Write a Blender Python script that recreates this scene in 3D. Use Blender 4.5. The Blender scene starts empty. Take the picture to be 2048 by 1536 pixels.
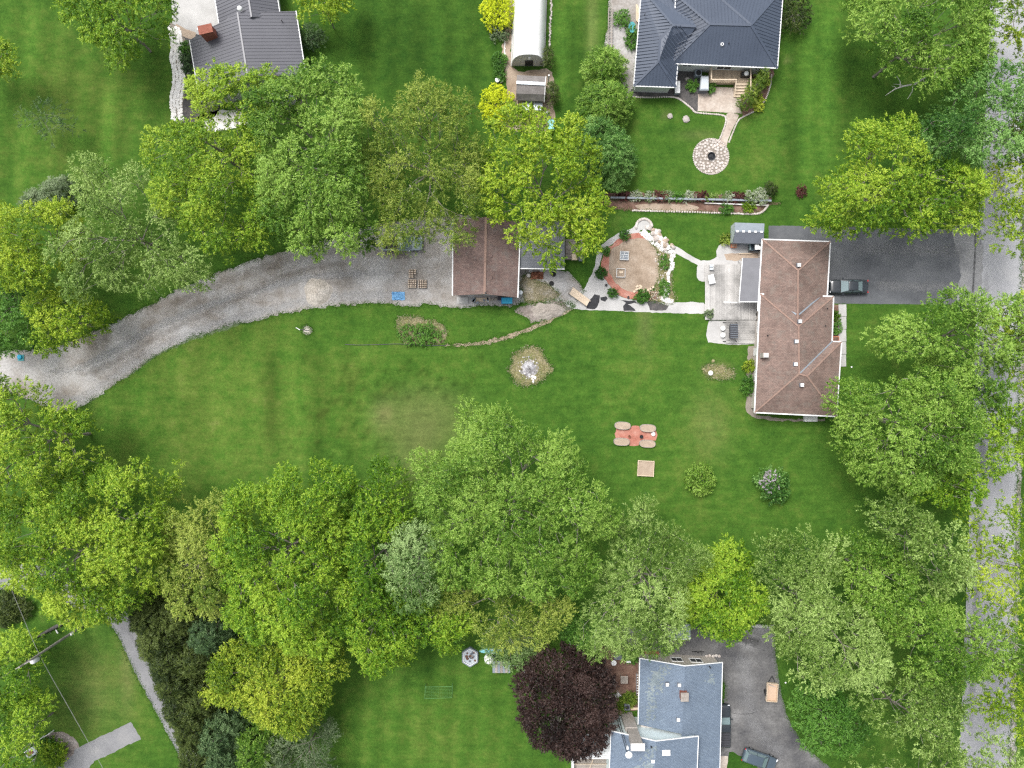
import bpy, math, random
import numpy as np
from mathutils import Vector, Matrix

# ------------------------------------------------------------------ camera, sky, sun, exposure
PX, H = 0.066, 97.0            # metres on the ground per survey unit, height of the drone
scene = bpy.context.scene
C = scene.collection
cam_data = bpy.data.cameras.new('camera')
cam_data.sensor_width = 36.0
cam_data.lens = 18.0 / (1024 * PX / H)
cam_data.clip_start, cam_data.clip_end = 1.0, 3000.0
cam = bpy.data.objects.new('camera', cam_data)
C.objects.link(cam)
cam.location = (0, 0, H)
cam.rotation_euler = (0, 0, 0)
scene.camera = cam

SUN_FROM = Vector((-0.50, 0.62, 1.45)).normalized()
world = bpy.data.worlds.new('World')
scene.world = world
world.use_nodes = True
wn, wl = world.node_tree.nodes, world.node_tree.links
sky = wn.new('ShaderNodeTexSky')
sky.sky_type = 'NISHITA'
sky.sun_disc = False
sky.sun_elevation = math.asin(SUN_FROM.z)
sky.sun_rotation = math.atan2(SUN_FROM.x, SUN_FROM.y)
sky.air_density, sky.dust_density, sky.ozone_density = 1.0, 4.0, 1.0
hs = wn.new('ShaderNodeHueSaturation')          # overcast: the cloud deck takes the blue out
hs.inputs['Saturation'].default_value = 0.32
wl.new(sky.outputs[0], hs.inputs['Color'])
bg = wn['Background']
bg.inputs['Strength'].default_value = 0.115
wl.new(hs.outputs[0], bg.inputs['Color'])

sun_d = bpy.data.lights.new('sun', 'SUN')
sun_d.energy, sun_d.angle, sun_d.color = 1.5, math.radians(25), (1.0, 0.985, 0.965)
sun = bpy.data.objects.new('sun', sun_d)
C.objects.link(sun)
sun.rotation_euler = SUN_FROM.to_track_quat('Z', 'Y').to_euler()
sun.location = SUN_FROM * 150

vs = scene.view_settings
vs.view_transform, vs.look, vs.exposure, vs.gamma = 'Standard', 'None', 0.94, 1.0
vs.use_curve_mapping = False
cy = scene.cycles
cy.max_bounces, cy.diffuse_bounces, cy.glossy_bounces, cy.transmission_bounces = 6, 3, 2, 3
cy.transparent_max_bounces = 6
cy.caustics_reflective = cy.caustics_refractive = False
cy.use_denoising = False
cy.pixel_filter_type = 'BLACKMAN_HARRIS'
cy.filter_width = 1.3

# ------------------------------------------------------------------ helpers
def at(px, py, z=0.0):
    """survey unit (x right, y down, read at height z) -> metres"""
    k = (H - z) / H * PX
    return Vector(((px - 1024) * k, (768 - py) * k, z))

def at2(px, py, z=0.0):
    p = at(px, py, z)
    return (p.x, p.y)

def area2(p):
    return sum(p[i][0] * p[(i + 1) % len(p)][1] - p[(i + 1) % len(p)][0] * p[i][1] for i in range(len(p))) / 2

def ccw(p):
    p = [tuple(q) for q in p]
    return p if area2(p) > 0 else p[::-1]

def smooth_closed(pts, sub):
    n, out = len(pts), []
    for i in range(n):
        p0, p1, p2, p3 = (np.array(pts[(i + k) % n], float) for k in (-1, 0, 1, 2))
        for s in range(sub):
            t = s / sub
            out.append(tuple(0.5 * (2 * p1 + (p2 - p0) * t + (2 * p0 - 5 * p1 + 4 * p2 - p3) * t * t + (3 * p1 - p0 - 3 * p2 + p3) * t ** 3)))
    return out

def smooth_open(pts, sub):
    pts = [np.array(p, float) for p in pts]
    pts = [2 * pts[0] - pts[1]] + pts + [2 * pts[-1] - pts[-2]]
    out = []
    for i in range(1, len(pts) - 2):
        p0, p1, p2, p3 = pts[i - 1:i + 3]
        for s in range(sub):
            t = s / sub
            out.append(0.5 * (2 * p1 + (p2 - p0) * t + (2 * p0 - 5 * p1 + 4 * p2 - p3) * t * t + (3 * p1 - p0 - 3 * p2 + p3) * t ** 3))
    out.append(pts[-2])
    return out

def inset(poly, d):
    p = ccw(poly); n = len(p); out = []
    for i in range(n):
        a, b, c = Vector(p[i - 1]), Vector(p[i]), Vector(p[(i + 1) % n])
        e1, e2 = (b - a).normalized(), (c - b).normalized()
        n1, n2 = Vector((-e1.y, e1.x)), Vector((-e2.y, e2.x))
        m = n1 + n2
        m = m / max(0.3, m.dot(n1)) if m.length > 1e-4 else n1
        q = b + m * d
        out.append((q.x, q.y))
    return out

ORIGIN = {}

class MB:
    """collects geometry in metres; build() links it as one mesh object"""
    def __init__(self):
        self.v, self.f = [], []
    def add(self, vs_, fs):
        o = len(self.v)
        self.v += [tuple(p) for p in vs_]
        self.f += [tuple(i + o for i in f) for f in fs]
        return self
    def box(self, c, s, rz=0.0, taper=1.0):
        ca, sa = math.cos(rz), math.sin(rz)
        vv = []
        for dz in (-.5, .5):
            k = 1.0 if dz < 0 else taper
            for dx, dy in ((-.5, -.5), (.5, -.5), (.5, .5), (-.5, .5)):
                x, y = dx * s[0] * k, dy * s[1] * k
                vv.append((c[0] + x * ca - y * sa, c[1] + x * sa + y * ca, c[2] + dz * s[2]))
        return self.add(vv, [(3, 2, 1, 0), (4, 5, 6, 7), (0, 1, 5, 4), (1, 2, 6, 5), (2, 3, 7, 6), (3, 0, 4, 7)])
    def prism(self, poly, z0, z1, k=1.0):
        p = ccw(poly); n = len(p)
        cx, cy_ = sum(q[0] for q in p) / n, sum(q[1] for q in p) / n
        top = [(cx + (q[0] - cx) * k, cy_ + (q[1] - cy_) * k, z1) for q in p]
        return self.add([(q[0], q[1], z0) for q in p] + top,
                        [tuple(range(n - 1, -1, -1)), tuple(range(n, 2 * n))] + [(i, (i + 1) % n, n + (i + 1) % n, n + i) for i in range(n)])
    def sheet(self, poly, z):
        p = ccw(poly)
        return self.add([(q[0], q[1], z) for q in p], [tuple(range(len(p)))])
    def shell(self, verts, faces, t):
        """roof: verts {name: point}, faces [[names]], closed underneath at thickness t"""
        names = list(verts); ix = {n: i for i, n in enumerate(names)}; m = len(names)
        vv = [tuple(verts[n]) for n in names] + [(verts[n][0], verts[n][1], verts[n][2] - t) for n in names]
        ff, edges = [], {}
        for f in faces:
            idx = [ix[n] for n in f]
            if area2([verts[n] for n in f]) < 0:
                idx.reverse()
            ff.append(tuple(idx)); ff.append(tuple(i + m for i in reversed(idx)))
            for i in range(len(idx)):
                a, b = idx[i], idx[(i + 1) % len(idx)]
                edges[(a, b)] = 1
        for a, b in edges:
            if (b, a) not in edges:
                ff.append((b, a, a + m, b + m))
        return self.add(vv, ff)
    def bar(self, p, q, w, h, up=(0, 0, 1)):
        p, q = Vector(p), Vector(q)
        d = (q - p)
        if d.length < 1e-5: return self
        d.normalize()
        s = d.cross(Vector(up))
        s = s.normalized() if s.length > 1e-4 else Vector((1, 0, 0))
        u = s.cross(d).normalized()
        vv = []
        for c in (p, q):
            for a, b in ((-1, -1), (1, -1), (1, 1), (-1, 1)):
                vv.append(c + s * a * w / 2 + u * b * h / 2)
        return self.add(vv, [(0, 1, 2, 3), (7, 6, 5, 4), (1, 0, 4, 5), (2, 1, 5, 6), (3, 2, 6, 7), (0, 3, 7, 4)])
    def tube(self, pts, rad, n=8, cap=True):
        pts = [Vector(p) for p in pts]
        if not hasattr(rad, '__len__'): rad = [rad] * len(pts)
        vv, ff = [], []
        for i, p in enumerate(pts):
            d = (pts[min(i + 1, len(pts) - 1)] - pts[max(i - 1, 0)]).normalized()
            a = d.cross(Vector((0.3, 0.2, 1))) if abs(d.z) < .9 else d.cross(Vector((1, 0, 0)))
            a.normalize(); b = d.cross(a)
            for k in range(n):
                t = 2 * math.pi * k / n
                vv.append(p + (a * math.cos(t) + b * math.sin(t)) * rad[i])
        for i in range(len(pts) - 1):
            for k in range(n):
                ff.append((i * n + k, i * n + (k + 1) % n, (i + 1) * n + (k + 1) % n, (i + 1) * n + k))
        if cap:
            ff.append(tuple(range(n - 1, -1, -1))); ff.append(tuple(range((len(pts) - 1) * n, len(pts) * n)))
        return self.add(vv, ff)
    def lathe(self, prof, c, n=16):
        vv, ff = [], []
        for r, z in prof:
            for k in range(n):
                t = 2 * math.pi * k / n
                vv.append((c[0] + r * math.cos(t), c[1] + r * math.sin(t), c[2] + z))
        for i in range(len(prof) - 1):
            for k in range(n):
                ff.append((i * n + k, i * n + (k + 1) % n, (i + 1) * n + (k + 1) % n, (i + 1) * n + k))
        ff.append(tuple(range(n - 1, -1, -1))); ff.append(tuple(range((len(prof) - 1) * n, len(prof) * n)))
        return self.add(vv, ff)
    def rock(self, c, r, rng, flat=0.6):
        ph = rng.uniform(0, 6.28)
        vv = [(c[0], c[1], c[2] + r * flat)]
        for z, k in ((.72, .62), (.2, 1.0), (-.3, .9)):
            for i in range(7):
                t = ph + 2 * math.pi * i / 7
                q = r * k * rng.uniform(.8, 1.15)
                vv.append((c[0] + q * math.cos(t), c[1] + q * math.sin(t), c[2] + r * flat * z))
        ff = [(0, 1 + i, 1 + (i + 1) % 7) for i in range(7)]
        for j in range(2):
            for i in range(7):
                a, b = 1 + j * 7 + i, 1 + j * 7 + (i + 1) % 7
                ff.append((a, a + 7, b + 7, b))
        ff.append(tuple(range(21, 14, -1)))
        return self.add(vv, ff)
    def ribs(self, poly, spacing, w, h):
        P = [Vector(p) for p in poly]
        n = Vector((0, 0, 0))
        for i in range(len(P)):
            n += P[i].cross(P[(i + 1) % len(P)])
        n.normalize()
        if n.z < 0: n = -n
        d = Vector((0, 0, -1)); d = d - n * d.dot(n)
        if d.length < 1e-3: d = Vector((1, 0, 0))
        d.normalize(); hd = n.cross(d)
        q = [((p - P[0]).dot(hd), (p - P[0]).dot(d)) for p in P]
        u, u1 = min(a for a, _ in q) + spacing * .5, max(a for a, _ in q)
        while u < u1:
            xs = []
            for i in range(len(q)):
                (a0, b0), (a1, b1) = q[i], q[(i + 1) % len(q)]
                if (a0 <= u) != (a1 <= u):
                    xs.append(b0 + (b1 - b0) * (u - a0) / (a1 - a0))
            xs.sort()
            for i in range(0, len(xs) - 1, 2):
                if xs[i + 1] - xs[i] > .15:
                    o = P[0] + hd * u + n * (h * .4)
                    self.bar(o + d * (xs[i] + .03), o + d * (xs[i + 1] - .03), w, h, up=n)
            u += spacing
        return self
    def build(self, name, mat, parent=None, smooth=False, origin=None, local=False):
        me = bpy.data.meshes.new(name)
        o = Vector((0, 0, 0))
        if parent is not None and not local: o = ORIGIN.get(parent.name, o)
        if origin is not None: o = Vector(origin)
        me.from_pydata([(x - o.x, y - o.y, z - o.z) for x, y, z in self.v], [], self.f)
        me.materials.append(mat)
        if smooth:
            me.polygons.foreach_set('use_smooth', [True] * len(me.polygons))
        me.update()
        ob = bpy.data.objects.new(name, me)
        C.objects.link(ob)
        if parent is not None:
            ob.parent = parent
        elif origin is not None:
            ob.location = o
        ORIGIN[ob.name] = o
        return ob

def tag(o, label=None, cat=None, group=None, kind=None):
    if label: o['label'] = label
    if cat: o['category'] = cat
    if group: o['group'] = group
    if kind: o['kind'] = kind
    return o

def thing(name, label, cat, loc, rz=0.0, group=None):
    o = bpy.data.objects.new(name, None)
    C.objects.link(o)
    o.empty_display_size = .3
    o.location = loc; o.rotation_euler = (0, 0, rz)
    ORIGIN[o.name] = Vector(loc)
    return tag(o, label, cat, group)

def pieces(parent, name, mat, size, spots, base=None):
    """alike pieces sharing one box mesh: spots [(x, y, z, rz)] in metres"""
    mb = MB().box((0, 0, 0), size)
    me = None
    o0 = ORIGIN.get(parent.name, Vector((0, 0, 0)))
    for x, y, z, rz in spots:
        if me is None:
            ob = mb.build(name, mat, parent, local=True); me = ob.data
        else:
            ob = bpy.data.objects.new(name, me); C.objects.link(ob); ob.parent = parent
        ob.location = (x - o0.x, y - o0.y, z - o0.z); ob.rotation_euler = (0, 0, rz)

# ------------------------------------------------------------------ materials
def lin(r, g, b):
    f = lambda c: (c / 255 / 12.92) if c <= 10 else ((c / 255 + .055) / 1.055) ** 2.4
    return (f(r), f(g), f(b), 1)

def rgba(c):
    return (*c, 1) if len(c) == 3 else c

MATS = {}
def new_mat(name):
    m = bpy.data.materials.new(name)
    m.use_nodes = True
    MATS[name] = m
    return m, m.node_tree.nodes, m.node_tree.links, m.node_tree.nodes['Principled BSDF']

def ramp(nodes, stops):
    r = nodes.new('ShaderNodeValToRGB')
    el = r.color_ramp.elements
    while len(el) < len(stops): el.new(.5)
    for e, (p, c) in zip(el, stops):
        e.position, e.color = p, rgba(c)
    return r

def noise(nodes, links, vec, scale, detail=4, rough=.6):
    n = nodes.new('ShaderNodeTexNoise')
    n.inputs['Scale'].default_value = scale
    n.inputs['Detail'].default_value = detail
    n.inputs['Roughness'].default_value = rough
    links.new(vec, n.inputs['Vector'])
    return n.outputs['Fac']

def mix(nodes, links, fac, a, b, blend='MIX'):
    m = nodes.new('ShaderNodeMix'); m.data_type = 'RGBA'; m.blend_type = blend
    for s, v in ((m.inputs[0], fac), (m.inputs[6], a), (m.inputs[7], b)):
        if hasattr(v, 'node'): links.new(v, s)
        else: s.default_value = v if not isinstance(v, tuple) else rgba(v)
    return m.outputs[2]

def surf(name, cols, big=0.5, fine=8.0, rough=.85, bump=.15, spec=.25, metal=0.0, fine_amt=.25, dist=.02, piece=0.0):
    """weathered surface: cols over a large noise, a finer speckle over it, fine relief"""
    m, n, l, p = new_mat(name)
    pos = n.new('ShaderNodeNewGeometry').outputs['Position']
    k = len(cols)
    r = ramp(n, [(.3 + .4 * i / max(1, k - 1), c) for i, c in enumerate(cols)])
    l.new(noise(n, l, pos, big, 6, .62), r.inputs[0])
    f2 = noise(n, l, pos, fine, 3, .7)
    r2 = ramp(n, [(.3, (1 - fine_amt,) * 3), (.7, (1 + fine_amt,) * 3)])
    l.new(f2, r2.inputs[0])
    col = mix(n, l, 1.0, r.outputs[0], r2.outputs[0], 'MULTIPLY')
    if piece:
        oi = n.new('ShaderNodeObjectInfo'); rp = ramp(n, [(0, (1 - piece,) * 3), (1, (1 + piece,) * 3)])
        l.new(oi.outputs['Random'], rp.inputs[0]); col = mix(n, l, 1.0, col, rp.outputs[0], 'MULTIPLY')
    l.new(col, p.inputs['Base Color'])
    p.inputs['Roughness'].default_value = rough
    p.inputs['Specular IOR Level'].default_value = spec
    p.inputs['Metallic'].default_value = metal
    if bump:
        b = n.new('ShaderNodeBump'); b.inputs['Strength'].default_value = bump; b.inputs['Distance'].default_value = dist
        l.new(f2, b.inputs['Height']); l.new(b.outputs[0], p.inputs['Normal'])
    return m

def plain(name, col, rough=.6, spec=.4, metal=0.0):
    c = rgba(col)
    return surf(name, [tuple(x * .9 for x in c[:3]), tuple(min(1, x * 1.08) for x in c[:3])], big=1.2, fine=14, rough=rough, bump=.05, spec=spec, metal=metal, fine_amt=.06)

def shingles(name, c1, c2, c3, amt=1.0):
    m, n, l, p = new_mat(name)
    pos = n.new('ShaderNodeNewGeometry').outputs['Position']
    br = n.new('ShaderNodeTexBrick')
    br.inputs['Scale'].default_value = 1.0
    br.inputs['Brick Width'].default_value = .34; br.inputs['Row Height'].default_value = .17
    br.inputs['Mortar Size'].default_value = .012; br.inputs['Bias'].default_value = 0.0
    br.inputs['Color1'].default_value, br.inputs['Color2'].default_value, br.inputs['Mortar'].default_value = rgba(c1), rgba(c2), rgba(tuple(x * .55 for x in c1[:3]))
    l.new(pos, br.inputs['Vector'])
    r = ramp(n, [(.38, (1 - .2 * amt,) * 3), (.62, (1 + .14 * amt,) * 3)])
    l.new(noise(n, l, pos, .45, 6, .65), r.inputs[0])
    c = mix(n, l, 1.0, br.outputs['Color'], r.outputs[0], 'MULTIPLY')
    r2 = ramp(n, [(.5, (0, 0, 0)), (.72, (amt, amt, amt))])
    l.new(noise(n, l, pos, 1.1, 5, .7), r2.inputs[0])
    c = mix(n, l, r2.outputs[0], c, c3)
    r3 = ramp(n, [(.3, (.78, .78, .78)), (.7, (1.22, 1.22, 1.22))])
    l.new(noise(n, l, pos, 9, 2, .8), r3.inputs[0])
    c = mix(n, l, 1.0, c, r3.outputs[0], 'MULTIPLY')
    l.new(c, p.inputs['Base Color'])
    p.inputs['Roughness'].default_value = .95; p.inputs['Specular IOR Level'].default_value = .15
    b = n.new('ShaderNodeBump'); b.inputs['Strength'].default_value = .5; b.inputs['Distance'].default_value = .015
    l.new(br.outputs['Fac'], b.inputs['Height']); b.invert = True
    l.new(b.outputs[0], p.inputs['Normal'])
    return m

def glassy(name, col, rough=.08):
    m, n, l, p = new_mat(name)
    p.inputs['Base Color'].default_value = rgba(col); p.inputs['Roughness'].default_value = rough
    p.inputs['Specular IOR Level'].default_value = .8
    return m

def paint(name, col, rough=.25):
    m = surf(name, [tuple(x * .92 for x in col), tuple(x * 1.05 for x in col)], big=.8, fine=20, rough=rough, bump=0, spec=.5, fine_amt=.04)
    p = m.node_tree.nodes['Principled BSDF']
    p.inputs['Coat Weight'].default_value = .6; p.inputs['Coat Roughness'].default_value = .06
    return m

M_gravel = surf('gravel', [(.19, .16, .13), (.30, .275, .25), (.395, .38, .365), (.47, .46, .45)], big=.24, fine=3.5, bump=.3, rough=.95, fine_amt=.2)
M_gravel_pile = surf('pale_gravel', [(.38, .34, .29), (.50, .46, .41)], big=.8, fine=5, bump=.8, rough=.95, fine_amt=.28)
M_asph = surf('driveway_asphalt', [(.082, .086, .094), (.118, .123, .132), (.18, .183, .19)], big=.2, fine=9, bump=.2, rough=.9, fine_amt=.15)
M_asph_old = surf('worn_asphalt', [(.065, .065, .07), (.135, .132, .13), (.28, .275, .27)], big=.2, fine=4, bump=.25, rough=.92, fine_amt=.25)
M_road = surf('road_asphalt', [(.29, .29, .30), (.36, .36, .37), (.42, .415, .41)], big=.12, fine=2.5, bump=0, rough=.92, fine_amt=.035)
M_lane = surf('lane_asphalt', [(.17, .17, .175), (.23, .23, .235), (.29, .285, .28)], big=.25, fine=4, bump=.05, rough=.92, fine_amt=.08)
M_conc = surf('concrete', [(.38, .37, .355), (.46, .45, .435), (.53, .515, .50)], big=.35, fine=6, bump=.15, fine_amt=.1)
M_patio = surf('stamped_concrete', [(.36, .29, .24), (.45, .38, .32), (.55, .49, .43)], big=.7, fine=3.2, bump=.3, fine_amt=.16)
M_stone = surf('flagstone', [(.40, .34, .30), (.50, .45, .41), (.60, .56, .52)], big=1.6, fine=9, bump=.3, fine_amt=.16, piece=.16)
M_whitestone = surf('white_stone', [(.58, .55, .51), (.72, .69, .66), (.82, .80, .77)], big=1.4, fine=8, bump=.4, fine_amt=.15, piece=.16)
M_joint = surf('joint_sand', [(.20, .17, .14), (.30, .26, .22)], big=2, fine=12)
M_soil = surf('soil', [(.23, .17, .12), (.33, .255, .19), (.41, .335, .265)], big=.5, fine=6, bump=.5, fine_amt=.22)
M_darksoil = surf('dark_mulch', [(.045, .042, .042), (.085, .08, .078), (.14, .125, .115)], big=.9, fine=7, bump=.6, fine_amt=.35)
M_brownmulch = surf('brown_mulch', [(.10, .055, .04), (.17, .10, .075), (.24, .16, .12)], big=.8, fine=7, bump=.5, fine_amt=.3)
M_redmulch = surf('red_mulch', [(.34, .12, .085), (.42, .18, .135), (.47, .26, .205)], big=.9, fine=8, bump=.5, fine_amt=.25)
M_sand = surf('sand', [(.34, .26, .195), (.44, .35, .27)], big=1.2, fine=10, bump=.2)
M_dry = surf('dry_grass', [(.085, .14, .03), (.20, .185, .08), (.33, .28, .18)], big=.5, fine=4, bump=.6, fine_amt=.3)
M_ash = surf('ash', [(.14, .13, .13), (.34, .33, .34), (.62, .62, .64)], big=2.2, fine=10, bump=.6, fine_amt=.35)
M_black_patch = surf('fresh_asphalt', [(.03, .03, .032), (.055, .055, .06)], big=.9, fine=8, bump=.3)
M_shingle = shingles('brown_shingles', lin(135, 115, 106), lin(119, 102, 95), lin(126, 116, 108))
M_shingle2 = shingles('garage_shingles', lin(130, 110, 103), lin(114, 97, 93), lin(120, 111, 106))
M_cap = surf('ridge_cap', [lin(139, 114, 103)[:3], lin(147, 124, 112)[:3]], big=1, fine=8, rough=.95)
M_blueshingle = shingles('blue_grey_shingles', lin(117, 130, 145), lin(109, 122, 138), lin(125, 137, 149), .35)
M_blueshingle_pale = shingles('faded_shingles', lin(134, 145, 149), lin(126, 138, 143), lin(142, 149, 147))
M_metal_dark = surf('charcoal_steel', [lin(64, 73, 88)[:3], lin(74, 83, 98)[:3]], big=.2, fine=6, rough=.5, bump=0, spec=.5, fine_amt=.05)
M_metal_grey = surf('grey_steel', [lin(88, 88, 94)[:3], lin(99, 99, 105)[:3]], big=.2, fine=6, rough=.42, bump=0, spec=.6, fine_amt=.05)
M_metal_lean = surf('lean_to_sheet', [lin(96, 100, 106)[:3], lin(120, 122, 126)[:3]], big=.5, fine=6, rough=.6, bump=.05, spec=.4, fine_amt=.1)
M_white = plain('white_paint', (.78, .78, .77), .55)
M_siding = plain('pale_siding', (.56, .58, .55), .7)
M_wall_beige = plain('beige_siding', (.52, .47, .42), .75)
M_cyanwall = plain('pale_blue_siding', (.74, .84, .85), .6)
M_membrane = plain('white_membrane', (.86, .85, .82), .5)
M_endwall = plain('grey_membrane', (.50, .50, .47), .7)
M_brick = surf('brick', [(.22, .075, .05), (.33, .125, .09)], big=3, fine=14, bump=.3)
M_chimstone = surf('chimney_stone', [(.33, .30, .27), (.44, .40, .37)], big=1.4, fine=6, bump=.4, fine_amt=.2)
M_glass = glassy('window_glass', (.03, .035, .04))
M_glass_car = glassy('car_glass', (.17, .235, .245), .05)  # base colour paled to stand in for sky reflected in the glass
M_deckgrey = surf('grey_deck_wood', [(.20, .195, .185), (.42, .405, .385), (.55, .53, .505)], big=.33, fine=9, bump=.2, fine_amt=.14, piece=.16)
M_decktan = surf('tan_deck_wood', [(.40, .31, .22), (.52, .42, .30)], big=1.0, fine=10, bump=.2, fine_amt=.12, piece=.16)
M_wood = surf('pale_timber', [(.55, .44, .32), (.66, .54, .41)], big=1.0, fine=9, bump=.2, fine_amt=.12)
M_oldwood = surf('weathered_timber', [(.26, .23, .20), (.38, .34, .30)], big=1.2, fine=9, bump=.3, piece=.16)
M_plastic_grey = plain('grey_plastic', lin(132, 140, 148)[:3], .55)
M_plastic_dark = plain('dark_plastic', lin(100, 104, 112)[:3], .6)
M_black = plain('black_metal', (.022, .023, .026), .45)
M_darkfab = plain('charcoal_fabric', (.045, .045, .052), .8)
M_awning = plain('awning_fabric', lin(118, 118, 122)[:3], .8)
M_rubber = plain('rubber', (.02, .02, .02), .85)
M_rim = plain('wheel_rim', (.45, .46, .48), .35, .6, .7)
M_blue = plain('blue_tarp', (.03, .20, .50), .5)
M_cyan = plain('cyan_plastic', (.02, .36, .58), .45)
M_bluepale = plain('faded_blue_tarp', (.16, .36, .60), .6)
M_teal = plain('teal_plastic', (.05, .28, .30), .5)
M_aqua = plain('aqua_hull', (.25, .62, .68), .35)
M_terracotta = plain('terracotta', (.60, .22, .12), .8)
M_rust = surf('rusty_steel', [(.15, .06, .035), (.30, .13, .08)], big=3, fine=9, bump=.3)
M_galv = plain('galvanised_steel', (.50, .54, .57), .4, .6, .3)
M_cable = plain('cable', (.30, .30, .29), .6)
M_polewood = surf('pole_wood', [(.22, .21, .18), (.32, .30, .27)], big=1.5, fine=8, bump=.2)
M_paver = surf('paver', [(.58, .46, .36), (.70, .59, .48)], big=2, fine=9, bump=.2, piece=.16)
M_bark = surf('grey_bark', [(.15, .13, .105), (.24, .215, .185), (.34, .31, .28)], big=1.5, fine=9, bump=.5, fine_amt=.25)
M_birch = surf('birch_bark', [(.42, .41, .38), (.62, .60, .57)], big=2, fine=9, bump=.3)
M_red = plain('red_lens', (.55, .02, .02), .2)
M_lamp = plain('clear_lens', (.75, .76, .78), .15)
M_carblack = paint('black_car_paint', (.022, .028, .034))
M_cargrey = paint('blue_grey_car_paint', (.06, .085, .11))
M_carsilver = paint('silver_blue_paint', (.30, .36, .40))
M_cartrim = plain('car_trim', (.03, .03, .03), .6)
M_tan = plain('tan_plywood', (.50, .36, .26), .7)
M_net = plain('green_net', (.10, .24, .07), .8)

M_moss = surf('mossy_dirt', [(.11, .115, .04), (.20, .175, .115), (.33, .31, .29)], big=.45, fine=4, bump=.5, fine_amt=.35)
M_trodden = surf('trodden_dirt', [(.14, .115, .095), (.235, .20, .18), (.34, .31, .29)], big=.5, fine=3, bump=.6, fine_amt=.35)
M_shedroof = surf('shed_felt', [(.17, .155, .145), (.24, .22, .21)], big=1.2, fine=6, bump=.2)
M_pathstone = surf('path_stone', [(.66, .62, .57), (.80, .77, .73), (.88, .86, .83)], big=1.4, fine=8, bump=.3, fine_amt=.12, piece=.08)
def soft_strip_mat(name, col, thr=.42, strength=.85):
    """worn track: colour that fades out through the 'soft' attribute and a noise, letting the ground below show"""
    m, n, l, p = new_mat(name)
    pos = n.new('ShaderNodeNewGeometry').outputs['Position']
    a = n.new('ShaderNodeAttribute'); a.attribute_name = 'soft'
    f = noise(n, l, pos, 1.3, 6, .75)
    q = n.new('ShaderNodeMath'); q.operation = 'MULTIPLY'; l.new(a.outputs['Fac'], q.inputs[0]); l.new(f, q.inputs[1])
    r = ramp(n, [(thr * .45, (0, 0, 0)), (thr * 1.2, (strength,) * 3)]); l.new(q.outputs[0], r.inputs[0])
    r2 = ramp(n, [(.3, tuple(x * .72 for x in col)), (.7, tuple(x * 1.2 for x in col))]); l.new(noise(n, l, pos, 3.5, 3, .7), r2.inputs[0])
    l.new(r2.outputs[0], p.inputs['Base Color']); p.inputs['Roughness'].default_value = .95; p.inputs['Specular IOR Level'].default_value = .1
    l.new(r.outputs[0], p.inputs['Alpha'])
    return m
M_rut_pale = soft_strip_mat('pale_rut', (.43, .425, .42), .5, .6)
M_rut_brown = soft_strip_mat('brown_rut', (.25, .215, .18), .6, .4)
M_rut_white = soft_strip_mat('scuff', (.27, .27, .275), .55, .5)
M_rut_dark = soft_strip_mat('oil_stain', (.05, .05, .05), .5, .6)
# ------------------------------------------------------------------ ground
def soft(x, y, cx, cy_, rx, ry, p=2.0):
    d = ((x - cx) / rx) ** 2 + ((y - cy_) / ry) ** 2
    return np.exp(-d ** (p / 2))

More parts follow.
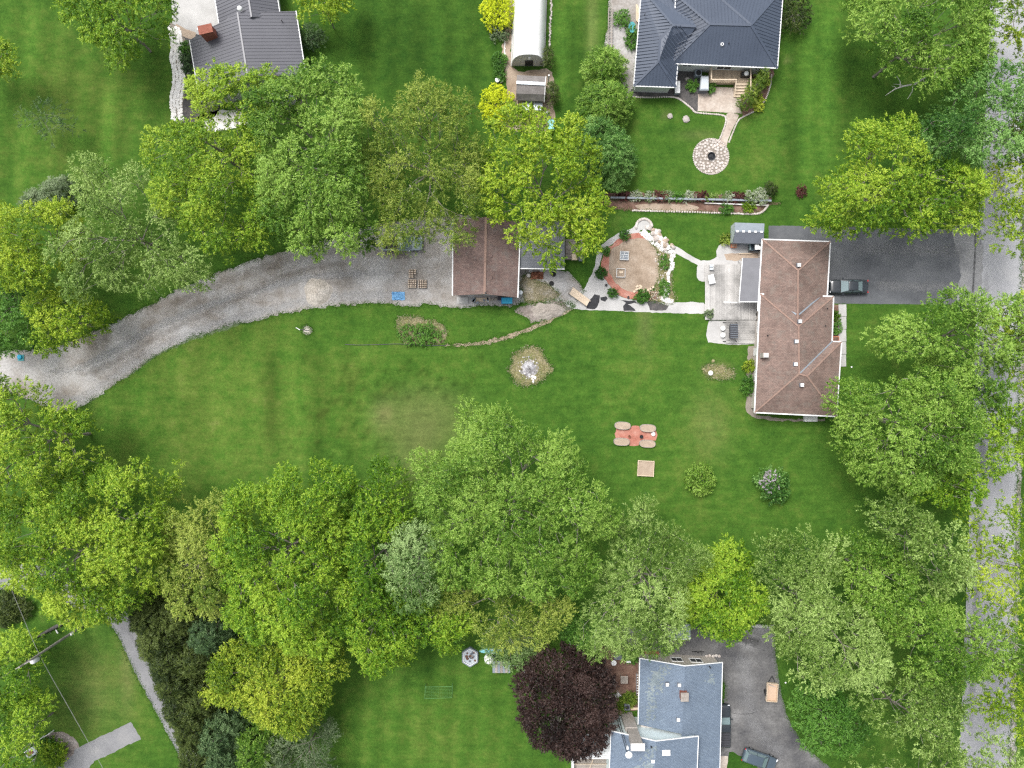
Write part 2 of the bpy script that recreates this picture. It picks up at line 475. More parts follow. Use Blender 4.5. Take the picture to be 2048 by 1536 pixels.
def make_ground():
    def lines(a, b):
        core = np.arange(a, b + .01, .6)
        far = np.array([20, 60, 150, 400, 900.])
        return np.concatenate([a - far[::-1], core, b + far])
    xs, ys = lines(-76, 76), lines(-60, 60)
    X, Y = np.meshgrid(xs, ys)
    nx, ny = len(xs), len(ys)
    px, py = X / PX + 1024, 768 - Y / PX
    rng = np.random.default_rng(4)
    hue = np.full(X.shape, .34)
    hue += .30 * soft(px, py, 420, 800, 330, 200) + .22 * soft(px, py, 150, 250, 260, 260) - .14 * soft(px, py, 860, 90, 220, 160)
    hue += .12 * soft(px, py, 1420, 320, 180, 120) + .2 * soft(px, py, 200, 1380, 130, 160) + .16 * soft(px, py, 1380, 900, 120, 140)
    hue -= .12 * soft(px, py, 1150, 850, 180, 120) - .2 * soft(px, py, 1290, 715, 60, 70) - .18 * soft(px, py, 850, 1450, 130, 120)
    dry = .36 * soft(px, py, 850, 835, 95, 62, 3) + .36 * soft(px, py, 835, 930, 60, 70) + .6 * soft(px, py, 1435, 740, 30, 16, 4)
    dry += .35 * soft(px, py, 1290, 640, 14, 60) + .4 * soft(px, py, 765, 830, 22, 30) + .3 * soft(px, py, 1240, 300, 10, 90) + .35 * soft(px, py, 1185, 60, 12, 130)
    dry += .25 * soft(px, py, 185, 1380, 60, 90) + .3 * soft(px, py, 1400, 270, 40, 10) + .35 * soft(px, py, 255, 1330, 16, 90)
    dry += .5 * soft(px, py, 1575, 120, 7, 6) + .6 * soft(px, py, 1332, 230, 6, 8) + .25 * soft(px, py, 1420, 850, 40, 60)
    band = np.zeros(X.shape)
    for cx, w, y0, y1, a in ((542, 12, 690, 900, -.28), (368, 14, 770, 1000, -.16), (640, 18, 690, 980, -.2), (600, 30, 720, 960, .16), (470, 40, 700, 960, .14),
                             (1120, 16, 0, 260, .2), (1145, 10, 0, 250, -.2), (1168, 9, 0, 250, -.35), (1180, 14, 0, 180, .3), (1590, 12, 0, 380, -.22),
                             (1650, 14, 0, 360, .35), (1690, 16, 0, 330, -.25), (1620, 14, 0, 400, .16), (1745, 18, 120, 260, -.18), (880, 12, 0, 200, .14), (820, 12, 0, 200, -.12),
                             (700, 14, 0, 200, .14), (215, 14, 160, 420, .3), (60, 20, 0, 400, .2), (1800, 10, 610, 760, .12), (1760, 12, 610, 740, -.12)):
        lean = (px - cx) - (py - (y0 + y1) / 2) * (-.02)
        band += a * np.exp(-(lean / w) ** 2) * np.clip((py - y0) / 40, 0, 1) * np.clip((y1 - py) / 40, 0, 1)
    for yy in np.arange(640, 1300, 17):
        band += .11 * np.exp(-((py - yy - (px - 1300) * .05) / 4) ** 2) * ((px > 700) & (px < 1720))
    band += .10 * np.sin((px + py * .06) / 7.2) * ((px > 640) & (py > 1300) & (px < 1180)) + .09 * np.sin(px / 8.5) * ((px < 1000) & (px > 640) & (py < 260)) + .09 * np.sin((px + .1 * py) / 9) * ((px < 340) & (py < 420)) + .10 * np.sin(px / 11) * ((px > 1560) & (px < 1900) & (py < 440)) + .07 * np.sin((px - .05 * py) / 12) * ((px < 760) & (py > 640) & (py < 1020))
    band -= .24 * soft(px, py, 840, 90, 220, 150) + .14 * soft(px, py, 170, 220, 200, 230) + .12 * soft(px, py, 1800, 300, 120, 160)  # broad darker green areas, with some lens vignetting put into the colour
    spot = np.zeros(X.shape)
    for _ in range(60):                              # darker clover tufts in the middle lawn
        cx, cy_ = rng.normal(760, 90), rng.normal(770, 28)
        spot = np.maximum(spot, np.exp(-(((px - cx) ** 2 + (py - cy_) ** 2) / rng.uniform(18, 60))))
    for _ in range(26):
        cx, cy_ = rng.normal(690, 60), rng.normal(860, 40)
        spot = np.maximum(spot, np.exp(-(((px - cx) ** 2 + (py - cy_) ** 2) / rng.uniform(14, 36))))
    V = np.stack([X, Y, np.zeros_like(X)], -1).reshape(-1, 3)
    i = np.arange((ny - 1) * nx).reshape(ny - 1, nx)[:, :-1].ravel()
    F = np.stack([i, i + 1, i + nx + 1, i + nx], -1)
    me = bpy.data.meshes.new('ground')
    me.from_pydata(V.tolist(), [], F.tolist())
    for nm, arr in (('olive', hue), ('dry', dry), ('mown', band), ('tuft', spot)):  # mown carries mowing stripes plus the broad dark areas and vignetting
        a = me.attributes.new(nm, 'FLOAT', 'POINT')
        a.data.foreach_set('value', arr.ravel().astype(np.float32))
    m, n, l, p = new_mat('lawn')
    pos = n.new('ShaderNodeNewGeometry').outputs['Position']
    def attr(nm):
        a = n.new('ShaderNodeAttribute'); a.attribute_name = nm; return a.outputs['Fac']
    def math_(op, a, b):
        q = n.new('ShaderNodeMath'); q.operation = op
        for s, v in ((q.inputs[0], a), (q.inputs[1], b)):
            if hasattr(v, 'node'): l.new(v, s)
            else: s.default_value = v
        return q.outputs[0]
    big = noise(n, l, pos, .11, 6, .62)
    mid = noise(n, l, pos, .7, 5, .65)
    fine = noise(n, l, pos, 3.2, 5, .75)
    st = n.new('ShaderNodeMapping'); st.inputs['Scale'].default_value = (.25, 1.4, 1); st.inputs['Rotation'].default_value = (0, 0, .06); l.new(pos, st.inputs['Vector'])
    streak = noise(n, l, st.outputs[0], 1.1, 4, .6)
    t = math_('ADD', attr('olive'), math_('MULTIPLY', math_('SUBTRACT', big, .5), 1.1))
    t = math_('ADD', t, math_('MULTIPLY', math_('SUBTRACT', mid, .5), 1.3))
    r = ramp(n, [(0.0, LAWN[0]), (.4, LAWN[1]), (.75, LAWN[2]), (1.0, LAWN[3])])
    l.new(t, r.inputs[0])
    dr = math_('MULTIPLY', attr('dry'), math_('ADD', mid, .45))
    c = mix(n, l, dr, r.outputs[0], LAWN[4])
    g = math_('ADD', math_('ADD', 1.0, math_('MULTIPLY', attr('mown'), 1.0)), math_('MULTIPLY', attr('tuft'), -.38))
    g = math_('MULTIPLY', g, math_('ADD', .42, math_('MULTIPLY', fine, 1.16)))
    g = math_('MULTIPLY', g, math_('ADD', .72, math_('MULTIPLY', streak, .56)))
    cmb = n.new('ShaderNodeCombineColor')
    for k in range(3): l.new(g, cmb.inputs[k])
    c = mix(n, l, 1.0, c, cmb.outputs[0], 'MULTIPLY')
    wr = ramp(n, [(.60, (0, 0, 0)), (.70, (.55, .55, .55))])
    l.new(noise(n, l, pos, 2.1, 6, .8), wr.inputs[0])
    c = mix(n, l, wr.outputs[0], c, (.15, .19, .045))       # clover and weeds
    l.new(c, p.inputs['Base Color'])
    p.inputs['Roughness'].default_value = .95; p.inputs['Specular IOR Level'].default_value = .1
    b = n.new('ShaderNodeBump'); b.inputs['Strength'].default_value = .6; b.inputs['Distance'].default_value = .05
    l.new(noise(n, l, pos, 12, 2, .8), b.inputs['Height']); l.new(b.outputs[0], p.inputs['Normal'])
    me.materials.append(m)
    ob = bpy.data.objects.new('ground', me); C.objects.link(ob)
    tag(ob, 'mown green lawn running between the houses and trees', None, None, 'structure')

LAWN = [(.030, .084, .011), (.054, .122, .016), (.092, .148, .025), (.130, .168, .040), (.19, .18, .075)]
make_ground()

def patch(name, poly, mat, z=.004, jit=.06, sub=4, smooth=True, label=None, kind='structure', step=None):
    rng = random.Random(hash(name + str(poly[0])) % 9999 if False else int(sum(a * 7 + b * 13 for a, b in poly)) % 9973)
    pts = [at2(x, y) for x, y in poly]
    if smooth:
        pts = smooth_closed(pts, sub)
    if jit:
        fine = []
        for i in range(len(pts)):
            a, b = Vector(pts[i]), Vector(pts[(i + 1) % len(pts)])
            n = max(1, min(60, int((b - a).length / .35)))
            for k in range(n):
                q = a.lerp(b, k / n)
                fine.append((q.x + rng.gauss(0, jit), q.y + rng.gauss(0, jit)))
        pts = fine
    ob = MB().sheet(pts, z).build(name, mat)
    return tag(ob, label, None, None, kind)

# roads and drives
patch('road', [(1993, -140), (2064, -140), (2052, 300), (2045, 500), (2034, 960), (2026, 1300), (2018, 1536), (2010, 1680), (1908, 1680), (1917, 1536), (1928, 1300), (1941, 960), (1953, 600), (1957, 430), (1972, 200)], M_road, .006, .05, label='pale grey asphalt road under the roadside trees')
patch('road_shoulder', [(2052, 300), (2062, 300), (2044, 960), (2036, 1300), (2028, 1600), (2016, 1600), (2026, 1300), (2034, 960), (2044, 500)], M_gravel, .004, .1, label='thin gravel shoulder beside the road')
patch('gravel_driveway', [(-60, 690), (10, 700), (60, 700), (115, 690), (165, 672), (225, 645), (300, 610), (360, 578), (425, 550), (500, 522), (560, 504), (620, 490), (700, 465), (760, 448), (840, 436), (915, 430),
                          (990, 445), (1050, 520), (1100, 535), (1135, 545), (1165, 575), (1150, 605), (1110, 612), (1060, 606), (1040, 606), (1030, 612), (960, 613), (905, 616), (860, 610), (810, 611), (770, 606), (700, 609), (650, 613), (610, 620), (560, 628), (520, 641), (470, 648), (430, 661), (390, 672), (350, 692), (310, 712), (270, 742), (235, 765), (200, 790), (170, 808), (140, 824), (110, 822), (60, 800), (0, 780), (-60, 775)],
      M_gravel, .006, .12, 3, label='curving grey gravel driveway leading to the garage')
patch('driveway', [(1537, 451), (1700, 454), (1900, 459), (1962, 461), (1956, 612), (1900, 609), (1760, 608), (1660, 607), (1600, 607), (1537, 600)], M_asph, .010, .015, smooth=False, label='dark asphalt driveway between the brown house and the road')
patch('driveway_apron', [(1905, 459), (1962, 461), (1956, 612), (1912, 609), (1922, 540)], M_lane, .014, .09, label='worn paler end of the asphalt driveway at the road')
patch('forecourt', [(1225, 1250), (1330, 1262), (1400, 1250), (1470, 1254), (1543, 1251), (1551, 1300), (1557, 1350), (1566, 1400), (1578, 1440), (1600, 1478), (1632, 1512), (1675, 1545), (1740, 1600), (1440, 1640), (1440, 1480), (1440, 1340), (1300, 1330), (1230, 1300)], M_asph_old, .006, .05, 3, label='cracked grey asphalt forecourt of the blue roofed house')
patch('lane', [(225, 1225), (250, 1222), (285, 1262), (330, 1350), (380, 1440), (420, 1530), (450, 1620), (400, 1620), (370, 1536), (320, 1440), (270, 1345), (222, 1250), (150, 1215), (80, 1184), (0, 1180), (-80, 1178), (-80, 1120), (20, 1120), (130, 1150)], M_lane, .006, .05, 3, label='narrow grey lane running down beside the dark cedars')
patch('parking_pad', [(148, 1508), (150, 1498), (262, 1444), (282, 1478), (190, 1522), (170, 1545), (110, 1560), (90, 1545), (120, 1530)], M_lane, .006, .05, smooth=False, label='short concrete parking strip beside the lane')
patch('parking_pad_apron', [(92, 1470), (122, 1464), (146, 1476), (160, 1500), (150, 1540), (110, 1550), (128, 1520), (118, 1490), (95, 1482)], M_trodden, .004, .08, label='bare curved dirt path joining the parking strip')
# top left house: forecourt, stone path bed
patch('forecourt_slab', [(340, -60), (440, -60), (446, 70), (410, 80), (395, 68), (370, 60), (345, 48)], M_conc, .010, .02, smooth=False, label='pale concrete yard beside the grey metal roofed house')
patch('house_bed', [(350, 48), (375, 60), (392, 68), (420, 82), (440, 220), (370, 245), (356, 235), (358, 190), (365, 150), (362, 90)], M_darksoil, .008, .05, label='planting bed along the grey metal roofed house')
patch('sand_patch', [(352, 48), (372, 58), (392, 66), (384, 78), (366, 72), (356, 62)], M_sand, .012, .03, label='small sandy triangle beside the stone path')
patch('stone_path_bed', [(340, 46), (356, 58), (364, 72), (372, 82), (362, 92), (362, 118), (368, 150), (371, 175), (366, 205), (362, 240), (350, 245), (341, 215), (342, 180), (350, 150), (342, 115), (345, 85)], M_joint, .016, .02, label='sand bed of the curving pale stone path')
patch('back_terrace', [(400, 228), (480, 222), (490, 250), (410, 262)], M_whitestone, .008, .05, label='pale stone terrace glimpsed through the maple')
# shelter yard, centre top
patch('shelter_dirt', [(1010, -60), (1030, -60), (1024, 60), (1030, 140), (1100, 140), (1108, 200), (1100, 260), (1020, 260), (1008, 225), (1014, 170), (1004, 120), (1010, 50)], M_soil, .004, .1, label='bare dirt around the white shelter and barn shed')
# dark blue roofed house: gravel strip, mulch bed, patio
patch('gravel_strip', [(1216, -60), (1288, -60), (1283, 60), (1272, 150), (1262, 195), (1243, 196), (1238, 150), (1222, 110), (1210, 90), (1218, 40)], M_gravel, .005, .1, label='grey gravel strip beside the dark roofed house')
patch('mulch_bed', [(1262, 178), (1345, 178), (1358, 140), (1395, 140), (1402, 222), (1391, 224), (1372, 206), (1352, 194), (1310, 194), (1266, 192)], M_darksoil, .008, .03, smooth=False, label='black mulch bed in the corner of the dark roofed house')
patch('side_bed', [(1490, 140), (1545, 138), (1542, 165), (1530, 200), (1510, 220), (1485, 232), (1482, 180)], M_brownmulch, .006, .06, label='planting bed of the cedar hedge by the deck')
patch('patio', [(1397, 172), (1481, 176), (1483, 227), (1395, 222)], M_patio, .012, .01, smooth=False, label='stamped tan concrete patio below the wooden deck')
patch('garden_path', [(1454, 227), (1476, 229), (1474, 240), (1463, 262), (1456, 280), (1452, 292), (1436, 290), (1444, 268), (1453, 248)], M_patio, .016, .015, label='tan concrete path from the patio to the round terrace')
patch('terrace_base', [(1422 + 36 * math.cos(a), 313 + 36 * math.sin(a)) for a in [i * math.pi / 12 for i in range(24)]], M_joint, .010, .03, label='sand bed of the round stone terrace')
# retaining wall bed
patch('wall_bed', [(1216, 398), (1540, 404), (1536, 412), (1522, 425), (1500, 428), (1420, 426), (1300, 423), (1230, 418)], M_brownmulch, .006, .06, label='brown soil bed below the timber retaining wall')
patch('wall_bed_bare', [(1280, 408), (1385, 410), (1388, 421), (1330, 422), (1282, 419)], M_soil, .010, .06, label='bare tan soil in the middle of the wall bed')
patch('upper_bed', [(1224, 386), (1350, 388), (1480, 390), (1530, 392), (1534, 400), (1400, 398), (1222, 396)], M_brownmulch, .004, .08, label='flower bed along the top of the retaining wall')
# circular garden
patch('garden_walk', [(1288, 437.5), (1300, 441), (1306, 452), (1298, 460), (1282, 460), (1275, 468), (1262, 470), (1245, 474), (1226, 486), (1211, 500), (1203, 515), (1200, 532), (1204, 548), (1212, 562), (1222, 575), (1232, 588), (1250, 596), (1280, 602), (1320, 605), (1350, 605), (1406, 606), (1408, 626), (1340, 626), (1252, 623), (1180, 620), (1143, 617), (1130, 606), (1150, 590), (1168, 578), (1176, 562), (1185, 545), (1191, 528), (1194, 508), (1203, 492), (1219, 478), (1243, 464), (1263, 457), (1275, 445)], M_conc, .012, .04, 3, label='curved concrete walk round the circular garden')
patch('circle_bed', [(1278, 466), (1258, 468), (1240, 476), (1222, 490), (1208, 508), (1203, 530), (1206, 550), (1216, 568), (1230, 584), (1250, 596), (1280, 600), (1296, 594), (1300, 560), (1300, 500), (1290, 474)], M_redmulch, .016, .06, 3, label='red mulch border of the circular garden')
patch('circle_soil', [(1286, 476), (1302, 486), (1314, 505), (1317, 535), (1314, 562), (1300, 580), (1272, 585), (1248, 580), (1232, 566), (1220, 545), (1218, 522), (1224, 500), (1244, 484), (1266, 477)], M_soil, .020, .08, 3, label='bare tan soil inside the circular garden')
patch('rough_strip', [(1300, 484), (1326, 500), (1340, 504), (1344, 530), (1342, 570), (1350, 604), (1312, 604), (1296, 596), (1310, 572), (1318, 540), (1314, 505)], M_dry, .008, .1, label='weedy dry strip east of the circular garden')
patch('plank_walk', [(1344, 490), (1356, 494), (1380, 510), (1402, 522), (1412, 528), (1398, 532), (1372, 518), (1340, 500)], M_conc, .014, .02, smooth=False, label='pale diagonal walk from the rockery to the deck')
patch('deck_walk', [(1402, 522), (1420, 520), (1432, 514), (1434, 496), (1448, 486), (1475, 488), (1530, 490), (1530, 520), (1420, 560), (1402, 562), (1394, 555), (1395, 535)], M_conc, .010, .04, 3, label='concrete apron around the north end of the deck')
patch('deck_end_sand', [(1448, 508), (1480, 506), (1520, 505), (1520, 520), (1470, 522), (1452, 520)], M_sand, .018, .03, smooth=False, label='tan sand strip by the north end of the deck')
patch('concrete_pad', [(1418, 641), (1452, 641), (1516, 640), (1512, 688), (1460, 690), (1416, 684), (1412, 670)], M_conc, .012, .02, smooth=False, label='pale concrete pad under the patio swing')
patch('house_border', [(1496, 692), (1516, 692), (1514, 830), (1575, 838), (1650, 838), (1650, 842), (1560, 842), (1508, 836), (1492, 822), (1494, 760)], M_joint, .006, .06, smooth=False, label='stony border along the west wall of the brown house')
patch('front_bed', [(1664, 609), (1681, 609), (1679, 684), (1664, 684)], M_brownmulch, .008, .04, smooth=False, label='mulch bed beside the front walk')
# middle lawn features
patch('dirt_trail', [(1143, 612), (1146, 620), (1120, 633), (1090, 650), (1050, 666), (1010, 680), (960, 690), (895, 693), (894, 689), (955, 684), (1005, 673), (1045, 659), (1085, 643), (1115, 625)], M_soil, .008, .08, 3, label='narrow bare dirt trail curving across the lawn')
patch('dirt_heap_base', [(1042, 612), (1070, 606), (1110, 603), (1140, 606), (1142, 618), (1110, 632), (1070, 646), (1054, 636), (1030, 622)], M_trodden, .010, .12, 3, label='grey trampled soil beside the leaning plywood')
patch('moss_patch', [(1042, 556), (1060, 545), (1075, 562), (1100, 570), (1120, 590), (1100, 602), (1060, 606), (1044, 590)], M_moss, .010, .12, 3, label='mossy ground between garage and walk')
patch('fire_ring_ground', [(1059 + 40 * (1 + .1 * math.sin(5 * a + 1) + .05 * math.sin(11 * a)) * math.cos(a), 733 + 39 * (1 + .08 * math.sin(4 * a)) * math.sin(a)) for a in [i * math.pi / 16 for i in range(32)]], M_dry, .006, .12, 2, label='round patch of scorched dry grass in the lawn')
patch('fire_ring_ash', [(1059 + 15 * math.cos(a) * (1 + .2 * math.sin(3 * a)), 737 + 17 * math.sin(a) * (1 + .15 * math.cos(4 * a))) for a in [i * math.pi / 8 for i in range(16)]], M_ash, .010, .1, 2, label='heap of pale ash in the scorched ring')
patch('weed_ground', [(794, 640), (812, 632), (850, 638), (878, 645), (892, 660), (886, 682), (850, 690), (810, 686), (796, 664)], M_dry, .006, .12, 3, label='dead pinkish grass round the weed patch')
patch('gravel_spill', [(606, 655), (615, 651), (624, 658), (620, 668), (608, 668)], M_gravel_pile, .006, .06, label='little gravel spill on the lawn')
patch('stump_patch', [(1408, 735), (1420, 728), (1450, 732), (1466, 742), (1460, 758), (1430, 758), (1412, 750)], M_dry, .006, .12, label='bald yellowish patch in the lawn near the house')
for i, pl in enumerate(([(1180, 600), (1188, 589), (1200, 592), (1198, 606), (1190, 619), (1172, 618)], [(1201, 594), (1212, 593), (1217, 598), (1210, 604), (1202, 601)], [(1240, 601), (1270, 602), (1276, 608), (1264, 606), (1255, 608), (1272, 622), (1248, 622), (1246, 612), (1252, 606)], [(1294, 601), (1312, 602), (1338, 612), (1330, 622), (1300, 620)])):
    patch('asphalt_patch', pl, M_black_patch if i < 3 else M_darksoil, .018, .05, 2, smooth=False, label=['black asphalt patch beside the plywood sheet', 'small black asphalt scrap on the walk', 'broken black asphalt patch below the red border', 'dark dug-up gap in the concrete walk'][i])
patch('red_bed', [(1232, 858), (1256, 860), (1264, 852), (1278, 852), (1284, 862), (1312, 862), (1312, 880), (1282, 882), (1276, 892), (1260, 892), (1256, 882), (1232, 880)], M_redmulch, .008, .05, 2, label='red mulch ground between the four oval planters')
patch('patio_dirt', [(1200, 1290), (1285, 1290), (1282, 1420), (1225, 1422), (1196, 1360)], M_brownmulch, .006, .1, smooth=False, label='dirt patio west of the blue roofed house')
patch('side_strip', [(1440, 1512), (1456, 1512), (1456, 1560), (1440, 1560)], M_patio, .014, .02, smooth=False, label='tan paving strip beside the blue roofed house')
patch('kerb_strip', [(1475, 1249), (1548, 1250), (1546, 1256), (1475, 1254)], M_conc, .012, .04, smooth=False, label='concrete kerb strip at the head of the forecourt')
patch('entry_lawn', [(1456, 1512), (1470, 1508), (1520, 1540), (1500, 1600), (1456, 1600)], bpy.data.materials['lawn'], .016, .08, label='corner of grass under the dark hatchback')

def soft_strip(name, pts, w, mat, z, label):
    c = smooth_open([at2(x, y) for x, y in pts], 10)
    n = len(c); rr = np.random.default_rng(int(pts[0][0]))
    vv, ff, at_ = [], [], []
    prof = [(-1, 0), (-.6, .6), (-.2, 1), (.2, 1), (.6, .6), (1, 0)]
    for i in range(n):
        d = c[min(i + 1, n - 1)] - c[max(i - 1, 0)]; d = d / max(1e-6, np.hypot(*d)); nn = np.array([-d[1], d[0]])
        end = min(1, i / (n * .12), (n - 1 - i) / (n * .12)); ww = w * (.8 + .4 * rr.random())
        for k, a in prof:
            q = c[i] + nn * k * ww; vv.append((q[0], q[1], z)); at_.append(a * end)
    for i in range(n - 1):
        for k in range(5):
            a = i * 6 + k; ff.append((a, a + 1, a + 7, a + 6))
    ob = MB().add(vv, ff).build(name, mat)
    t = ob.data.attributes.new('soft', 'FLOAT', 'POINT'); t.data.foreach_set('value', at_)
    tag(ob, label, None, None, 'structure')
soft_strip('wheel_track', [(60, 770), (150, 800), (215, 765), (300, 708), (400, 662), (500, 632), (600, 605), (700, 594), (800, 592), (890, 592)], 1.3, M_rut_pale, .014, 'pale worn wheel track along the lower edge of the gravel drive')
soft_strip('wheel_track', [(40, 735), (140, 740), (230, 700), (320, 650), (420, 610), (520, 580), (620, 555), (720, 548), (880, 548)], .9, M_rut_pale, .014, 'pale worn wheel track in the middle of the gravel drive')
soft_strip('dirt_track', [(90, 750), (180, 745), (260, 705), (350, 655), (450, 610), (560, 555), (660, 530), (760, 525)], .9, M_rut_brown, .018, 'brown dirt between the wheel tracks of the gravel drive')
soft_strip('dirt_track', [(300, 625), (380, 590), (480, 552), (600, 515), (700, 500), (790, 510), (860, 520)], 1.2, M_rut_brown, .018, 'brown dirt along the upper edge of the gravel drive')
soft_strip('scuff_mark', [(1680, 500), (1780, 498), (1880, 500), (1945, 505)], 1.6, M_rut_white, .016, 'pale scuffed streak across the upper dark driveway')
soft_strip('scuff_mark', [(1735, 570), (1800, 572), (1880, 575), (1940, 575)], 1.4, M_rut_white, .016, 'pale scuffed streak behind the black sedan')
soft_strip('scuff_mark', [(1470, 1290), (1490, 1350), (1500, 1420), (1530, 1480), (1600, 1530)], 2.2, M_rut_white, .012, 'pale worn band down the old asphalt forecourt')
soft_strip('crack_line', [(1462, 1426), (1480, 1428), (1500, 1427), (1514, 1424)], .07, M_rut_dark, .016, 'thin crack across the old asphalt forecourt')
soft_strip('oil_stain', [(1440, 1270), (1480, 1275), (1530, 1290)], 1.0, M_rut_dark, .014, 'dark stained band at the head of the forecourt')
soft_strip('road_wear', [(1975, 480), (1968, 700), (1962, 960), (1950, 1250), (1936, 1560)], .8, M_rut_white, .010, 'grey wheel wear line on the pale road')
soft_strip('seam_line', [(1950, 440), (1950, 500), (1947, 560), (1944, 610)], .25, M_rut_dark, .018, 'dark seam between the driveway apron and road')
soft_strip('lane_track', [(240, 1235), (290, 1320), (340, 1420), (400, 1545)], .5, M_rut_white, .010, 'pale wheel line down the narrow lane')
# ------------------------------------------------------------------ foliage
PAL = {
    'maple': [(.050, .135, .006), (.142, .285, .012), (.35, .50, .045)],
    'lime': [(.080, .168, .006), (.200, .330, .012), (.43, .54, .05)],
    'fresh': [(.060, .145, .006), (.162, .300, .013), (.39, .52, .05)],
    'yellow': [(.26, .33, .005), (.48, .58, .010), (.70, .76, .03)],
    'mid': [(.044, .118, .008), (.122, .250, .020), (.31, .47, .085)],
    'pale': [(.058, .125, .014), (.145, .250, .034), (.38, .52, .15)],
    'silver': [(.055, .120, .026), (.145, .258, .062), (.38, .52, .20)],
    'teal': [(.028, .095, .014), (.075, .195, .026), (.24, .42, .11)],
    'olive': [(.060, .118, .010), (.150, .238, .022), (.38, .45, .085)],
    'gold': [(.075, .150, .008), (.190, .295, .015), (.45, .53, .055)],
    'purple': [(.013, .007, .006), (.032, .016, .013), (.085, .052, .044)],
    'cedar': [(.022, .040, .008), (.054, .084, .014), (.12, .16, .036)],
    'spruce': [(.035, .075, .026), (.085, .155, .050), (.19, .29, .12)],
    'shrub': [(.035, .11, .012), (.075, .20, .022), (.15, .31, .05)],
    'grey': [(.060, .100, .040), (.125, .180, .080), (.24, .31, .16)],
    'wine': [(.05, .015, .015), (.11, .035, .03), (.19, .08, .06)],
    'bloom': [(.30, .26, .30), (.48, .42, .46), (.68, .62, .64)],
    'white': [(.10, .18, .04), (.22, .29, .12), (.56, .58, .48)],
}
def leaf_mat(key):
    nm = 'leaf_' + key
    if nm in MATS: return MATS[nm]
    m, n, l, p = new_mat(nm)
    a = n.new('ShaderNodeAttribute'); a.attribute_name = 'tint'
    c = PAL[key]
    r = ramp(n, [(0.0, c[0]), (.48, c[1]), (.95, c[2])])
    l.new(a.outputs['Fac'], r.inputs[0])
    l.new(r.outputs[0], p.inputs['Base Color'])
    p.inputs['Roughness'].default_value = .5; p.inputs['Specular IOR Level'].default_value = .25
    t = n.new('ShaderNodeBsdfTranslucent')
    l.new(r.outputs[0], t.inputs['Color'])
    mx = n.new('ShaderNodeMixShader'); mx.inputs[0].default_value = .22
    l.new(p.outputs[0], mx.inputs[1]); l.new(t.outputs[0], mx.inputs[2])
    l.new(mx.outputs[0], n['Material Output'].inputs['Surface'])
    return m

def p_inside(poly, P):
    x, y = P[:, 0], P[:, 1]
    r = np.zeros(len(P), bool)
    for i in range(len(poly)):
        x0, y0 = poly[i]; x1, y1 = poly[(i + 1) % len(poly)]
        c = ((y0 > y) != (y1 > y))
        xi = x0 + (y - y0) * (x1 - x0) / ((y1 - y0) if y1 != y0 else 1e-9)
        r ^= c & (x < xi)
    return r

def p_dist(poly, P):
    d = np.full(len(P), 1e9)
    for i in range(len(poly)):
        a = np.array(poly[i]); b = np.array(poly[(i + 1) % len(poly)])
        ab = b - a
        t = np.clip(((P - a) @ ab) / max(1e-9, ab @ ab), 0, 1)
        d = np.minimum(d, np.hypot(*(P - (a + t[:, None] * ab)).T))
    return d

def nrm(a):
    return a / np.maximum(1e-6, np.linalg.norm(a, axis=1))[:, None]

def leaf_object(name, P, D, N, ln, wd, tint, mat, parent, origin):
    n = len(P)
    S = nrm(np.cross(D, N))
    ln, wd = ln[:, None], wd[:, None]
    V = np.stack([P + S * wd * .5, P + D * ln, P - S * wd * .5], 1).reshape(-1, 3) - np.array(origin)
    me = bpy.data.meshes.new(name)
    me.vertices.add(3 * n); me.loops.add(3 * n); me.polygons.add(n)
    me.vertices.foreach_set('co', V.astype(np.float32).ravel())
    me.loops.foreach_set('vertex_index', np.arange(3 * n, dtype=np.int32))
    me.polygons.foreach_set('loop_start', np.arange(0, 3 * n, 3, dtype=np.int32))
    me.update(calc_edges=True)
    a = me.attributes.new('tint', 'FLOAT', 'FACE')
    a.data.foreach_set('value', np.clip(tint, 0, 1).astype(np.float32))
    me.materials.append(mat)
    ob = bpy.data.objects.new(name, me); C.objects.link(ob)
    ob.parent = parent
    return ob

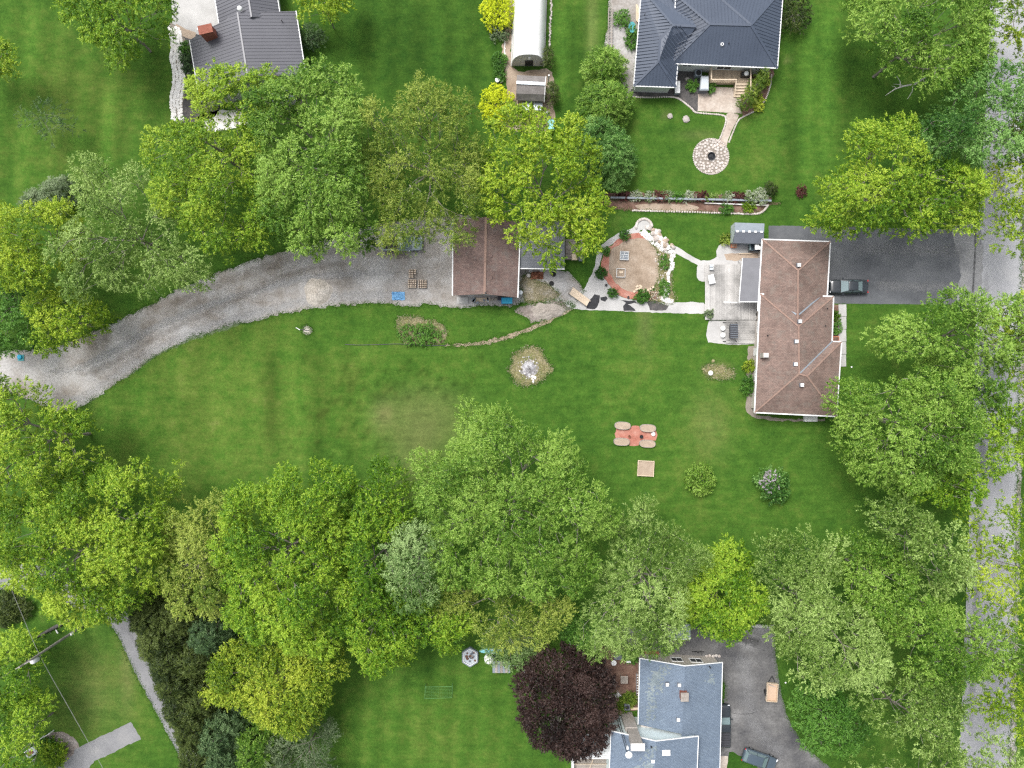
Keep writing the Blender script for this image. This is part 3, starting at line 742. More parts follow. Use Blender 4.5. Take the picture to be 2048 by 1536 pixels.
NLEAF = [0]
def grow(rng, poly, z0, zm, z1, s=1.1, leaf=(.25, .125), dens=1.0, prof='dome', holes=(), sparse=0.0, droop=.12, lobe=3.3, spray=.6, up=.38, lump=2.9, rag=.8, tangle=.4, base_tint=.5, bough=.17, gap=.72):
    """clump centres and leaves of a crown over the plan outline poly (metres)"""
    poly = [tuple(p) for p in smooth_closed(poly, 3)]
    A = np.array(poly); lo, hi = A.min(0) - rag, A.max(0) + rag
    area = abs(area2(poly))
    n_try = int(min(9000, 40 * area / s ** 2 + 200))
    cand = rng.uniform(lo, hi, (n_try, 2))
    ins = p_inside(poly, cand); d = p_dist(poly, cand)
    ok = (ins & ((d > .45 * s) | (rng.uniform(size=len(d)) < .2))) if s >= .85 else (ins | (d < rag * .5))
    cand, ins, d = cand[ok], ins[ok], np.where(ins, d, 0)[ok]
    for hx, hy, hr in holes:
        q = np.hypot(cand[:, 0] - hx, cand[:, 1] - hy) > hr
        cand, d = cand[q], d[q]
    keep = []
    G = {}
    sp = s * .72
    for i, c in enumerate(cand):
        g = (int(c[0] // sp), int(c[1] // sp))
        if any(np.hypot(*(cand[j] - c)) < sp for gx in (-1, 0, 1) for gy in (-1, 0, 1) for j in G.get((g[0] + gx, g[1] + gy), ())):
            continue
        G.setdefault(g, []).append(i); keep.append(i)
    c, d = cand[keep], d[keep]
    if sparse:
        q = rng.uniform(size=len(c)) > sparse
        c, d = c[q], d[q]
    R = max(d.max(), .5)
    if prof == 'cone':
        h = np.clip(d / R, 0, 1) ** .85
    else:
        u = np.clip(d / (R * .8), 0, 1); h = np.sqrt(np.maximum(0, 1 - (1 - u) ** 2))
    Lc = rng.uniform(lo, hi, (400, 2)); Lc = Lc[p_inside(poly, Lc)]
    L = []
    for q in Lc:
        if all(np.hypot(*(q - o)) > lobe * .8 for o in L): L.append(q)
    L = np.array(L) if L else np.array([A.mean(0)])
    lh, lt = rng.normal(0, .28 * lump, len(L)), rng.normal(0, bough, len(L))
    DD = np.sqrt(((c[:, None] - L[None]) ** 2).sum(-1))
    near = DD.argmin(1); dl = DD.min(1) / (.62 * lobe)
    if lump > .5 and prof == 'dome':                          # open the valleys between boughs
        q = (dl < .8) | (rng.uniform(size=len(c)) > gap)
        c, d, h, near, dl = c[q], d[q], h[q], near[q], dl[q]
    sink = (lump * np.clip(dl, 0, 1.35) ** 2 - lh[near]) * (1 if prof == 'dome' else .3)
    zt = zm + (z1 - zm) * h - sink - rng.exponential(.35, len(c)) * (1 if prof == 'dome' else .3)
    zb = zm - (zm - z0) * h
    cl = np.column_stack([c, np.maximum(zt, zb + .2)])
    crc = s * rng.uniform(.6, 1.0, len(cl))
    m2 = rng.uniform(size=len(c)) < .62                       # lower boughs that close the crown from beneath
    zl = zb[m2] + (np.maximum(zt[m2] - 1.0, zb[m2]) - zb[m2]) * rng.uniform(.1, .9, m2.sum())
    low = np.column_stack([c[m2] + rng.normal(0, s * .35, (m2.sum(), 2)), np.maximum(z0, zl)])
    ctint = np.concatenate([base_tint + lt[near] + rng.normal(0, .10, len(cl)), (base_tint + lt[near] + rng.normal(0, .10, len(cl)))[m2]])
    gx, gy = rng.uniform(-.5, .5, 2), rng.uniform(0, 6, 2)
    allc = np.vstack([cl, low]); rc = np.concatenate([crc, s * rng.uniform(.5, .85, len(low))])
    ctint = ctint + .18 * np.sin(allc[:, 0] * .5 + gy[0]) * np.sin(allc[:, 1] * .5 + gy[1])
    ns = np.maximum(3, (dens * 29.0 * rc ** 2 / s ** 2 * s ** 1.2).astype(int))
    ns[len(cl):] = np.maximum(2, ns[len(cl):] // 2)
    k = np.repeat(np.arange(len(allc)), ns); n = len(k)
    cen = allc[:, :2].mean(0) if len(allc) else np.zeros(2)
    th = rng.uniform(0, 2 * np.pi, n); rr = np.sqrt(rng.uniform(0, 1, n))
    rad = np.column_stack([np.cos(th), np.sin(th), np.zeros(n)])
    S0 = allc[k] + rad * (rr * rc[k])[:, None]
    S0[:, 2] += rc[k] * .55 * (1 - rr ** 2) - .25 * rr * rc[k] + rng.normal(0, .12, n)
    out = allc[k][:, :2] - cen; out = out / np.maximum(.5, np.hypot(*out.T))[:, None]
    ax = rad * (.35 + rr[:, None] * .8) + np.column_stack([out * .7, np.zeros(n)]) + rng.normal(0, .35, (n, 3))
    ax[:, 2] = -droop + rng.normal(0, .18, n) + .25 * (1 - rr)
    ax = nrm(ax)
    nlv = 12
    kk = np.repeat(np.arange(n), nlv); m = len(kk)
    j = np.tile(np.arange(nlv), n); t = (j + .5) / nlv
    a = ax[kk]; side = nrm(np.cross(a, np.tile([0, 0, 1.0], (m, 1))))
    sg = np.where(j % 2 == 0, 1.0, -1.0)[:, None]
    P = S0[kk] + a * (t * spray * rng.uniform(.8, 1.25, n)[kk])[:, None] + rng.normal(0, .05, (m, 3))
    D = nrm(a * .75 + side * sg * .75 + rng.normal(0, tangle, (m, 3)) * np.array([1, 1, .7]) + np.array([0, 0, -.12]))
    N = rng.normal(0, 1, (m, 3)) * (1 - up) + np.array([0, 0, 1.0]) + rad[k[kk]] * .25 if False else rng.normal(0, 1, (m, 3)) * (1 - up) + np.array([0, 0, 1.0])
    N = nrm(N - D * (N * D).sum(1)[:, None])
    ln = leaf[0] * rng.uniform(.7, 1.3, m); wd = leaf[1] * rng.uniform(.75, 1.3, m)
    tint = ctint[k[kk]] + rng.normal(0, .13, n)[kk] + rng.normal(0, .29, m)
    NLEAF[0] += m
    return cl, allc, (P, D, N, ln, wd, tint)

def skeleton(mb, base, ztr, clumps, rng, r0=.014, lean=(0, 0), sink=.55):
    base = np.array(base, float)
    nodes, par, plen = [base], [-1], [0.0]
    nt = max(2, int(ztr / 1.6))
    for i in range(1, nt + 1):
        t = i / nt
        nodes.append(base + np.array([lean[0] * t + rng.normal(0, .08), lean[1] * t + rng.normal(0, .08), ztr * t])); par.append(len(nodes) - 2); plen.append(0.0)
    order = np.argsort(np.hypot(clumps[:, 0] - base[0], clumps[:, 1] - base[1]))
    for i in order:
        c = clumps[i] - np.array([0, 0, sink])
        A = np.array(nodes)
        dv = c - A
        cost = np.linalg.norm(dv, axis=1) + .6 * np.array(plen) + 2.5 * np.maximum(0, A[:, 2] - c[2] + .2) + 3 * (A[:, 2] < ztr * .45)
        j = int(np.argmin(cost)); dd = np.linalg.norm(c - nodes[j])
        if dd > 1.4:
            mid = nodes[j] * .5 + c * .5 + rng.normal(0, .08 * dd, 3) * np.array([1, 1, .5]) + np.array([0, 0, -.10 * dd])
            nodes.append(mid); par.append(j); plen.append(plen[j] + dd * .5); j = len(nodes) - 1
        nodes.append(c); par.append(j); plen.append(plen[j] + np.linalg.norm(c - nodes[j]))
    cnt = np.ones(len(nodes))
    for i in range(len(nodes) - 1, 0, -1):
        cnt[par[i]] += cnt[i]
    rad = np.minimum(.26, r0 * np.sqrt(cnt) + .006)
    rad[nt + 1:] = np.minimum(rad[nt + 1:], .13)
    for i in range(1, len(nodes)):
        j = par[i]
        mb.tube([nodes[j], nodes[i]], [min(rad[j], rad[i] * 1.5), rad[i]], 5 if rad[i] > .05 else 3, cap=False)

TREE_N = [0]
def tree(name, label, poly, pal, z=(3, 8.5, 13.5), group='broadleaf trees', bark=None, trunk=None, holes=(), cat='tree', r0=.014, **kw):
    TREE_N[0] += 1
    rng = np.random.default_rng(1000 + TREE_N[0] * 17)
    z0, zm, z1 = z
    pw = [at2(x, y, zm) for x, y in poly]
    hw = [(*at2(hx, hy, zm), hr * PX) for hx, hy, hr in holes]
    cl, allc, lv = grow(rng, pw, z0, zm, z1, holes=hw, **kw)
    A = np.array(pw)
    b = at(*trunk) if trunk else Vector((A[:, 0].mean(), A[:, 1].mean(), 0))
    root = thing(name, label, cat, (b.x, b.y, 0), group=group)
    mb = MB()
    skeleton(mb, (b.x, b.y, -.05), zm * .62, cl, rng, r0=r0)
    mb.build('trunk', bark or M_bark, root)
    leaf_object('crown', *lv, leaf_mat(pal), root, (b.x, b.y, 0))
    return root

def circ(cx, cy_, r, rng=None, n=9, wob=.12, ry=None):
    rng = rng or random.Random(int(cx * 3 + cy_))
    return [(cx + r * math.cos(2 * math.pi * i / n) * (1 + rng.uniform(-wob, wob)), cy_ + (ry or r) * math.sin(2 * math.pi * i / n) * (1 + rng.uniform(-wob, wob))) for i in range(n)]

def bush(label, px, py, r, h, pal, name='shrub', cat='shrub', group=None, ry=None, prof='dome', n=9, **kw):
    opt = dict(s=max(.28, min(.7, r * PX * .42)), leaf=(.15, .085), dens=1.0, lobe=1.0, lump=.25, rag=.06, spray=.22, tangle=.5)
    opt.update(kw)
    TREE_N[0] += 1
    rng = np.random.default_rng(3000 + TREE_N[0] * 13)
    zm = h * .4
    pw = [at2(x, y, zm) for x, y in circ(px, py, r, n=n, ry=ry, wob=.08)]
    cl, allc, lv = grow(rng, pw, .05, zm, h, prof=prof, **opt)
    b = at(px, py, zm)
    root = thing(name, label, cat, (b.x, b.y, 0), group=group)
    mb = MB()
    skeleton(mb, (b.x, b.y, -.03), h * .3, cl, rng, r0=.008)
    mb.build('stems', M_bark, root)
    leaf_object('foliage', *lv, leaf_mat(pal), root, (b.x, b.y, 0))
    return root

def conifer(label, px, py, r, h, pal='cedar', name='conifer', group=None, ry=None, zf=.35, **kw):
    opt = dict(s=.8, leaf=(.30, .085), dens=1.25, lobe=1.5, lump=.3, rag=.25, spray=.5, tangle=.3, droop=.3, up=.45)
    opt.update(kw)
    TREE_N[0] += 1
    rng = np.random.default_rng(5000 + TREE_N[0] * 11)
    zm = h * zf
    b = at(px, py, zm)
    pw = [at2(x, y, zm) for x, y in circ(px, py, r, n=10, ry=ry, wob=.12)]
    cl, allc, lv = grow(rng, pw, .3, zm, h, prof='cone', **opt)
    root = thing(name, label, 'tree', (b.x, b.y, 0), group=group)
    mb = MB()
    mb.tube([(b.x, b.y, -.05), (b.x, b.y, h * .5), (b.x, b.y, h * .92)], [.16, .10, .02], 7)
    skeleton(mb, (b.x, b.y, 0), h * .6, cl[::2], rng, r0=.010)
    mb.build('trunk', M_bark, root)
    leaf_object('crown', *lv, leaf_mat(pal), root, (b.x, b.y, 0))
    return root
# ------------------------------------------------------------------ buildings
def P3(d):
    return {k: at(*v) for k, v in d.items()}

def roof_part(root, V, faces, mat, t=.14, ribs=None, caps=(), cap_mat=None, eaves=(), fascia=M_white, fw=.17, capw=.2, name='roof'):
    mb = MB().shell(V, faces, t)
    r = mb.build(name, mat, root)
    if ribs:
        rb = MB()
        for f in faces: rb.ribs([V[n] for n in f], *ribs)
        tag(rb.build('seam_ribs', mat, r), kind='stuff')
    for a, b in caps:
        up = Vector((0, 0, .025))
        MB().bar(V[a] + up, V[b] + up, capw, .05).build('ridge_cap', cap_mat, r)
    for a, b in eaves:
        d = (V[b] - V[a]).normalized()
        q = Vector((0, 0, -.06))
        MB().bar(V[a] + q - d * .02, V[b] + q + d * .02, fw, .17).build('fascia', fascia, r)
    return r

def walls(root, poly, ze, ins, mat, soffit=True, name='wall'):
    pl = [at2(x, y, ze) for x, y in poly]
    w = inset(pl, ins)
    MB().prism(w, 0, ze - .13).build(name, mat, root)
    if soffit:
        MB().prism(inset(pl, .06), ze - .115, ze - .075).build('soffit', M_white, root)
    return w

def window(root, a, b, t, w, z0, z1, frame=M_white, name='window'):
    a, b = Vector((*a, 0)), Vector((*b, 0))
    d = (b - a).normalized(); n = Vector((d.y, -d.x, 0))
    c = a.lerp(b, t)
    rz = math.atan2(d.y, d.x)
    f = MB()
    zc, zh = (z0 + z1) / 2, z1 - z0
    for s in (-1, 1):
        q = c + d * s * (w / 2) + n * .03
        f.box((q.x, q.y, zc), (.09, .09, zh + .09), rz)
        q = c + n * .03
        f.box((q.x, q.y, zc + s * zh / 2), (w - .09, .09, .09), rz)
    f.box((c.x + n.x * .025, c.y + n.y * .025, zc), (.06, .07, zh - .09), rz)
    fo = f.build(name, frame, root)
    q = c + n * .012
    MB().box((q.x, q.y, zc), (w - .05, .02, zh - .05), rz).build('pane', M_glass, fo)
    return fo

def door(root, a, b, t, w, h, mat):
    a, b = Vector((*a, 0)), Vector((*b, 0))
    d = (b - a).normalized(); n = Vector((d.y, -d.x, 0)); c = a.lerp(b, t) + n * .02
    rz = math.atan2(d.y, d.x)
    do = MB().box((c.x, c.y, h / 2 + .05), (w, .07, h), rz).build('door', mat, root)
    q = c + d * (w * .4) + n * .06
    MB().box((q.x, q.y, 1.05), (.05, .06, .14), rz).build('handle', M_galv, do)

def vent(parent, px, py, z, s=.42, mat=M_white):
    p = at(px, py, z)
    v = MB().box((p.x, p.y, p.z), (s * 1.25, s * 1.25, .06)).box((p.x, p.y, p.z + .12), (s * .8, s * .8, .2)).build('roof_vent', M_plastic_dark, parent)
    MB().box((p.x, p.y, p.z + .25), (s, s, .06)).build('cap', mat, v)

def stack_pipe(parent, px, py, z, r=.07, h=.4):
    p = at(px, py, z)
    MB().tube([(p.x, p.y, p.z - .2), (p.x, p.y, p.z + h)], r, 8).build('vent_pipe', M_black, parent)

# --- brown shingle house
b = at(1590, 660)
hE = thing('bungalow', 'long brown shingle roofed bungalow with white eaves beside the dark driveway', 'house', (b.x, b.y, 0))
V = P3({'A': (1524.4, 478.6, 2.8), 'B': (1660.6, 483.3, 2.8), 'Cc': (1652.5, 620, 2.8), 'D': (1515.8, 622, 2.8), 'N': (1596, 541, 4.45), 'M': (1595, 665, 4.45)})
rN = roof_part(hE, V, [['A', 'B', 'N'], ['B', 'Cc', 'M', 'N'], ['A', 'N', 'M', 'D']], M_shingle, caps=[('A', 'N'), ('B', 'N'), ('N', 'M')], cap_mat=M_cap, eaves=[('A', 'B'), ('A', 'D')])
VV = P3({'B': (1660.6, 483.3, 2.8), 'C2': (1654.3, 591.8, 2.8)})
MB().bar(VV['B'] - Vector((0, 0, .06)), VV['C2'] - Vector((0, 0, .06)), .17, .17).build('fascia', M_white, rN)
V2 = P3({'E': (1520.5, 588, 3.0), 'F': (1667, 593, 3.0), 'J': (1664, 683, 3.0), 'T': (1683, 683.5, 3.0), 'R': (1673, 833, 3.0), 'L': (1509, 825, 3.0), 'P': (1597, 653, 4.75), 'Q': (1598, 748, 4.85), 'S': (1614, 752, 4.85)})
rS = roof_part(hE, V2, [['E', 'F', 'P'], ['E', 'P', 'Q', 'L'], ['F', 'J', 'Q', 'P'], ['J', 'T', 'S', 'Q'], ['T', 'R', 'S'], ['L', 'Q', 'S', 'R']], M_shingle,
               caps=[('E', 'P'), ('F', 'P'), ('P', 'Q'), ('Q', 'L'), ('Q', 'S'), ('S', 'R'), ('S', 'T')], cap_mat=M_cap, eaves=[('E', 'L'), ('L', 'R'), ('R', 'T'), ('T', 'J'), ('F', 'J')])
for a, b2 in (((1520.5, 588), (1538, 588.4)), ((1640, 592), (1667, 593))):
    q = Vector((0, 0, -.05))
    MB().bar(at(*a, 3.0) + q, at(*b2, 3.0) + q, .17, .17).build('fascia', M_white, rS)
vl = Vector((0, 0, .03))
MB().bar(at(1664, 683, 3.0) + vl, at(1598, 748, 4.85) + vl, .16, .04).build('valley_flashing', M_plastic_grey, rS)
for (x0, y0, z0_), (x1, y1, z1_) in (((1546, 589.5, 3.06), (1592, 629, 4.38)), ((1640, 593, 3.1), (1598, 629, 4.38))):
    MB().bar(at(x0, y0, z0_) + vl, at(x1, y1, z1_) + vl, .18, .05).build('valley_flashing', M_plastic_grey, rS)
wE1 = walls(hE, [(1524.4, 478.6), (1660.6, 483.3), (1654, 592), (1517, 592)], 2.8, .5, M_wall_beige)
wE2 = walls(hE, [(1520.5, 588), (1667, 593), (1664, 683), (1683, 683.5), (1673, 833), (1509, 825)], 3.0, .5, M_wall_beige)
for vx, vy, vz in ((1597, 530.5, 4.35), (1599, 643, 4.62)): vent(rN if vy < 600 else rS, vx, vy, vz)
for vx, vy, vz in ((1592, 683, 4.68), (1590.5, 728.5, 4.66), (1603, 770, 4.55)): vent(rS, vx, vy, vz)
c = at(1528, 711, 3.6)
ch = MB().box((c.x, c.y, c.z), (.75, .6, 1.5)).build('chimney', M_chimstone, rS)
c2 = at(1532, 711, 4.5)
MB().box((c.x, c.y, c.z + .8), (.5, .5, .12)).build('chimney_cap', M_white, ch)
for q in ((1535, 671, 3.5), (1654, 617, 3.3), (1650, 652, 3.3)): stack_pipe(rS, *q, h=.25)
for i in range(len(wE2)):
    a, b2 = wE2[i], wE2[(i + 1) % len(wE2)]
    L = math.hypot(b2[0] - a[0], b2[1] - a[1])
    if L > 5:
        for t in (.25, .7): window(hE, a, b2, t, 1.4, 1.0, 2.2)
        if L > 10: door(hE, a, b2, .48, .95, 2.05, M_white)
p = at(1619, 836)
MB().box((p.x, p.y, .25), (1.7, .9, .5)).build('window_well', M_white, hE)
# lean-to roof over the deck
root = thing('deck_awning', 'flat dark grey awning roof over the deck of the brown house', 'awning', at(1500, 560))
VA = P3({'a': (1486, 516, 2.55), 'b': (1521, 516, 2.75), 'c': (1516.5, 603, 2.75), 'd': (1479, 603, 2.55)})
MB().shell(VA, [['a', 'b', 'c', 'd']], .10).build('canopy', M_awning, root)
for k in ('a', 'd'):
    MB().tube([(VA[k].x + .12, VA[k].y, 0), (VA[k].x + .12, VA[k].y, 2.46)], .05, 8).build('post', M_white, root)
q = Vector((-.02, -.05, 0))
MB().bar(VA['d'] + q, VA['c'] + q, .10, .1).build('edge_trim', M_white, root)
MB().bar(VA['a'] + Vector((-.06, 0, 0)), VA['d'] + Vector((-.06, 0, 0)), .10, .1).build('edge_trim', M_white, root)
MB().bar(at(1447, 604, 1.0), at(1480, 605, 1.0), .09, .06).build('handrail', M_white, root)
for xx in (1448, 1463, 1478):
    g = at(xx, 604.5, 1.0); MB().tube([(g.x, g.y, .1), (g.x, g.y, .98)], .03, 6).build('baluster', M_white, root)

# --- grey deck of the brown house
root = thing('wooden_deck', 'weathered pale grey wooden deck west of the brown house', 'deck', at(1460, 580))
ax0, ax1 = at(1409, 0).x, at(1515, 0).x
yT, yB = at(0, 530).y, at(0, 640).y
n = 46; w = (ax1 - ax0) / n
pieces(root, 'plank', M_deckgrey, (w - .018, yT - yB, .04), [(ax0 + w * (i + .5), (yT + yB) / 2, .28, 0) for i in range(n)])
MB().box(((ax0 + ax1) / 2, (yT + yB) / 2, .13), (ax1 - ax0 - .1, yT - yB - .1, .25)).build('joist_frame', M_oldwood, root)
y2 = at(0, 687).y; x2 = at(1451, 0).x
n2 = 30; w2 = (yB - y2) / n2
pieces(root, 'lower_plank', M_deckgrey, (ax1 - .2 - x2, w2 - .018, .04), [((ax1 - .2 + x2) / 2, yB - w2 * (i + .5), .16, 0) for i in range(n2)])

# --- brown shingle garage with lean-to
b = at(970, 520)
hF = thing('garage', 'brown shingle roofed garage at the end of the gravel driveway', 'garage', (b.x, b.y, 0))
V = P3({'a': (906, 440, 2.7), 'b': (905, 591, 2.7), 'c': (1035.5, 595, 2.7), 'd': (1041, 444, 2.7), 'r': (972, 434, 4.4), 's': (969, 588, 4.4)})
rF = roof_part(hF, V, [['a', 'b', 's', 'r'], ['r', 's', 'c', 'd']], M_shingle2, caps=[('r', 's')], cap_mat=M_cap, eaves=[('a', 'b'), ('c', 'd')], capw=.3)
wF = walls(hF, [(906, 442), (905, 590), (1035, 592), (1040, 446)], 2.7, .35, M_wall_beige, soffit=False)
def gable(root, w0, w1, ze, zr, mat, t=.12):
    a, b_ = Vector((*w0, 0)), Vector((*w1, 0)); m = (a + b_) / 2
    n = Vector(((b_ - a).y, -(b_ - a).x, 0)).normalized() * t
    vv = []
    for o in (Vector((0, 0, 0)), -n):
        vv += [(a.x + o.x, a.y + o.y, ze), (b_.x + o.x, b_.y + o.y, ze), (m.x + o.x, m.y + o.y, zr)]
    MB().add(vv, [(0, 1, 2), (5, 4, 3), (0, 3, 4, 1), (1, 4, 5, 2), (2, 5, 3, 0)]).build('gable', mat, root)
for i in range(4):
    a, b2 = wF[i], wF[(i + 1) % 4]
    if abs(a[1] - b2[1]) < 1: gable(hF, a, b2, 2.58, 4.1, M_wall_beige)
    if abs(a[1] - b2[1]) < 1 and a[1] < at(0, 520).y:
        door(hF, a, b2, .25, .9, 2.0, M_white); window(hF, a, b2, .55, 1.2, 1.0, 2.0)
MB().box((*at2(975, 575), 4.0), (.05, .05, .05)).v
for q in ((982, 512, 4.05), (982, 555, 4.05)):
    p = at(*q); MB().box((p.x, p.y, p.z + .05), (.35, .35, .16)).build('roof_vent', M_shingle2, rF)
stack_pipe(rF, 971, 586, 4.35, .1, .3)
root = thing('lean_to', 'grey ribbed lean-to roof attached to the garage', 'lean-to', at(1085, 500))
V = P3({'a': (1041, 440, 2.6), 'b': (1130, 440, 2.6), 'c': (1129, 538, 2.3), 'd': (1038, 537, 2.3)})
r = roof_part(root, V, [['a', 'b', 'c', 'd']], M_metal_lean, t=.07, eaves=[('d', 'c')], fw=.13)
cr = MB()
for i in range(1, 17):
    cr.bar(V['a'].lerp(V['d'], i / 17) + Vector((0, 0, .015)), V['b'].lerp(V['c'], i / 17) + Vector((0, 0, .015)), .05, .03)
tag(cr.build('lap_ridges', M_metal_lean, r), kind='stuff')
for x, y in ((1127, 444), (1126, 534), (1060, 534), (1092, 534)):
    p = at(x, y, 2.2); MB().box((p.x, p.y, 1.1), (.12, .12, 2.2)).build('post', M_oldwood, root)

# --- grey metal roofed house, top left
b = at(490, 100)
hA = thing('farmhouse', 'grey ribbed metal roofed house with red brick chimney at the top', 'house', (b.x, b.y, 0))
V = P3({'a': (592, 22, 3.0), 'b': (612, 151, 3.0), 'r': (475, 25, 5.2), 's': (495, 151, 5.2), 'c': (379, 80, 3.0), 'd': (400, 207, 3.0)})
rA = roof_part(hA, V, [['r', 'a', 'b', 's'], ['r', 's', 'd', 'c']], M_metal_grey, ribs=(.42, .07, .045), caps=[('r', 's')], cap_mat=M_metal_grey, eaves=[('a', 'b'), ('c', 'd')], fw=.12, capw=.2)
V = P3({'a': (545, -70, 3.0), 'b': (561, 36, 3.0), 'r': (487, -66, 5.0), 's': (503, 34, 5.0), 'c': (422, -50, 3.0), 'd': (440, 62, 3.0)})
rA2 = roof_part(hA, V, [['r', 'a', 'b', 's'], ['r', 's', 'd', 'c']], M_metal_grey, ribs=(.42, .07, .045), caps=[('r', 's')], cap_mat=M_metal_grey, eaves=[('a', 'b'), ('c', 'd')], fw=.12, capw=.2)
walls(hA, [(592, 22), (612, 151), (400, 207), (379, 80)], 3.0, .5, M_siding, soffit=False)
walls(hA, [(545, -70), (561, 36), (440, 62), (422, -50)], 3.0, .5, M_siding, soffit=False)
V = P3({'a': (540, 152, 2.5), 'b': (582, 152, 2.5), 'c': (590, 200, 2.3), 'd': (545, 210, 2.3)})
roof_part(hA, V, [['a', 'b', 'c', 'd']], M_metal_dark, t=.1, ribs=(.42, .06, .04), name='porch_roof')
walls(hA, [(541, 153), (581, 153), (588, 198), (546, 207)], 2.3, .3, M_siding, soffit=False, name='porch_wall')
p = at(419, 68, 4.6)
ch = MB().box((p.x, p.y, 3.2), (1.6, .95, 5.2), .22).build('chimney', M_brick, rA)
MB().box((p.x, p.y, 5.86), (1.75, 1.1, .12), .22).build('chimney_cap', M_brick, ch)
MB().lathe([(.16, 0), (.16, .35), (.2, .36), (.2, .45)], (p.x - .95, p.y + .15, 5.2), 10).build('flue_pipe', M_white, ch)
p = at(479.5, 17, 5.3)
MB().lathe([(.12, 0), (.3, .1), (.34, .25), (.28, .42), (.1, .5)], (p.x, p.y, 5.05), 14).build('roof_ventilator', M_white, rA, smooth=True)
p = at(563, 41, 3.9); MB().tube([(p.x, p.y, 3.4), (p.x, p.y, 4.1)], .06, 8).build('vent_pipe', M_black, rA)

# --- white arched shelter
b = at(1058, 40)
root = thing('arched_shelter', 'long white arched fabric shelter at the top margin', 'shelter', (b.x, b.y, 0))
prof = []
hw, hh = 2.12, 3.7
for i in range(15):
    t = math.pi * i / 14
    prof.append((-hw * math.copysign(abs(math.cos(t)) ** .72, math.cos(t)), hh * math.sin(t) ** .85))
yS, yN = at(0, 133).y, at(0, -120).y
xc0, xc1 = at(1055.5, 0).x, at(1063.5, 0).x
mb = MB(); vv, ff = [], []
ys = np.linspace(yS, yN, 14)
for j, y in enumerate(ys):
    xc = xc0 + (xc1 - xc0) * (y - yS) / (yN - yS)
    sag = .985 if j % 2 else 1.0
    vv += [(xc + x * sag, y, z * sag) for x, z in prof]
for j in range(len(ys) - 1):
    for i in range(14):
        k = j * 15 + i
        ff.append((k, k + 1, k + 16, k + 15))
mb.add(vv, ff).build('cover', M_membrane, root, smooth=True)
e = MB().add([(xc0 + x * .985, yS + .05, z * .985) for x, z in prof], [tuple(range(15))]).build('end_wall', M_endwall, root)
arch = MB().tube([(xc0 + x, yS - .02, z) for x, z in prof], .06, 6).build('end_hoop', M_white, root)
wn_ = MB().box((xc0 + .15, yS + .02, 1.0), (1.05, .1, 1.5)).build('window', M_black, root)
MB().box((xc0 + .15, yS - .02, 2.45), (.35, .1, .7)).build('vent_flap', M_white, root)
for s in (-1, 1):
    MB().bar((xc0 + s * (hw + .05), yS, .12), (xc1 + s * (hw + .05), yN, .12), .14, .2).build('base_rail', M_conc, root)

# --- gambrel barn shed
b = at(1062, 178)
root = thing('barn_shed', 'small grey brown barn shed with stepped roof below the white shelter', 'shed', (b.x, b.y, 0))
V = P3({'a': (1034, 150, 2.0), 'b': (1092, 153, 2.0), 'r': (1033, 165, 2.9), 's': (1090.5, 168, 2.9), 'c': (1032.5, 187, 2.4), 'd': (1089.5, 189, 2.4), 'e': (1032, 200, 1.6), 'f': (1088.5, 203, 1.6)})
r = roof_part(root, V, [['a', 'b', 's', 'r'], ['r', 's', 'd', 'c'], ['c', 'd', 'f', 'e']], M_shedroof, t=.06, caps=[('r', 's')], cap_mat=M_galv, capw=.4, eaves=[('b', 's'), ('s', 'd'), ('d', 'f')], fw=.08)
w = walls(root, [(1034, 152), (1091, 155), (1088, 200), (1033, 198)], 1.8, .15, M_oldwood, soffit=False)
door(root, w[0], w[1], .5, 1.2, 1.5, M_siding)

# --- charcoal metal roofed house, top right
Zo = lambda x, y, z: (1200 + x / 5.12, y / 5.12, z)
b = at(1420, 60)
hD = thing('ranch_house', 'large dark blue grey metal hip roofed house with back deck', 'house', (b.x, b.y, 0))
V = P3({'wl': Zo(428, -120, 3), 'a': Zo(345, 880, 3), 'b': Zo(775, 895, 3), 'c': Zo(797, 640, 3), 'c2': Zo(800, 560, 3.05), 'w1': Zo(600, 625, 4.45), 'w2': Zo(615, 402, 4.45), 'w3': Zo(742, 258, 4.95), 'w4': Zo(985, 270, 4.95), 'w5': Zo(300, -120, 3.3)})
rD = roof_part(hD, V, [['wl', 'a', 'w1', 'w2', 'w3', 'w5'][:5], ['a', 'b', 'w1'], ['b', 'c', 'c2', 'w4', 'w3', 'w2', 'w1']], M_metal_dark, ribs=(.42, .07, .055), caps=[('a', 'w1'), ('b', 'w1'), ('w1', 'w2'), ('w2', 'w3'), ('w3', 'w4')], cap_mat=M_metal_dark, eaves=[('wl', 'a'), ('a', 'b'), ('b', 'c')], fw=.14, capw=.3)
V = P3({'w3': Zo(742, 258, 4.95), 'w4': Zo(985, 270, 4.95), 'nw': Zo(428, -120, 3.0), 'n': Zo(770, -120, 3.4)})
roof_part(hD, V, [['nw', 'w3', 'w4', 'n']], M_metal_dark, ribs=(.42, .07, .055), caps=[('nw', 'w3')], cap_mat=M_metal_dark, capw=.3)
V = P3({'a': Zo(724, 650, 3.15), 'b': Zo(1816, 698, 3.15), 'h': Zo(1122, 246, 5.15), 'k': Zo(1546, 256, 5.15), 'ne': Zo(1878, -120, 3.15), 'e': Zo(1972, -120, 3.15), 'w': Zo(728, 500, 3.15), 'w2': Zo(770, 60, 4.0), 'w3': Zo(700, -120, 4.15), 'n1': Zo(1110, -120, 4.2)})
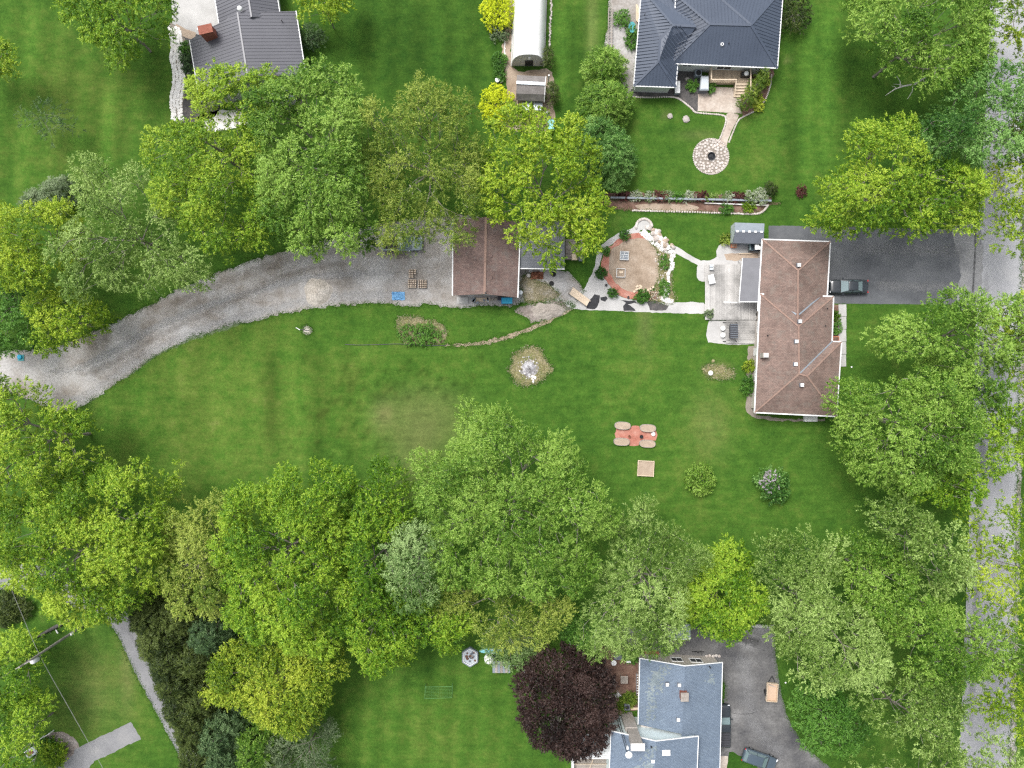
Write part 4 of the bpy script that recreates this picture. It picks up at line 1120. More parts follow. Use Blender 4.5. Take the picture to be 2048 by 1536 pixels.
rD2 = roof_part(hD, V, [['a', 'b', 'k', 'h'], ['b', 'ne', 'k'], ['a', 'h', 'w3', 'w2', 'w'], ['h', 'k', 'n1', 'w3'], ['k', 'ne', 'n1']], M_metal_dark, ribs=(.42, .07, .055), caps=[('a', 'h'), ('b', 'k'), ('h', 'k'), ('k', 'ne'), ('h', 'w3'), ('k', 'n1')], cap_mat=M_metal_dark, eaves=[('a', 'b'), ('b', 'ne'), ('a', 'w')], fw=.14, capw=.3)
q = [Zo(772, -10, 4.2), Zo(768, 85, 4.1)]
MB().bar(at(*q[0]), at(*q[1]), .12, .12).build('gutter', M_white, rD2)
wD1 = walls(hD, [Zo(428, -120, 0)[:2], Zo(345, 880, 0)[:2], Zo(775, 895, 0)[:2], Zo(797, 640, 0)[:2], Zo(800, -120, 0)[:2]], 3.0, .45, M_siding)
wD2 = walls(hD, [Zo(730, 650, 0)[:2], Zo(1816, 698, 0)[:2], Zo(1872, -120, 0)[:2], Zo(740, -120, 0)[:2]], 3.15, .45, M_siding)
for i in range(4):
    a, b2 = wD2[i], wD2[(i + 1) % 4]
    if abs(a[1] - b2[1]) < 1.2 and max(a[1], b2[1]) < at(0, 80).y:
        window(hD, a, b2, .53, 1.9, 1.15, 2.7); window(hD, a, b2, .15, 1.2, 1.5, 2.5); door(hD, a, b2, .42, .95, 2.4, M_siding); window(hD, a, b2, .88, 1.1, 1.5, 2.5)
for q in (Zo(1247, 460, 4.1),):
    p = at(*q); v = MB().lathe([(.2, -.1), (.2, .25), (.13, .26), (.13, .05)], (p.x, p.y, p.z), 14).build('roof_vent', M_white, rD2)
stack_pipe(rD2, *Zo(1315, 452, 4.1), .06, .4); stack_pipe(rD2, *Zo(458, 152, 3.8), .05, .35)
# deck
root = thing('wooden_deck', 'tan wooden deck with railing and steps behind the dark roofed house', 'deck', at(1455, 158))
x0, x1, yt, yb = at(1419, 0, .9).x, at(1497, 0, .9).x, at(0, 137, .9).y, at(0, 165, .9).y
n = 34; w = (x1 - x0) / n
pieces(root, 'plank', M_decktan, (w - .016, yt - yb, .04), [(x0 + w * (i + .5), (yt + yb) / 2, .9, 0) for i in range(n)])
MB().box(((x0 + x1) / 2, (yt + yb) / 2, .44), (x1 - x0 - .15, yt - yb - .15, .86)).build('skirt', M_decktan, root)
xs = at(1469, 0, .9).x
rl = MB()
rail_pts = [((x0, yt), (x0, yb)), ((x0, yb), (xs, yb)), ((x1, yt), (x1, yb - 1.6))]
for (ax, ay), (bx_, by) in rail_pts:
    MB().bar((ax, ay, 1.82), (bx_, by, 1.82), .14, .05).build('handrail', M_wood, root)
    L = math.hypot(bx_ - ax, by - ay); nb = int(L / .22)
    pieces(root, 'baluster', M_wood, (.05, .05, .88), [(ax + (bx_ - ax) * i / nb, ay + (by - ay) * i / nb, 1.36, 0) for i in range(nb + 1)])
for i in range(5):
    st = MB().box(((xs + x1) / 2 + .05, yb - .17 - .32 * i, (.82 - .17 * i) / 2), (x1 - xs - .2, .34, .82 - .17 * i)).build('step', M_decktan, root)
    MB().box(((xs + x1) / 2 + .05, yb - .17 - .32 * i, .84 - .17 * i), (x1 - xs - .1, .36, .035)).build('tread', M_wood, st)
MB().bar((xs - .02, yb, 1.8), (xs - .02, yb - 1.7, 1.0), .12, .05).build('handrail', M_wood, root)
# grill, chest, tank, box
root = thing('barbecue', 'black barbecue with white lid on the tan deck', 'barbecue', at(1489, 152, .92))
p = at(1489, 152, .92)
MB().box((p.x, p.y, 1.3), (1.1, .55, .75)).build('cabinet', M_black, root)
MB().lathe([(.32, 0), (.3, .15), (.15, .24)], (p.x, p.y, 1.68), 14).build('lid', M_white, root, smooth=True)
root = thing('storage_chest', 'white storage chest at the wing corner of the dark roofed house', 'chest', at(1356, 174))
p = at(1355, 174, .7); MB().box((p.x, p.y, .33), (.62, 1.5, .62)).build('body', M_plastic_grey, root)
MB().box((p.x, p.y, .69), (.68, 1.58, .1)).build('lid', M_white, root)
root = thing('garden_tank', 'pale blue grey covered tank between mulch bed and deck', 'tank', at(1408, 166))
p = at(1408, 166, 1.2); V = [(p.x - .5, p.y - .9), (p.x + .6, p.y - .9), (p.x + .6, p.y + .9), (p.x - .35, p.y + .9)]
MB().prism(V, 0, 1.15).build('body', M_plastic_dark, root)
MB().prism(inset(V, -.06), 1.15, 1.3, .82).build('lid', M_galv, root)
root = thing('heat_pump', 'grey heat pump unit against the wall of the dark roofed house', 'heat pump', at(1397, 146))
p = at(1397, 146, .8); MB().box((p.x, p.y, .45), (.85, .85, .86)).build('case', M_plastic_grey, root)
MB().lathe([(.34, .0), (.34, .04), (.1, .05)], (p.x, p.y, .885), 14).build('fan_grille', M_black, root)
root = thing('ladder_planter', 'long slatted planter frame beside the gravel strip', 'planter', at(1220, 50))
for s in (0, 9):
    MB().bar(at(1217 + s * .8, 16, .5), at(1216 + s * .8, 95, .5), .1, .12).build('rail', M_oldwood, root)
pieces(root, 'rung', M_oldwood, (.55, .08, .06), [(at(1220.5, 0).x, at(0, 20 + 6 * i).y, .5, 0) for i in range(13)])
for yy in (18, 55, 92):
    for xx in (1217, 1224):
        p = at(xx, yy); MB().box((p.x, p.y, .22), (.07, .07, .44)).build('leg', M_oldwood, root)
root = thing('wheelbarrow', 'teal wheelbarrow tub beside the gravel strip', 'wheelbarrow', at(1264, 55))
p = at(1264, 55, .5)
MB().prism(circ(p.x, p.y, .38, n=12, wob=0, ry=.6), .25, .6, 1.25).build('tub', M_teal, root)
MB().lathe([(.18, -.04), (.18, .04)], (p.x, p.y - .75, .18), 12).build('wheel', M_rubber, root)
for s in (-1, 1): MB().bar((p.x + s * .1, p.y - .7, .25), (p.x + s * .3, p.y + 1.1, .6), .04, .04).build('handle', M_oldwood, root)
pw = thing('wood_stack', 'reddish lumber leaning along the west wall of the dark roofed house', 'lumber', at(1272, 30))
pieces(pw, 'board', M_wood, (.2, 2.2, .08), [(at(1273, 0).x + .1 * i, at(0, 26 + 3 * i).y, .1 + .085 * i, .04 * i) for i in range(4)])

# --- blue grey roofed house, bottom
b = at(1340, 1440)
hG = thing('gabled_house', 'pale blue grey shingle roofed house with tall stone chimney', 'house', (b.x, b.y, 0))
V = P3({'a': (1279.6, 1316.6, 3.0), 'b': (1276, 1449, 3.0), 's': (1363.6, 1468, 4.85), 'r': (1370.4, 1331.8, 4.85)})
rG = roof_part(hG, V, [['a', 'r', 's', 'b']], M_blueshingle, eaves=[('a', 'b'), ('a', 'r')], fw=.1)
V = P3({'r': (1370.4, 1331.8, 4.85), 'c': (1445, 1325, 3.0), 'd': (1438, 1600, 3.0), 's': (1357, 1600, 4.85)})
rG2 = roof_part(hG, V, [['r', 's', 'd', 'c']], M_blueshingle, eaves=[('c', 'd'), ('r', 'c')], fw=.1)
def faded(parent, Vd, key, uvs, seed, sx, sy):
    """single sun-bleached shingle tabs laid over the slope, thinning out towards the edge"""
    rr = random.Random(seed); mb = MB()
    us = [u for u, _ in uvs]; vs_ = [v for _, v in uvs]
    arr = np.array(uvs)
    nu, nv = sx, sy
    for i in range(nu):
        for j in range(nv):
            u, v = (i + .5 + .5 * (j % 2)) / nu, (j + .5) / nv
            P = np.array([[u, v]])
            ins = p_inside(uvs, P)[0]; d = p_dist(uvs, P)[0]
            pr = .5 + (d / .08) * (.5 if ins else -.5)
            if rr.random() < pr * .82:
                q = [on(Vd, *key, u + a / nu * .47, v + b / nv * .46) + Vector((0, 0, .014)) for a, b in ((-1, -1), (1, -1), (1, 1), (-1, 1))]
                mb.add(q, [(0, 1, 2, 3)])
    tag(mb.build('faded_shingles', M_blueshingle_pale, parent), kind='stuff')
def on(Vd, a, b_, c, d, u, v):
    return Vd[a].lerp(Vd[b_], u).lerp(Vd[d].lerp(Vd[c], u), v)
V3 = P3({'a': (1279.6, 1316.6, 3.0), 'b': (1276, 1449, 3.0), 's': (1363.6, 1468, 4.85), 'r': (1370.4, 1331.8, 4.85)})
FADE1 = (V3, 'arsb', ((.22, .22), (.45, .10), (.66, .03), (.52, .2), (.5, .42), (.36, .46), (.36, .75), (.28, .88), (.2, .9)))
V4 = P3({'r': (1370.4, 1331.8, 4.85), 'c': (1445, 1325, 3.0), 'd': (1440, 1460, 3.0), 's': (1363.6, 1466, 4.85)})
FADE2 = (V4, 'rcds', ((.58, .25), (.72, .12), (.82, .28), (.74, .5), (.6, .55), (.54, .42)))
V5 = P3({'a': (1222, 1461.7, 5.2), 'r': (1312, 1482, 7.1), 'c': (1397, 1472.4, 5.2), 'a2': (1214, 1640, 5.2), 'r2': (1306, 1640, 7.1), 'c2': (1390, 1640, 5.2)})
rG3 = roof_part(hG, V5, [['a', 'r', 'r2', 'a2'], ['r', 'c', 'c2', 'r2']], M_blueshingle, eaves=[('a', 'a2'), ('c', 'c2'), ('a', 'r'), ('r', 'c')], fw=.1, name='upper_roof')
faded(rG, *FADE1, 5, 22, 46); faded(rG2, *FADE2, 6, 20, 46)
FADE3 = (V5, ('a', 'r', 'r2', 'a2'), ((.85, .12), (.97, .1), (.93, .4), (.6, .5), (.5, .42), (.75, .3)))
faded(rG3, *FADE3, 7, 24, 50)
wG = walls(hG, [(1279.6, 1318), (1445, 1326), (1438, 1600), (1276, 1600)], 3.0, .3, M_wall_beige, soffit=False)
ymin = max(p[1] for p in wG)
top = sorted(wG, key=lambda p: -p[1])[:2]; top.sort()
gable(hG, top[1], top[0], 2.87, 4.6, M_wall_beige)
window(hG, top[1], top[0], .28, 1.5, 1.1, 2.45); window(hG, top[1], top[0], .53, 1.4, 1.1, 2.45)
wU = walls(hG, [(1222, 1463), (1397, 1473), (1391, 1640), (1215, 1640)], 5.2, .3, M_cyanwall, soffit=False, name='upper_wall')
top = sorted(wU, key=lambda p: -p[1])[:2]; top.sort()
gable(hG, top[1], top[0], 5.07, 6.9, M_cyanwall)
for vx, vy, vz in ((1334, 1368, 4.3), (1358, 1369, 4.65), (1356, 1438, 4.6)): vent(rG, vx, vy, vz, .4)
p = at(1368, 1392, 5.3)
ch = MB().box((p.x, p.y, 5.0), (.85, .95, 1.3)).build('chimney', M_brick, rG)
MB().box((p.x, p.y + .02, 5.68), (1.0, 1.1, .08)).build('chimney_cap', M_oldwood, ch)
stack_pipe(rG2, 1419, 1333, 3.7, .08, .5)
for q in ((1302, 1492, 6.8),): stack_pipe(rG3, *q, .1, .4)
vent(rG3, 1305, 1521, 6.9, .4)
p = at(1332, 1505, 6.7); MB().box((p.x, p.y, 6.75), (1.0, .65, .18)).build('skylight', M_lamp, rG3)
p = at(1301, 1308); MB().box((p.x, p.y, .18), (2.1, .9, .36)).build('brick_porch', M_brick, hG)
p = at(1425, 1312); 
for i in range(5): MB().rock((p.x - .8 + .42 * i, p.y + .1 * (i % 2), .1), .22, random.Random(i)).build('stone', M_stone, hG)
# stone chimney
c0 = at(1252, 1424)
ch = MB(); ch.box((c0.x, c0.y - .35, 2.2), (1.5, .75, 4.4)); ch.box((c0.x + .08, c0.y - .40, 6.45), (1.35, .66, 4.1))
cho = ch.build('stone_chimney', M_chimstone, hG)
MB().box((c0.x + .08, c0.y - .40, 8.56), (1.7, .9, .14)).build('chimney_cap', M_whitestone, cho)
# TV mast with dish
root = thing('antenna_mast', 'thin dark antenna mast with white dish beside the stone chimney', 'antenna', at(1234, 1430))
p, q = at(1234, 1430), at(1256, 1508, 10.6)
for s in (-.16, .16):
    MB().tube([(p.x + s, p.y, 0), (q.x + s * .6, q.y, 10.5)], .035, 6).build('mast_pole', M_black, root)
lat = MB()
for i in range(24):
    t0, t1 = i / 24, (i + 1) / 24; s = .16 if i % 2 else -.16
    a = Vector((p.x + s, p.y, 0)).lerp(Vector((q.x + s * .6, q.y, 10.5)), t0); b2 = Vector((p.x - s, p.y, 0)).lerp(Vector((q.x - s * .6, q.y, 10.5)), t1)
    lat.bar(a, b2, .02, .02)
tag(lat.build('lattice', M_black, root), kind='stuff')
MB().lathe([(.05, 0), (.42, .12), (.4, .16), (.03, .06)], (q.x + .1, q.y - .1, 10.5), 18).build('dish', M_white, root, smooth=True)
MB().box((q.x, q.y + .55, 10.2), (.2, .35, .3)).build('amplifier', M_white, root)
# white slatted awning
root = thing('slatted_awning', 'white slatted porch roof beside the purple maple', 'awning', at(1190, 1495))
x0, x1, yt, yb = at(1160, 0, 2.6).x, at(1222, 0, 2.6).x, at(0, 1468, 2.6).y, at(0, 1518, 2.6).y
n = 14; w = (yt - yb) / n
pieces(root, 'slat', M_white, (x1 - x0, w - .03, .05), [((x0 + x1) / 2, yb + w * (i + .5), 2.6, 0) for i in range(n)])
for xx in (x0 + .1, x1 - .1):
    MB().bar((xx, yt, 2.5), (xx, yb, 2.5), .1, .14).build('beam', M_oldwood, root)
    for yy in (yt - .1, yb + .1): MB().box((xx, yy, 1.2), (.1, .1, 2.4)).build('post', M_white, root)
root = thing('side_deck', 'brown boarded deck with white post at the bottom margin', 'deck', at(1180, 1535))
x0, x1, yt, yb = at(1144, 0).x, at(1220, 0).x, at(0, 1512).y, at(0, 1580).y
n = 22; w = (yt - yb) / n
pieces(root, 'plank', M_oldwood, (x1 - x0, w - .02, .04), [((x0 + x1) / 2, yb + w * (i + .5), .3, 0) for i in range(n)])
MB().box(((x0 + x1) / 2, (yt + yb) / 2, .14), (x1 - x0 - .1, yt - yb - .1, .26)).build('frame', M_oldwood, root)
for yy in (1516, 1528):
    MB().bar(at(1144, yy, .9), at(1220, yy, .9), .07, .07).build('handrail', M_wood, root)
p = at(1145, 1525, .6); MB().box((p.x, p.y, .6), (.3, 2.0, 1.2)).build('white_post', M_white, root)
MB().bar(at(1188, 1514, .9), at(1178, 1540, .5), .09, .05).build('stair_rail', M_wood, root)
# roof corner under the trees, wall north of the forecourt
root = thing('carport', 'pale flat carport roof half hidden under wispy trees', 'carport', at(1358, 1265))
MB().prism([at2(x, y, 2.4) for x, y in ((1325, 1256), (1381, 1248), (1381, 1277), (1340, 1279))], 2.3, 2.4).build('canopy', M_plastic_grey, root)
for x, y in ((1328, 1259), (1378, 1252), (1378, 1274), (1342, 1276)):
    p = at(x, y, 2.3); MB().box((p.x, p.y, 1.15), (.1, .1, 2.3)).build('post', M_galv, root)
MB().bar(at(1340, 1279.5, 2.35), at(1381, 1277.5, 2.35), .09, .12).build('edge_trim', M_white, root)

# --- grey plastic storage shed
root = thing('storage_shed', 'grey plastic storage shed with white skylights beside the dark driveway', 'shed', at(1497, 467))
V = P3({'a': (1469, 445, 2.0), 'b': (1529, 447, 2.0), 'r': (1470, 463, 2.55), 's': (1528, 464, 2.55), 'c': (1466, 486, 2.0), 'd': (1528, 488, 2.0)})
r = MB().shell(V, [['a', 'b', 's', 'r']], .07).build('roof', M_plastic_grey, root)
MB().shell(V, [['r', 's', 'd', 'c']], .07).build('roof', M_plastic_dark, root)
w = walls(root, [(1469, 446), (1528, 448), (1528, 487), (1466, 485)], 2.0, .12, M_plastic_grey, soffit=False)
MB().shell(P3({'a': (1468.5, 446, 1.98), 'r': (1470, 463, 2.5), 'c': (1465, 485.5, 1.98), 'g': (1461, 486, 1.1), 'h': (1462, 452, 1.1)}), [['a', 'h', 'g', 'c', 'r']], .05).build('gable_panel', M_galv, root)
for i in range(5):
    p = at(1475 + i * 12.1, 462.5 + i * .3, 2.6); MB().box((p.x, p.y, 2.58), (.3, .26, .05)).build('skylight', M_white, r)
door(root, w[0], w[1], .5, 1.3, 1.7, M_plastic_grey)
# ------------------------------------------------------------------ vehicles
def loft(mb, secs, n=16, e=.32):
    """secs: (x, half width, z bottom, z top); rounded box sections joined along x"""
    vv, ff = [], []
    for x, hw, zb, zt in secs:
        for k in range(n):
            t = 2 * math.pi * (k + .5) / n
            c, s = math.cos(t), math.sin(t)
            vv.append((x, hw * math.copysign(abs(c) ** e, c), (zb + zt) / 2 + (zt - zb) / 2 * math.copysign(abs(s) ** e, s)))
    for i in range(len(secs) - 1):
        for k in range(n):
            a, b = i * n + k, i * n + (k + 1) % n
            ff.append((a, a + n, b + n, b))
    ff.append(tuple(range(n))); ff.append(tuple(range(len(secs) * n - 1, (len(secs) - 1) * n - 1, -1)))
    return mb.add(vv, ff)

def frustum(mb, lo, hi, z0, z1):
    """lo/hi: (x rear, x front, half width rear, half width front)"""
    vv = []
    for (xr, xf, wr, wf), z in ((lo, z0), (hi, z1)):
        vv += [(xr, -wr, z), (xf, -wf, z), (xf, wf, z), (xr, wr, z)]
    return mb.add(vv, [(3, 2, 1, 0), (4, 5, 6, 7), (0, 1, 5, 4), (1, 2, 6, 5), (2, 3, 7, 6), (3, 0, 4, 7)])

def car(name, label, cat, px, py, ang, L, Wd, paint_m, style='sedan', group=None):
    root = thing(name, label, cat, at(px, py), math.radians(ang), group)
    h, hl = Wd / 2, L / 2
    B = lambda mb, nm, m, par=root, sm=False: mb.build(nm, m, par, smooth=sm, local=True)
    if style == 'pickup':
        zt = 1.02
        body = B(loft(MB(), [(-hl, h * .9, .45, .95), (-hl + .15, h * .97, .32, zt), (-hl * .05, h, .3, zt), (hl * .35, h, .3, zt + .03), (hl - .5, h * .97, .32, zt), (hl - .12, h * .9, .36, .92), (hl, h * .78, .45, .8)]), 'body', paint_m, sm=True)
        cab = (-.55, 1.25, h * .9, h * .88); cabt = (-.35, .55, h * .72, h * .7); ztop = 1.78
        B(MB().box((-hl * .58, 0, zt + .0), (hl * .72, Wd * .82, .06)), 'bed_cover', M_darkfab, body)
        for i in range(6): B(MB().box((-hl + .35 + i * .32, 0, zt + .04), (.05, Wd * .8, .03)), 'bed_rib', M_cartrim, body)
    elif style == 'hatch':
        zt = .95
        body = B(loft(MB(), [(-hl, h * .82, .42, .85), (-hl + .12, h * .93, .28, zt), (-hl * .4, h, .24, zt), (hl * .3, h, .24, zt), (hl * .62, h * .96, .26, .88), (hl - .15, h * .85, .3, .72), (hl, h * .66, .36, .6)]), 'body', paint_m, sm=True)
        cab = (-hl + .12, hl * .42, h * .85, h * .88); cabt = (-hl + .45, hl * .08, h * .66, h * .68); ztop = 1.46
    else:
        zt = .92
        body = B(loft(MB(), [(-hl, h * .8, .42, .8), (-hl + .15, h * .93, .28, .93), (-hl * .35, h, .24, zt), (hl * .3, h, .24, zt), (hl - .5, h * .96, .26, .86), (hl - .12, h * .86, .3, .76), (hl, h * .7, .38, .64)]), 'body', paint_m, sm=True)
        cab = (-hl * .72, hl * .46, h * .8, h * .9); cabt = (-hl * .36, hl * .12, h * .62, h * .66); ztop = 1.44
    g = B(frustum(MB(), cab, cabt, zt - .06, ztop - .03), 'windows', M_glass_car)
    xr, xf, wr, wf = cabt
    B(loft(MB(), [(xr - .04, wr * .92, ztop - .07, ztop - .01), (xr + .1, wr * 1.03, ztop - .07, ztop + .02), ((xr + xf) / 2, (wr + wf) / 2 * 1.05, ztop - .07, ztop + .04), (xf - .08, wf * 1.03, ztop - .07, ztop + .02), (xf + .03, wf * .95, ztop - .07, ztop - .02)], 12, .5), 'roof', paint_m, sm=True)
    for s in (-1, 1):
        for u in (0, .5, 1):
            a = Vector((cab[0] + (cab[1] - cab[0]) * u, s * (cab[2] + (cab[3] - cab[2]) * u), zt - .05))
            b = Vector((cabt[0] + (cabt[1] - cabt[0]) * u, s * (cabt[2] + (cabt[3] - cabt[2]) * u), ztop - .02))
            B(MB().bar(a, b, .08, .06), 'pillar', paint_m)
    for s in (-1, 1):
        B(MB().box((cab[1] - .25, s * (h + .09), zt + .08), (.14, .18, .13)), 'mirror', paint_m)
        B(MB().box((hl - .13, s * h * .66, .66 if style != 'pickup' else .84), (.16, .34, .13), s * -.35), 'headlight', M_lamp)
        B(MB().box((-hl + .09, s * h * .72, .78), (.16, .3, .14), s * .35), 'taillight', M_red)
        for x in (-hl * .6, hl * .62):
            w = B(MB().tube([(x, s * (h - .2), .33), (x, s * (h + .01), .33)], .33, 16), 'wheel', M_rubber)
            B(MB().tube([(x, s * (h - .02), .33), (x, s * (h + .025), .33)], .2, 12), 'rim', M_rim, w)
    B(MB().box((hl - .06, 0, .5), (.12, Wd * .5, .16)), 'grille', M_cartrim)
    B(MB().bar((cab[1] + .02, -h * .8, zt + .005), (cab[1] + .02, h * .8, zt + .005), .09, .03), 'cowl', M_cartrim)
    return root

car('black_car', 'black sedan parked nose in at the brown house garage', 'car', 1692.5, 574.5, 180, 5.0, 1.86, M_carblack)
car('dark_hatchback', 'dark blue grey hatchback at the bottom of the asphalt forecourt', 'car', 1516, 1514, -19, 4.6, 1.85, M_cargrey, 'hatch')
car('black_pickup', 'black pickup half under the eave of the blue roofed house', 'pickup', 1443, 1446, 90, 5.6, 1.95, M_carblack, 'pickup')
car('silver_pickup', 'silver blue pickup under the feathery tree beside the garage', 'pickup', 806, 489, 0, 5.3, 1.9, M_carsilver, 'pickup')

# golf cart tucked between shed and roof
root = thing('utility_cart', 'white roofed utility cart between storage shed and brown roof', 'cart', at(1515, 495))
o = at(1513, 495)
L = lambda mb, nm, m: mb.build(nm, m, root)
L(loft(MB(), [(0, .5, .3, .6), (.1, .62, .25, .8), (1.5, .64, .25, .85), (2.3, .6, .3, .8), (2.4, .5, .35, .65)]), 'x', M_black) if False else None
b_ = MB().box((o.x, o.y, .5), (2.4, 1.15, .5)).build('body', M_cargrey, root)
MB().box((o.x + .1, o.y, 1.62), (1.7, 1.15, .07)).build('roof', M_white, root)
MB().box((o.x - .05, o.y, 1.68), (.3, .25, .06)).build('hatch', M_black, root)
for sx in (-.65, .85):
    for sy in (-.5, .5):
        MB().tube([(o.x + sx, o.y + sy, .7), (o.x + sx, o.y + sy, 1.6)], .03, 6).build('post', M_black, root)
        w = MB().tube([(o.x + sx, o.y + sy - .08, .25), (o.x + sx, o.y + sy + .08, .25)], .25, 12).build('wheel', M_rubber, root)
MB().box((o.x - 1.15, o.y, .85), (.12, 1.05, .5)).build('windscreen', M_glass_car, root)
MB().box((o.x + .2, o.y, .85), (.6, 1.0, .3)).build('seat', M_darkfab, root)

# tan utility trailer
root = thing('utility_trailer', 'tan plywood utility trailer on the asphalt forecourt', 'trailer', at(1540, 1380), math.radians(-4))
L = lambda mb, nm, m, par=root: mb.build(nm, m, par, local=True)
L(MB().box((0, 0, .5), (1.35, 2.3, .06)), 'floor', M_tan)
for s in (-1, 1):
    L(MB().box((s * .68, 0, .72), (.06, 2.36, .42)), 'side_board', M_wood)
    L(MB().box((0, s * 1.17, .72), (1.30, .06, .42)), 'end_board', M_wood)
    L(MB().tube([(s * .8, -.1, .3), (s * .72, -.1, .3)], .3, 14), 'wheel', M_rubber)
    L(MB().box((s * .78, -.1, .66), (.18, .8, .05)), 'mudguard', M_black)
L(MB().bar((-.45, 1.2, .42), (0, 2.0, .42), .07, .07), 'drawbar', M_black)
L(MB().bar((.45, 1.2, .42), (0, 2.0, .42), .07, .07), 'drawbar', M_black)
L(MB().bar((-.4, .9, .56), (.5, .65, .56), .12, .05), 'loose_board', M_oldwood)
# ------------------------------------------------------------------ garden and yard things
R = random.Random(11)
def simple(name, label, cat, mb, mat, loc, group=None, smooth=False):
    return tag(mb.build(name, mat, origin=(loc[0], loc[1], 0), smooth=smooth), label, cat, group)

# concrete front walk slabs
fw = thing('front_walk', 'pale concrete slab walk along the front of the brown house', 'walk', at(1682, 670))
fw['kind'] = 'structure'; del fw['category']
pieces(fw, 'slab', M_conc, (1.02, 1.60, .10), [(at(1684.5 - .1 * i * 1.6, 0).x, at(0, 621 + 25 * i).y, .05, .02) for i in range(5)])
# stone path
sp = thing('stone_path', 'curving path of pale irregular stones beside the metal roofed house', 'path', at(355, 150)); sp['kind'] = 'structure'; del sp['category']
cl_ = smooth_open([(348, 54), (352, 75), (354, 95), (352, 118), (358, 150), (356, 175), (352, 200), (355, 238)], 14)
wid = 9
k = 0
for i, c in enumerate(cl_[::2]):
    for j in range(4):
        px_, py_ = c[0] + (j - 1.5) * 6.4 + R.uniform(-.8, .8), c[1] + (3 if j % 2 else 0) + R.uniform(-.8, .8)
        p = at(px_, py_)
        n = R.randint(5, 7); ph = R.uniform(0, 6)
        poly = [(p.x + R.uniform(.22, .29) * math.cos(ph + 6.283 * q / n), p.y + R.uniform(.20, .26) * math.sin(ph + 6.283 * q / n)) for q in range(n)]
        MB().prism(poly, .0, .055 + R.uniform(0, .02), .9).build('stone', M_pathstone, sp)
# round stone terrace
rt = thing('round_terrace', 'round stone terrace with dark fire bowl at the end of the garden path', 'terrace', at(1422, 313)); rt['kind'] = 'structure'; del rt['category']
c = at(1422, 313)
spots_ = []
for _ in range(4000):
    a_, r_ = R.uniform(0, 6.2832), 2.2 * math.sqrt(R.random())
    q_ = (c.x + r_ * math.cos(a_), c.y + r_ * math.sin(a_))
    if r_ > .5 and all(math.hypot(q_[0] - o[0], q_[1] - o[1]) > .33 for o in spots_): spots_.append(q_)
for q_ in spots_:
    n = R.randint(5, 7); ph = R.uniform(0, 6)
    poly = [(q_[0] + R.uniform(.16, .22) * math.cos(ph + 6.283 * k / n), q_[1] + R.uniform(.16, .22) * math.sin(ph + 6.283 * k / n)) for k in range(n)]
    MB().prism(poly, 0, .05 + R.uniform(0, .025), .93).build('stone', M_stone, rt)
for i in range(56):
    a = 6.2832 * i / 56
    MB().rock((c.x + 2.33 * math.cos(a), c.y + 2.33 * math.sin(a), .03), .12, R).build('edging_stone', M_stone, rt)
root = thing('fire_bowl', 'dark fire bowl in the middle of the round stone terrace', 'fire bowl', c)
MB().lathe([(.3, 0), (.5, .2), (.52, .3), (.46, .3), (.3, .1)], (c.x, c.y, 0), 16).build('bowl', M_black, root)
MB().box((c.x, c.y, .16), (.5, .1, .08), .5).box((c.x + .05, c.y, .22), (.45, .09, .08), 1.6).build('burnt_log', M_black, root)
# boulders near the patio
for i, (x, y, r, t) in enumerate(((1340, 232, .38, 'grey flat boulder left of two on the lawn'), (1372, 239, .5, 'grey triangular boulder nearer the patio'), (1374, 128 + 30, .3, 'small pale boulder in the black mulch bed'), (381, 149, .45, 'pale round boulder between dark shrubs'))):
    p = at(x, y); simple('boulder', t, 'boulder', MB().rock((p.x, p.y, .08), r, random.Random(i + 5), .4), M_chimstone, p, 'garden boulders')
# timber retaining wall
root = thing('retaining_wall', 'long timber retaining wall with pale top rail across the garden', 'wall', at(1380, 400))
for i in range(20):
    a, b = at(1220 + 16 * i, 397.2 + .32 * i), at(1220 + 16 * (i + 1) - .4, 397.2 + .32 * (i + 1))
    MB().bar((a.x, a.y, .3), (b.x, b.y, .3), .14, .6).build('sleeper', M_oldwood, root)
    MB().bar((a.x, a.y, .635), (b.x, b.y, .635), .24, .06).build('top_rail', M_plastic_grey, root)
root = thing('raised_bed_edge', 'low pale timber edging inside the right end of the wall bed', 'edging', at(1470, 409))
for i in range(5):
    a, b = at(1408 + 25 * i, 407 + .9 * i), at(1408 + 25 * (i + 1) - .4, 407 + .9 * (i + 1))
    MB().bar((a.x, a.y, .15), (b.x, b.y, .15), .12, .3).build('sleeper', M_white if i % 2 else M_whitestone, root)
root = thing('stone_edging', 'curved row of small pale edging stones below the wall bed', 'edging', at(1420, 425))
ed = smooth_open([(1266, 421), (1320, 422.5), (1400, 424.5), (1470, 427), (1506, 428), (1522, 425), (1532, 416), (1536, 409)], 16)
for i in range(0, len(ed) - 1):
    p = at(*ed[i]); MB().rock((p.x + R.uniform(-.03, .03), p.y + R.uniform(-.03, .03), .04), .14, R).build('stone', M_stone, root)
root = thing('bed_edging', 'row of small pale stones edging the mulch bed and patio', 'edging', at(1370, 205))
ed = smooth_open([(1266, 194), (1300, 195), (1340, 194), (1356, 197), (1372, 208), (1384, 218), (1392, 225), (1420, 228), (1446, 231), (1452, 240), (1446, 262), (1436, 282), (1422, 276 + 3)], 9)
for i in range(len(ed)):
    p = at(*ed[i]); MB().rock((p.x, p.y, .04), .13, R).build('stone', M_stone, root)
root = thing('bed_edging', 'curved row of stones edging the deck cedar bed', 'edging', at(1520, 210))
ed = smooth_open([(1543, 150), (1540, 172), (1530, 200), (1512, 220), (1486, 234), (1476, 242), (1466, 264), (1458, 284)], 9)
for i in range(len(ed)):
    p = at(*ed[i]); MB().rock((p.x, p.y, .04), .12, R).build('stone', M_stone, root)
